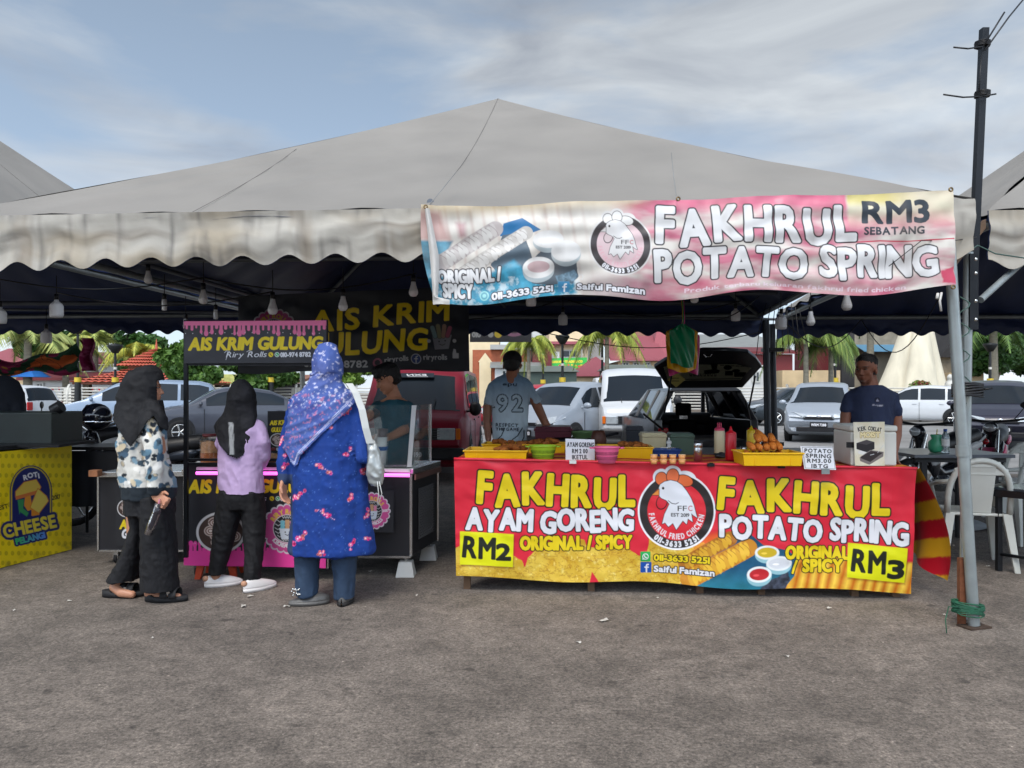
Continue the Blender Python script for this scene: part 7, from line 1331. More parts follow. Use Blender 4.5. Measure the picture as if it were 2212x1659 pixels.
# glass built as a fine sheet clipped to the window outline
sh_=sheet('rear_glass',gp(1430,783)+Vector((0,-.014,-.01)),gp(1627,783)+Vector((0,-.014,-.01)),gp(1627,825)+Vector((0,-.014,-.01)),gp(1430,825)+Vector((0,-.014,-.01)),150,60,art_gate,M('stickered_glass',attr=True,rough=.3,var=.05,spec=.6,trans=.75,ior=1.05),tg,base=C(206,204,176,.85),aa=.8)
cut(sh_,lambda p:inpoly([(1432,792),(1462,788),(1590,786),(1624,795),(1600,821),(1442,823)],p)); sh_.modifiers.clear()
m=MB(); m.tube([gp(1520,764)+Vector((0,-.02,-.01)),gp(1523,769)+Vector((0,-.02,-.01)),gp(1534,769)+Vector((0,-.02,-.01)),gp(1537,764)+Vector((0,-.02,-.01))],.008,5); m.build('badge',CHROME,tg,W=False)
m=MB(); a=gp(1459,821)+Vector((0,-.06,-.02)); s=.15; m.hexa([a+Vector((0,0,-s)),a+Vector((s*1.05,0,0)),a+Vector((s*1.05,.006,0)),a+Vector((0,.006,-s))],[a+Vector((-s*1.05,0,0)),a+Vector((0,0,s*.9)),a+Vector((0,.006,s*.9)),a+Vector((-s*1.05,.006,0))]); 
sheet('warning_sticker',gp(1459,804)+Vector((0,-.05,0)),gp(1479,820)+Vector((0,-.05,0)),gp(1459,837)+Vector((0,-.05,0)),gp(1440,820)+Vector((0,-.05,0)),30,30,lambda p:(p.stroke([(1452,817),(1466,817)],1.5,BLK),p.stroke([(1452,823),(1466,823)],1.5,BLK)),PRINT,tg,base=C(206,190,110,.9))
for x,s in ((xl+.17,1),(xr-.17,-1)): m=MB(); m.cyl((x,BY+.05,1.02),(x+s*.02,BY-.35,1.55),.014,n=8); m.build('gas_strut',BLKP,G,W=True)
for px in (1433,1625): m=MB(); m.box(P(px,937,BY-.01),(.15,.05,.17)); m.build('tail_light',TAIL,G,W=True,bevel=.02)
SEAT=M('seat_fabric',C(34,34,38),.9,0,.2,12)
def seat(px,py0,py1,w_,dy): 
    m=MB(); a=P(px,py0,BY+dy);b=P(px,py1,BY+dy); m.box(((a.x),a.y,(a.z+b.z)/2),(w_,.14,b.z-a.z)); m.build('seat',SEAT,G,W=True,bevel=.05,seg=3)
seat(1475,975,905,.48,1.9); m=MB(); q=P(1476,884,BY+1.9); m.box(q,(.27,.12,.22)); m.build('headrest',SEAT,G,W=True,bevel=.05,seg=3); m=MB(); m.box(P(1476,900,BY+1.92),(.14,.03,.12)); m.build('headrest_post',CHROME,G,W=True)
seat(1580,975,918,.46,2.0)
m=MB(); c_=P(1561,908,BY+2.3); m.tube([c_+Vector((math.cos(a)*.19,math.sin(a)*.04,math.sin(a)*.19)) for a in [i*2*PI/28 for i in range(29)]],.018,8); m.ell(c_,(.06,.04,.06),12); m.cyl(c_,c_+Vector((-.17,0,-.03)),.015,n=6); m.cyl(c_,c_+Vector((.17,0,-.03)),.015,n=6); m.cyl(c_,c_+Vector((0,.02,-.18)),.02,n=6); m.build('steering_wheel',BLKP,G,W=True)
m=MB(); m.box(((xl+xr)/2,BY+2.6,.84),(xr-xl-.2,.35,.22)); m.build('dashboard',M('dark_dash',C(56,58,62),.7),G,W=True,bevel=.04)
m=MB(); m.box(((xl+xr)/2,BY+.9,.58),(xr-xl-.25,1.4,.04)); m.build('boot_floor',M('grey_carpet',C(110,108,104,.8),.95,0,.3,20),G,W=True)
for a,b in (((1390,894),(1432,928)),((1610,865),(1620,905))): m=MB(); m.tube([P(*a,BY-.4),P(*b,BY-.1)],.016,6); m.build('wiper_arm',BLKP,G,W=True)
# ---------------- motorcycles ----------------
def bike(label,x,y,rz,acc,sc=1.,group='motorcycles behind the stalls'):
    t=T('motorcycle',label,'motorcycle',(x,y,0),rz,group); t.scale=(sc,)*3
    for wx in (-.62,.62):
        wo=T('wheel',None,None); wo.parent=t; m=MB(); m.lathe([(.24,-.035),(.28,-.045),(.30,0),(.28,.045),(.24,.035)],c=(wx,0,.30),n=30,mat=Matrix.Rotation(PI/2,3,'X')); m.build('tyre',RUBBER,wo); m=MB(); m.lathe([(.24,-.02),(.25,0),(.24,.02),(.225,0),(.24,-.02)],c=(wx,0,.30),n=26,mat=Matrix.Rotation(PI/2,3,'X')); m.cyl((wx,-.05,.3),(wx,.05,.3),.05,n=12)
        for a in range(6): th=a*PI/3; m.cyl((wx,0,.3),(wx+math.cos(th)*.24,0,.3+math.sin(th)*.24),.011,n=6)
        m.build('rim',STEEL,wo)
    m=MB(); 
    for s in (-.07,.07): m.cyl((.62,s,.3),(.40,s,.86),.022,n=8)
    m.build('fork',STEEL,t); m=MB(); m.caps([(.42,0,.90),(.36,0,.62),(.05,0,.40),(-.2,0,.44),(-.35,0,.62),(-.78,0,.80)],[.055,.07,.07,.10,.11,.05],12); m.ell((.44,0,.88),(.06,.09,.09),14); m.ell((.30,.11,.55),(.10,.03,.2),12); m.ell((.30,-.11,.55),(.10,.03,.2),12); remesh(m,'body',M('bike_black',C(30,30,36),.25,.2,.1,8,coat=.6),t,vox=.02,it=4,W=False)
    m=MB()
    for s in (-1,1): m.ell((.28,s*.125,.60),(.13,.03,.07),12,Matrix.Rotation(.6,3,'Y')); m.ell((-.45,s*.10,.70),(.18,.03,.05),12,Matrix.Rotation(.2,3,'Y'))
    m.build('fairing_panel',acc,t); m=MB(); m.caps([(.02,0,.72),(-.25,0,.76),(-.62,0,.82)],[.09,.12,.09],12); remesh(m,'seat',BLKP,t,vox=.02,it=4,W=False)
    m=MB(); m.tube([(.34,-.34,1.0),(.38,-.2,.98),(.42,0,.96),(.38,.2,.98),(.34,.34,1.0)],.014,8); m.build('handlebar',BLKM,t)
    for s in (-1,1): m=MB(); m.ell((.32,s*.36,1.17),(.015,.07,.045),12); m.tube([(.36,s*.24,1.0),(.33,s*.33,1.13)],.006,6); m.build('mirror',BLKP,t)
    m=MB(); m.ell((.50,0,.89),(.025,.065,.05),14); m.build('headlight',LAMP,t); m=MB(); m.ell((-.82,0,.74),(.04,.06,.04),10); m.build('tail_light',TAIL,t)
    m=MB(); m.grid(lambda u,v:Vector((.62+.36*math.cos(PI*(.2+.6*u)),(v-.5)*.11,.3+.36*math.sin(PI*(.2+.6*u)))),14,4); m.build('front_mudguard',acc,t)
    m=MB(); m.ell((.02,0,.30),(.16,.11,.11),12); m.cyl((-.1,-.11,.24),(-.75,-.13,.34),.035,.045,n=10); m.build('engine',STEEL,t); m=MB(); m.cyl((-.05,.05,.28),(-.1,.25,.02),.012,n=6); m.build('side_stand',BLKM,t)
    return t
PKP=M('bike_pink',C(206,70,110,.9),.3,.1,.1); WHB=M('bike_white',C(206,206,206,.9),.3,0,.1)
bike('black motorcycle with white front mudguard parked behind the grey folding table',P(2035,HY,8.8).x,8.8,PI+.5,WHB)
bike('black and pink motorcycle standing against the black people carrier',P(2150,HY,9.8).x,9.8,PI+.9,PKP)
bike('dark motorcycle behind the low box cart at left',P(285,HY,7.6).x,7.7,PI+.12,M('bike_grey',C(60,66,76),.3,.3))
bike('second dark motorcycle parked behind the yellow stall',P(150,HY,9.6).x,9.8,PI+.3,WHB)
t=T('folding_table','low black folding table with dark cloth between the yellow stall and the box cart','table',(P(208,HY,7.).x,7.1,0))
m=MB(); m.box((0,0,.83),(.56,.5,.03)); m.build('table_top',BLKP,t,bevel=.004); m=MB(); m.grid(lambda u,v:Vector(((u-.5)*.54,-.235-.02*math.sin(u*22)*v,.81-.5*v)),40,10); m.build('cloth_skirt',M('dark_skirt',C(26,28,34),.85,0,.3,8),t)
for x in (-.25,.25):
    for y in (-.2,.2): m=MB(); m.cyl((x,y,0),(x,y,.82),.014,n=8); m.build('leg',BLKM,t)
q=P(208,905,7.3); t=T('helmet','black open-face helmet with amber visor resting on the motorcycle at left','helmet',q-Vector((0,0,.11)),PI+.3); m=MB(); m.ell((0,0,.13),(.14,.125,.13),20); m.build('shell',M('helmet_black',C(22,24,34),.15,0,.05,coat=.8),t); m=MB(); m.grid(lambda u,v:Vector((.145*math.cos((u-.5)*1.8)+.01,.14*math.sin((u-.5)*1.8),.04+.13*v)),12,6); m.build('visor',M('amber_visor',C(150,116,84,.8),.08,0,.05,trans=.4),t)
m=MB(); m.lathe([(.143,.075),(.147,.085),(.143,.095)],n=24,sy=.9); m.build('trim_band',CHROME,t)
# ---------------- background: fence, lamps, trees, buildings ----------------
FW=M('fence_white',C(214,210,200,.8),.7,0,.15,4); BASEW=M('kerb_wall',C(176,168,150,.8),.85,0,.25,2,bump=.2)
def fence(label,px0,px1,Y,group='railing sections round the car park'):
    a=P(px0,HY,Y);b=P(px1,HY,Y); L_=b.x-a.x; t=T('fence',label,'fence',(a.x,Y,0),0,group)
    m=MB(); m.box((L_/2,0,.18),(L_,.3,.36)); m.build('base_wall',BASEW,t)
    for k in range(8): m=MB(); z=.5+k*.135; m.cyl((0,-.10-.09*math.sin(k*.45),z),(L_,-.10-.09*math.sin(k*.45),z),.032,n=6); m.build('rail',FW,t)
    n=max(1,int(L_/2.0))
    for i in range(n+1):
        x=L_*i/n
        if i%3==2: m=MB(); m.box((x,0,.8),(.34,.34,1.35)); m.build('pillar',FW,t)
        else: m=MB(); m.tube([(x,-.02,.3),(x,-.15,.75),(x,-.19,1.1),(x,-.12,1.45),(x,.02,1.6)],.06,6); m.build('curved_post',FW,t)
for i,(a,b) in enumerate(((-60,150),(150,360),(360,640),(640,900),(1060,1330),(1330,1700),(1700,2000),(2000,2320))): fence('white curved railing '+('at the far left edge','in front of the red-roofed pavilion','behind the silver people carrier and grey saloon','behind the red van','behind the silver hatchback','behind the estate car with open boot','below the pale pointed monument','at the far right behind the black people carrier')[i],a,b,35)
LB=M('lamp_black',C(24,26,26),.5,.2,.2)
def lamp(px,ytop,Y,label):
    h=P(px,ytop,Y).z; t=T('street_lamp',label,'street lamp',(P(px,HY,Y).x,Y,0),0,'black street lamps behind the stalls')
    m=MB(); m.cyl((0,0,.9),(0,0,h-.3),.06,.05,n=10); m.build('post',LB,t); m=MB(); m.cyl((0,0,0),(0,0,1.7),.16,.12,n=10); m.build('base',LB,t); m=MB(); m.cyl((0,0,1.7),(0,0,1.9),.14,n=10); m.build('yellow_band',M('yellow_band',C(206,176,50,.9),.6),t)
    m=MB(); m.lathe([(.001,h),(.30,h-.06),(.31,h-.12),(.12,h-.42),(.001,h-.42)],n=14); m.build('lantern',LB,t)
    m=MB(); m.cyl((0,0,.9+h*.4),(0,0,1.0+h*.4),.075,n=8); m.build('ring',M('fence_white'),t)
    return t
lamp(249,742,33,'black lamp post left of the red-roofed pavilion'); lamp(168,700,33,'black lamp post behind the pink cloth at left'); lamp(440,720,33,'black lamp post in front of the round green tree'); lamp(1215,722,33,'black lamp post left of the green shop sign, lantern visible'); lamp(1301,690,34,'tall black post beside the yellow-green palm'); lamp(1487,690,38,'thin dark post between the red roofs'); lamp(1173,660,40,'thin dark post at the left edge of the green shop sign'); lamp(1804,722,34,'black lamp post in front of the feathery palm'); lamp(2073,728,34,'black lamp post right of the monument'); lamp(2139,740,36,'black lamp post before the trees at right'); lamp(585,760,33,'black lamp post seen between the girl and the woman in blue')
# ----- foliage -----
def leafmat(n,c): 
    m=M(n,attr=True,rough=.6,var=.25,scale=1.2); return m
LEAF=leafmat('foliage',None)
def leaves(name,par,clumps,n,size,c0,c1,seed=1,flat_=.6,W=False,droop=0):
    rs=np.random.RandomState(seed); w_=np.array([r[0]*r[1]*r[2] for _,r in clumps]); w_=w_/w_.sum(); ci=rs.choice(len(clumps),n,p=w_)
    cen=np.array([c for c,_ in clumps])[ci]; rad=np.array([r for _,r in clumps])[ci]; d=rs.normal(size=(n,3)); d/=np.linalg.norm(d,axis=1)[:,None]; rr=.55+.5*rs.rand(n)**.6; p=cen+d*rad*rr[:,None]
    keep=fbm(p,1.1/max(.3,size*4),2,seed)>-.32; p=p[keep]; d=d[keep]; n=len(p)
    a=rs.normal(size=(n,3)); a/=np.linalg.norm(a,axis=1)[:,None]; nr=d*.6+a*.7; nr/=np.linalg.norm(nr,axis=1)[:,None]; u=np.cross(nr,rs.normal(size=(n,3))); u/=np.linalg.norm(u,axis=1)[:,None]; v=np.cross(nr,u); s=size*(.6+.8*rs.rand(n))[:,None]
    q=np.stack([p-u*s,p+v*s*flat_+nr*s*.2,p+u*s,p-v*s*flat_+nr*s*.2],1).reshape(-1,3)
    me=bpy.data.meshes.new(name); me.from_pydata(q.tolist(),[],np.arange(4*n).reshape(-1,4).tolist()); t_=rs.rand(n)[:,None]*.6+.4*np.clip(fbm(p,1.5,2,seed+4)+.5,0,1)[:,None]; c=np.array(c0)*(1-t_)+np.array(c1)*t_; setcol(me,np.repeat(c,4,0)); return fin(me,name,LEAF,par,W=W)
TRK=M('tree_trunk',C(112,98,80,.8),.9,0,.35,6,bump=.5,bscale=20)
def tree(label,px,ytop,ybot,wpx,Y,c0,c1,n=3600,seed=1,size=.16,group='leafy trees beyond the car park',name='leafy_tree'):
    b=P(px,HY,Y); zt=P(px,ytop,Y).z; zb=max(.4,P(px,ybot,Y).z); w_=wpx/F*Y; t=T(name,label,'tree',(b.x,Y,0),0,group); rg=random.Random(seed); h=zt-zb; cl=[]
    for k in range(16): a=rg.uniform(0,6.28); f=rg.uniform(.1,.62); zz=zb+h*rg.uniform(.18,.86); cl.append(((math.cos(a)*f*w_/2,math.sin(a)*f*w_/2,zz),(w_*rg.uniform(.14,.24),w_*rg.uniform(.14,.24),h*rg.uniform(.10,.2))))
    m=MB(); m.tube([(0,0,0),(.05,.02,zb*.6),(-.03,0,zb+h*.3),(0,.05,zb+h*.7)],[w_*.035+.08,w_*.03+.06,.08,.03],8)
    for c,r in cl[:8]: m.tube([(0,0,zb*.8),((c[0])*.5,c[1]*.5,(zb+c[2])/2),c],[.07,.05,.02],6)
    m.build('trunk',TRK,t); leaves('crown',t,cl,n,size,c0,c1,seed); return t
G0=C(40,78,22,.75); G1=C(98,134,46,.72); D0=C(28,58,22,.75); D1=C(70,112,40,.8)
tree('round bright green tree between the pavilion and the ice cream sign',415,735,850,140,31,G0,G1,6500,3,.15)
tree('broad bright green tree behind the girl in lilac',560,760,850,170,34,G0,G1,6000,5,.16)
tree('low green tree under the black ice cream banner',760,775,835,120,36,G0,C(140,170,60,.8),3500,6,.16)
tree('dark green tree behind the pavilion at left',300,700,830,120,44,D0,D1,4000,8,.2)
tree('dark tree far behind the orange cloth',110,705,800,200,50,D0,D1,4500,10,.25)
tree('dense dark green tree right of the tent legs',2150,690,820,150,42,D0,D1,6500,12,.2)
tree('dense green tree cut by the right edge',2230,680,815,140,44,D0,D1,5500,14,.2)
t=T('bush','round clipped green bush with reddish tips before the monument','bush',(P(1988,HY,33).x,33,0)); leaves('foliage',t,[((0,0,1.0),(.66,.6,.75)),((.1,0,.7),(.72,.6,.6)),((-.15,-.1,.8),(.6,.6,.6))],5200,.055,C(50,92,26,.75),C(120,150,50,.8),3); leaves('red_tips',t,[((.05,0,1.62),(.35,.3,.14))],200,.05,C(120,60,40,.8),C(176,80,60,.8),5); m=MB(); m.cyl((0,0,0),(0,0,.8),.06,n=8); m.build('stem',TRK,t)
t=T('bush','leafy green shrub at the foot of the pavilion','bush',(P(305,HY,32).x,32,0)); leaves('foliage',t,[((0,0,.9),(.7,.5,.8)),((.4,0,.5),(.5,.5,.5))],1800,.09,G0,G1,6); m=MB(); m.cyl((0,0,0),(0,0,.6),.05,n=8); m.build('stem',TRK,t)
def palm(label,px,ytop,Y,nf,L_,c0,c1,droop=1.,seed=1,lean=0,spread=1.,leaf=.5,tr=.12):
    b=P(px,HY,Y); h=P(px,ytop,Y).z; t=T('palm_tree',label,'palm',(b.x,Y,0),0,'palms behind the stalls'); rg=random.Random(seed)
    m=MB(); m.tube([(lean*(1-k/8)**1.5,0,h*k/8) for k in range(9)],[tr*(1.25-.45*k/8) for k in range(9)],10); m.build('trunk',M('palm_trunk',C(142,134,116,.8),.9,0,.3,5,bump=.5,bscale=12,aniso=(1,1,3)),t)
    v=[];f=[];cs_=[]
    for k in range(nf):
        a=2*PI*k/nf*1.0+rg.uniform(-.3,.3); el=rg.uniform(.15,1.25); Lf=L_*rg.uniform(.8,1.1); dx,dy=math.cos(a),math.sin(a)
        def sp(s): r=Lf*s*math.cos(el*(1-s*.4))*spread; z=Lf*(math.sin(el)*s-droop*.75*s*s*s*1.1-droop*.15*s*s); return Vector((dx*r,dy*r,h+z))
        prev=sp(0); N_=26
        for i in range(1,N_):
            s=i/N_; p=sp(s); tg=(p-prev).normalized(); side=tg.cross(Vector((0,0,1))).normalized(); ll=leaf*L_*.42*math.sin(PI*min(1,s*.9+.12))**.6
            w0=.012*L_
            b_=len(v); v+=[prev-side*w0,prev+side*w0,p+side*w0,p-side*w0]; f.append((b_,b_+1,b_+2,b_+3)); g=rg.uniform(.2,.8); cs_+=[tuple(c0[q]*(1-g)+c1[q]*g for q in range(3))]*4
            for sg in (-1,1):
                for kk in (0,.5):
                    o=prev.lerp(p,kk); tip=o+side*sg*ll*.75+tg*ll*.45+Vector((0,0,-ll*.55*droop*rg.uniform(.6,1.2))); wv=tg*.028*L_
                    b_=len(v); v+=[o-wv*.4,o+wv*.6,o.lerp(tip,.55)+wv*.5+Vector((0,0,.03)),tip]; f.append((b_,b_+1,b_+2,b_+3)); g=rg.random(); cs_+=[tuple(c0[q]*(1-g)+c1[q]*g for q in range(3))]*4
            prev=p
    me=bpy.data.meshes.new('crown'); me.from_pydata(v,[],f); setcol(me,np.array(cs_)); fin(me,'crown',LEAF,t); return t
YG0=C(100,126,40,.7);YG1=C(186,190,78,.78)
palm('small yellow-green palm behind the man with the 92 shirt',1142,745,31,12,1.5,YG0,YG1,1.25,3,leaf=.9,tr=.08)
palm('yellow-green palm right of the green shop sign',1311,722,32,12,1.9,YG0,YG1,1.3,5,leaf=.9,tr=.1)
palm('feathery bright green palm right of the strapped tent legs',1741,722,30,16,1.9,C(84,116,46,.7),C(150,166,80,.75),1.35,7,leaf=1.1,tr=.1)
palm('second feathery palm behind the lamp post',1795,735,31,13,1.6,C(72,108,44,.7),C(136,156,76,.75),1.35,9,leaf=1.1,tr=.1)
palm('dark drooping palm in front of the old grey wall',1880,672,44,9,2.6,C(40,70,36,.8),C(90,120,66,.8),1.3,11,leaf=.8,tr=.2)
palm('coconut palm with yellow fronds left of the pavilion',205,738,45,12,2.6,C(92,116,56,.8),C(190,196,100,.85),1.0,13,leaf=.8,tr=.2)
palm('coconut palm at the far left edge',60,728,38,12,2.8,C(100,126,60,.8),C(186,190,110,.85),1.0,15,leaf=.8,tr=.2)
palm('coconut palm right behind the pink cloth',142,755,40,12,2.4,C(92,120,60,.8),C(196,190,90,.85),1.0,17,leaf=.8,tr=.16)
palm('grey-trunked palm at right behind the tent legs',2146,700,40,10,2.5,C(50,86,36,.8),C(110,140,60,.8),1.2,19,leaf=.8,tr=.22)
palm('thin young palm with yellow fronds right of the pavilion',300,765,39,10,2.0,C(110,130,50,.8),C(206,200,80,.85),1.1,21,leaf=.8,tr=.12)
# ----- pavilion with two-tier tiled roof -----
TILE=M('roof_tiles',C(196,96,74,.85),.8,0,.2,5,bump=.2)
pv=T('pavilion','open pavilion with two-tier red tiled roof behind the woman in printed top','pavilion',(P(338,HY,38).x,38,0)); s=38/F
def hip(m,w0,w1,z0,z1,rows=16):
    for k in range(4):
        a=k*PI/2; c,sn=math.cos(a),math.sin(a)
        N_=rows*2
        for i in range(N_):
            u0,u1=i/N_,(i+1)/N_; bump_=.05
            def q(u,v,e): w_=w0*(1-v)+w1*v; x=(u*2-1)*w_; return Vector((x*c-(-w_)*sn,x*sn+(-w_)*c,z0+(z1-z0)*v+e))
            for j in range(6):
                v0,v1=j/6,(j+1)/6; e0=bump_*(i%2); b_=[q(u0,v0,e0-.04+.07),q(u1,v0,.05-e0+.03),q(u1,v1,.05-e0-.04),q(u0,v1,e0-.04)]; m.add(b_,[(0,1,2,3)])
m=MB(); hip(m,2.75,.0+.9,P(0,828,38).z,P(0,798,38).z); m.build('lower_roof',TILE,pv); m=MB(); hip(m,1.4,.05,P(0,793,38).z,P(0,754,38).z); m.build('upper_roof',TILE,pv); m=MB(); m.cyl((0,0,P(0,756,38).z),(0,0,P(0,732,38).z),.08,.01,n=8); m.build('finial',TILE,pv)
m=MB(); m.box((0,0,P(0,829,38).z),(5.3,5.3,.1)); m.build('eave_board',M('brown_board',C(120,70,50,.8),.8),pv)
for x in (-2.2,2.2):
    for y in (-2.2,2.2): m=MB(); m.box((x,y,.85),(.28,.28,1.7)); m.build('column',M('pavilion_post',C(120,110,96,.8),.8),pv)
m=MB(); m.box((0,0,P(0,796,38).z),(1.9,1.9,.3)); m.build('lantern_wall',M('brown_board'),pv)
# ----- buildings -----
DG=M('dark_window',C(40,48,54),.2,0,.3,3); WF=M('window_frame',C(196,196,190,.8),.6,0,.1)
def bld(label,x0,x1,yt,Y,dep,mat,wins=(),roof=None,name='shop_building',rz=0,yb=None,top=None):
    a=P(x0,HY,Y);b=P(x1,HY,Y); h=P(x0,yt,Y).z; cx=(a.x+b.x)/2; w_=b.x-a.x; t=T(name,label,'building',(cx,Y+dep/2,0),rz)
    m=MB(); m.box((0,0,h/2),(w_,dep,h)); wl=m.build('wall',mat,t)
    for (wx0,wy0,wx1,wy1) in wins:
        p=P(wx0,wy0,Y);q=P(wx1,wy1,Y); c=((p.x+q.x)/2-cx,-dep/2,(p.z+q.z)/2); ww=q.x-p.x;hh=p.z-q.z; m=MB()
        for sx in (-1,1): m.box((c[0]+sx*ww/2,c[1]-.03,c[2]),(.08,.09,hh+.08))
        for sz in (-1,1): m.box((c[0],c[1]-.031,c[2]+sz*hh/2),(ww-.08,.088,.08))
        m.box((c[0],c[1]-.025,c[2]),(.05,.07,hh-.08)); f_=m.build('window',WF,t); m=MB(); m.box((c[0],c[1]-.008,c[2]),(ww-.05,.03,hh-.05)); m.build('pane',DG,f_)
    if roof:
        kind,rm,ov,rh=roof; m=MB()
        if kind=='slope':   # mono pitch rising to the back
            m.hexa([Vector((-w_/2-ov,-dep/2-ov,h)),Vector((w_/2+ov,-dep/2-ov,h)),Vector((w_/2+ov,dep/2,h+rh)),Vector((-w_/2-ov,dep/2,h+rh))],[Vector((-w_/2-ov,-dep/2-ov,h+.15)),Vector((w_/2+ov,-dep/2-ov,h+.15)),Vector((w_/2+ov,dep/2,h+rh+.15)),Vector((-w_/2-ov,dep/2,h+rh+.15))])
        elif kind=='gable':
            m.prism([(-w_/2-ov,h-.2),(w_/2+ov,h-.2),(0,h+rh)],(0,-dep/2-ov,0),(1,0,0),(0,0,1),(0,dep+ov,0))
        else:
            m.hexa([Vector((-w_/2-ov,-dep/2-ov,h)),Vector((w_/2+ov,-dep/2-ov,h)),Vector((w_/2+ov,dep/2+ov,h)),Vector((-w_/2-ov,dep/2+ov,h))],[Vector((-w_/2*.6,-dep*.05,h+rh)),Vector((w_/2*.6,-dep*.05,h+rh)),Vector((w_/2*.6,dep*.05,h+rh)),Vector((-w_/2*.6,dep*.05,h+rh))])
        m.build('roof',rm,t)
    return t,cx,h,w_,dep
CRM=M('cream_render',C(226,206,168,.85),.85,0,.15,1.2); GRR=M('grey_render',C(170,168,164,.8),.85,0,.2,1.); WRR=M('white_render',C(206,206,204,.8),.85,0,.2,.8); BRK=M('brick_red',C(166,92,64,.85),.9,0,.25,4,bump=.3); OLD=M('mouldy_wall',C(150,140,122,.8),.9,0,.55,1.1,bump=.3); RRF=M('red_metal_roof',C(160,84,92,.85),.55,.1,.12,3,aniso=(8,.4,1)); MRN=M('maroon_metal',C(112,40,44,.85),.6,.1,.2,3,aniso=(9,1,1)); GRF=M('grey_metal_roof',C(150,152,148,.8),.6,.2,.2,2); BRN=M('brown_tile',C(150,104,84,.8),.85,0,.4,9,bump=.5); BLR=M('blue_metal',C(96,146,176,.85),.5,.2,.1,4,aniso=(9,1,1)); TAN=M('tan_board',C(206,180,140,.8),.8,0,.2,1.5); DRK=M('dark_timber',C(52,50,50),.8,0,.4,3)
bld('cream building with brick panel left of the 92 man',1000,1078,690,52,6,CRM,()); 
t=T('brick_building','red brick facade with white arched doorway before the cream building','building',(P(1045,HY,50).x,50,0)); a=P(1022,757,50);b=P(1146,757,50); c0=P(1045,HY,50).x; m=MB(); m.box(((a.x+b.x)/2-c0,0,a.z/2),(b.x-a.x,1.5,a.z)); m.build('wall',BRK,t); m=MB(); x=P(1049,HY,50).x-c0; m.box((x,-.8,1.6),(.75,.12,3.2)); m.prism([(-.45,3.15),(.45,3.15),(0,3.75)],(x,-.87,0),(1,0,0),(0,0,1),(0,.12,0)); m.build('doorway',CRM,t); m=MB(); x=P(1110,760,50).x-c0; m.box((x,-.4,a.z+.15),(3.0,1.9,.3)); m.build('parapet',GRR,t)
bld('low grey shop with dark shutters left of the lamp',1069,1165,795,48,4,WRR,[(1085,800,1100,815),(1120,800,1135,815)],('slope',GRF,.3,.8))
bld('pale grey block behind the yellow-green palm',1150,1200,700,60,6,WRR,[(1163,770,1175,790)])
t,cx_,h,w_,dp=bld('cream shophouse with green shop sign and red awning',1186,1270,690,50,7,CRM,[(1213,757,1248,772)],None)
m=MB(); p=P(1180,742,50); m.box((0,-dp/2-.35,P(0,742,50).z),(w_+.6,.9,.18)); m.build('awning',RRF,t); m=MB(); m.box((0,-dp/2-.02,P(0,735,50).z+.9),(w_+.02,.06,.3)); m.build('cornice',WRR,t); m=MB(); m.box((P(1196,775,50).x-cx_,-dp/2-.2,P(0,770,50).z),(.7,.4,.6)); m.build('air_conditioner',WHITEP,t,bevel=.03)
m=MB(); m.box((P(1255,HY,50).x-cx_,-dp/2-.5,2.4),(.1,.1,4.8)); m.build('drain_pipe',WF,t); bld('maroon-roofed house gable beside the green sign',1150,1192,752,49,4,MRN,(),('slope',MRN,.2,.6)); 
SGG=T('shop_sign','long green shop sign with yellow letters over a picture of fruit','sign',P(1230,797,49.2)); a=P(1187,774,49.2);b=P(1268,772,49.2);c_=P(1268,795,49.2);d_=P(1187,796,49.2); m=MB(); m.hexa([d_+Vector((0,.01,0)),c_+Vector((0,.01,0)),c_+Vector((0,.15,0)),d_+Vector((0,.15,0))],[a+Vector((0,.01,0)),b+Vector((0,.01,0)),b+Vector((0,.15,0)),a+Vector((0,.15,0))]); m.build('board',GRR,SGG,W=True)
def art_shop(p):
    p.text('LIAN HUP TRADING CO',1193,784,1258,783,4.6,C(236,216,60,.9),bold=.5); rg=random.Random(1)
    for k in range(26): p.ell(rg.uniform(1192,1266),rg.uniform(788,795),2.2,2.2,C(rg.choice((220,200,120)),rg.choice((160,90,190)),60,.9))
sheet('sign_face',a,b,c_,d_,160,46,art_shop,PRINT,SGG,base=C(52,180,74,.9),aa=.5)
bld('tall plain grey wall right of the green sign',1268,1302,690,51,6,GRR,())
bld('tan house with brown gable below the grey wall',1238,1335,806,47,4,TAN,[(1285,815,1300,826)],('gable',RRF,.3,1.))
for (lb,x0,x1,yt,Y) in (('dark green tarpaulin-covered market stall behind the silver hatchback',1118,1246,803,42),('grey tarpaulin stall behind the white van',1306,1420,800,43)):
    a=P(x0,HY,Y);b=P(x1,HY,Y); h=P(0,yt,Y).z; t=T('tarpaulin_stall',lb,'stall',((a.x+b.x)/2,Y+1.3,0)); w_=(b.x-a.x)/2; m=MB(); m.hexa([Vector((x,y,0)) for x,y in ((-w_,-1.2),(w_,-1.2),(w_,1.2),(-w_,1.2))],[Vector((x,y,h)) for x,y in ((-w_,-1.2),(w_,-1.2),(w_,1.2),(-w_,1.2))]); m.build('tarpaulin_walls',M('green_tarpaulin',C(70,84,76,.8),.7,0,.3,1.4,bump=.3,bscale=4),t); m=MB(); m.hexa([Vector((x,y,h)) for x,y in ((-w_-.15,-1.4),(w_+.15,-1.4),(w_+.15,1.4),(-w_-.15,1.4))],[Vector((x,y,h+.35)) for x,y in ((-w_*.85,-.3),(w_*.85,-.3),(w_*.85,.3),(-w_*.85,.3))]); m.build('tarpaulin_roof',M('grey_tarpaulin',C(110,116,108,.8),.7,0,.2,1.2),t)
bld('house with broad faded red roof behind the white van',1335,1420,780,52,5,TAN,[(1345,783,1358,793),(1368,783,1381,793),(1391,783,1404,793)],('slope',RRF,.6,1.9)); 
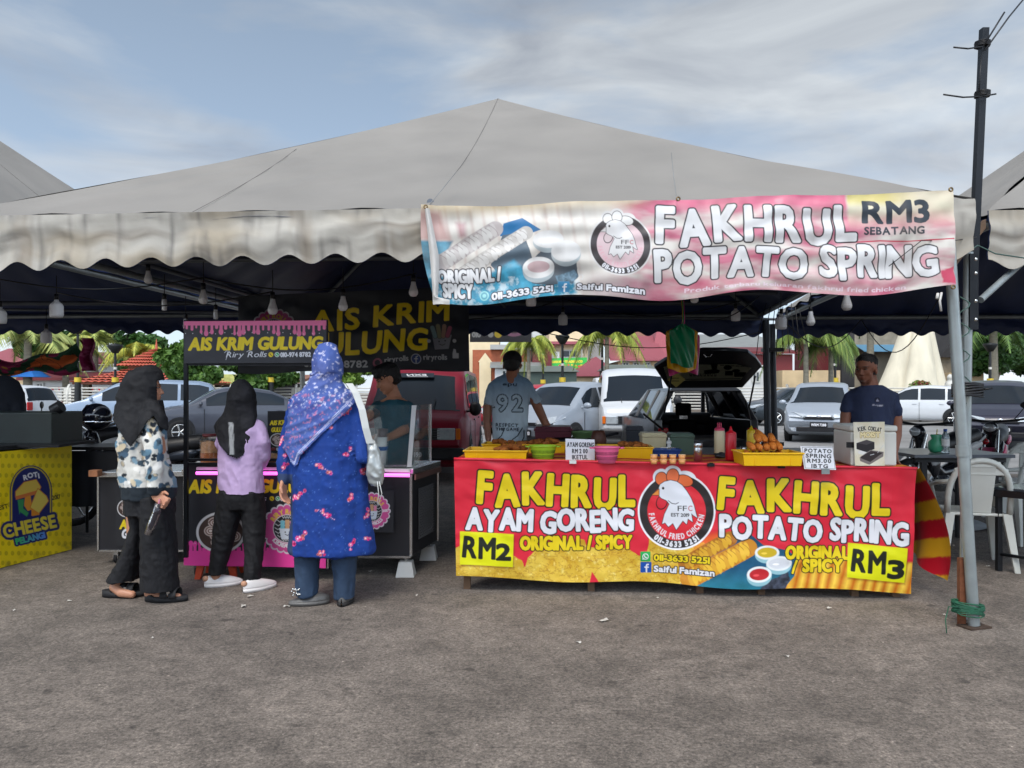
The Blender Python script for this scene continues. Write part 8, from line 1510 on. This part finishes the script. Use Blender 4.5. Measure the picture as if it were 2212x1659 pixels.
bld('second house with steep plum-red roof behind the hanging bags',1418,1516,790,54,6,DRK,(),('hip',RRF,.5,3.4)); bld('old house with brown tiled roof behind the red roof',1360,1440,737,62,6,WRR,(),('slope',BRN,.5,1.8))
bld('long pale shed with sloping grey roof above the open boot',1520,1690,757,56,8,WRR,(),('slope',GRF,.5,1.6)); bld('dark timber shophouse behind the tent legs',1600,1712,765,47,4,MRN,[(1640,790,1672,815)],('slope',MRN,.4,.5)); bld('pale lower store front below the maroon roof',1560,1660,795,45,3,WRR,[(1625,803,1640,825)],None)
bld('tan shuttered shop below the feathery palm',1690,1815,800,44,3,TAN,[(1722,838,1745,845)],None); bld('red corrugated wall behind the feathery palms',1765,1822,690,50,4,MRN,()); bld('narrow black timber house left of the old grey wall',1818,1846,692,48,4,DRK,())
t,cx_,h,w_,dp=bld('old mouldy grey concrete building with blue awning',1846,1985,692,52,6,OLD,[(1870,700,1890,712)]); m=MB(); z=P(0,762,52).z; m.hexa([Vector((-w_/2,-dp/2-1.4,z-.0)),Vector((w_/2-.3,-dp/2-1.4,z)),Vector((w_/2-.6,-dp/2,z+.5)),Vector((-w_/2,-dp/2,z+.5))],[Vector((-w_/2,-dp/2-1.4,z+.05)),Vector((w_/2-.3,-dp/2-1.4,z+.05)),Vector((w_/2-.6,-dp/2,z+.55)),Vector((-w_/2,-dp/2,z+.55))]); m.build('awning',BLR,t)
bld('red and grey banded building behind the monument',1955,2045,690,56,5,M('banded_wall',C(186,66,76,.85),.8,0,.1),()); bld('weathered timber shack with dark gable right of the monument',2035,2110,765,46,4,OLD,(),('gable',DRK,.3,1.6)); bld('pale lean-to behind the tent legs at right',2050,2125,805,43,3,TAN,())
# monument
mt=T('monument','tall pale pointed concrete monument flaring at its foot','monument',(P(1975,HY,39).x,39,0)); s=39/F; m=MB()
def cone(u,v):
    z=P(0,840,39).z*0+(8.4)*v; wd=(1.62*(1-v)**1.7+.16+.3*(1-v)); a=2*PI*u; k=abs(math.cos(2*a))**.6; r=wd*(.72+.38*k); return Vector((math.cos(a)*r*1.0-.25*(1-v)**2+.35*v,math.sin(a)*r*.8,z))
m.grid(cone,48,30,cu=True); m.build('shell',M('monument_cream',C(224,214,190,.82),.85,0,.25,1.6,bump=.35,bscale=6,aniso=(1,1,.3)),mt); m=MB(); m.box((0,0,.25),(4.4,3.6,.5)); m.build('plinth',BASEW,mt)
t=T('stone_lion','small white stone ornament on the wall right of the bush','statue',(P(2051,HY,33).x,33,0)); m=MB(); m.ell((0,0,1.55),(.2,.2,.26),10); m.ell((0,-.05,1.9),(.14,.14,.15),10); m.cyl((0,0,0),(0,0,1.35),.2,n=10); remesh(m,'figure',FW,t,vox=.05,it=2,W=False)
# left background: market stalls, blue umbrella, bunting, hanging cloth
for i,(lb,x0,x1,yt,Y) in enumerate((('low white market building with red roof edge behind the left railing',60,360,822,42),('small dark market hut behind the girl in lilac',455,640,828,44),('cream gateway block beside the dark hut',425,456,838,43))):
    bld(lb,x0,x1,yt,Y,3,(WRR,DRK,CRM)[i],[(x0+20,yt+6,x0+34,yt+16)] if i==0 else (),('slope',(MRN,BRN,CRM)[i],.4,.4),name='market_building')
bld('white house with dark windows behind the coconut palms',100,230,788,55,5,WRR,[(143,790,154,802),(175,788,186,800)],('slope',MRN,.5,1.),name='house'); bld('grey office block behind the round tree',230,330,750,70,6,GRR,[(255,760,268,775)],None,name='office_building'); bld('red-roofed house behind the cut-off cloth at left',-70,70,800,52,5,TAN,(),('slope',RRF,.5,1.6),name='house')
t=T('parasol','blue market parasol behind the left railing','parasol',(P(62,HY,38).x,38,0)); m=MB(); m.lathe([(1.0,2.0),(.5,2.35),(.02,2.55)],n=8,smooth=False); m.build('canopy',M('blue_canopy',C(40,110,186,.9),.7,0,.1),t); m=MB(); m.cyl((0,0,0),(0,0,2.5),.03,n=6); m.build('pole',GALV,t)
t=T('bunting','string of red and white pennants on the market building at left','bunting',(P(170,HY,39.5).x,39.5,0)); 
for k in range(22):
    m=MB(); x=P(92+k*7.2,HY,39.5).x-t.location.x; z=P(0,836,39.5).z-.08*math.sin(k*.6)**2; m.add([(x-.08,-.01,z),(x+.08,-.01,z),(x,-.01,z-.24)],[(0,1,2)]); m.build('pennant',M('red_pennant',C(206,50,60,.9),.7) if k%2 else FW,t)
m=MB(); m.tube([(P(92,HY,39.5).x-t.location.x,0,P(0,836,39.5).z),(P(244,HY,39.5).x-t.location.x,0,P(0,836,39.5).z)],.01,4); m.build('string',FW,t)
for i,px in enumerate((545,600,900,470)):
    t=T('market_banner' if i else 'shade_net','','banner',(P(px,HY,41).x,41,1.6)); 
    m=MB(); m.box((0,0,.35),(1.6+.3*i,.04,.5)); m.build('panel',M('banner_tint%d'%i,(C(190,200,110,.8),C(150,60,60,.8),C(196,196,190,.8),C(200,206,120,.8))[i],.7,0,.4,4),t); m=MB(); m.cyl((-.8,0,-1.6),(-.8,0,.6),.03,n=6); m.build('post',GALV,t)
    t['label']=('pale green net panel behind the girl in lilac','reddish market banner right of the girl in lilac','white market banner behind the red van','yellow-green market banner left of the girl in lilac')[i]
# batik cloths under the tent at left
def batik(p):
    cols=[C(206,104,50,.85),C(36,84,60,.85),C(150,36,84,.85),C(196,150,60,.85)]
    n=fbm(v2(p.X,p.Y*1.6),.018,3,5); k=np.digitize(n,[-.18,0,.16]); 
    for i in range(4): p.C[k==i]=cols[i]
    l_=np.abs(fbm(v2(p.X,p.Y*1.5),.03,3,9)); m=(l_<.02)[:,None]; p.C=np.where(m,np.array(C(30,26,30)),p.C)
sheet('batik_cloth',P(-60,770,9.),P(172,740,9.),P(172,806,9.),P(-60,808,9.),160,60,batik,CLOTHP,None,base=C(196,90,50,.85),disp=lambda u,v,n:np.stack([u*0,.12*np.sin(v*9+u*4)*.4,.30*np.sin(u*3.1)*(-.35)*(1-v)+.03*np.sin(u*13)],1),label='orange green and magenta patterned cloth slung under the tent at left',cat='cloth')
sheet('sarong',P(172,735,8.9),P(196,728,8.9),P(208,800,8.9),P(170,802,8.9),40,60,lambda p:p.noise(C(206,110,150,.9),.25,.1,.3,.6,3),CLOTHP,None,base=C(142,28,82,.9),disp=lambda u,v,n:np.stack([.02*np.sin(v*8),.08*np.sin(u*9+v*2),u*0],1),label='magenta sarong hanging beside the patterned cloth',cat='cloth')
# unseen surroundings behind the camera, which the car paint and glass mirror
for i,(x,y,w_,h_) in enumerate(((-26,-24,16,7),(-4,-28,20,9),(20,-25,18,7.5))):
    t=T('shop_building',('cream','brick','grey')[i]+' shop row on the opposite side of the market','building',(x,y,0)); m=MB(); m.box((0,0,h_/2),(w_,8,h_)); m.build('wall',(CRM,BRK,GRR)[i],t); m=MB(); m.box((0,0,h_+.2),(w_+.8,8.8,.4)); m.build('roof',MRN,t)
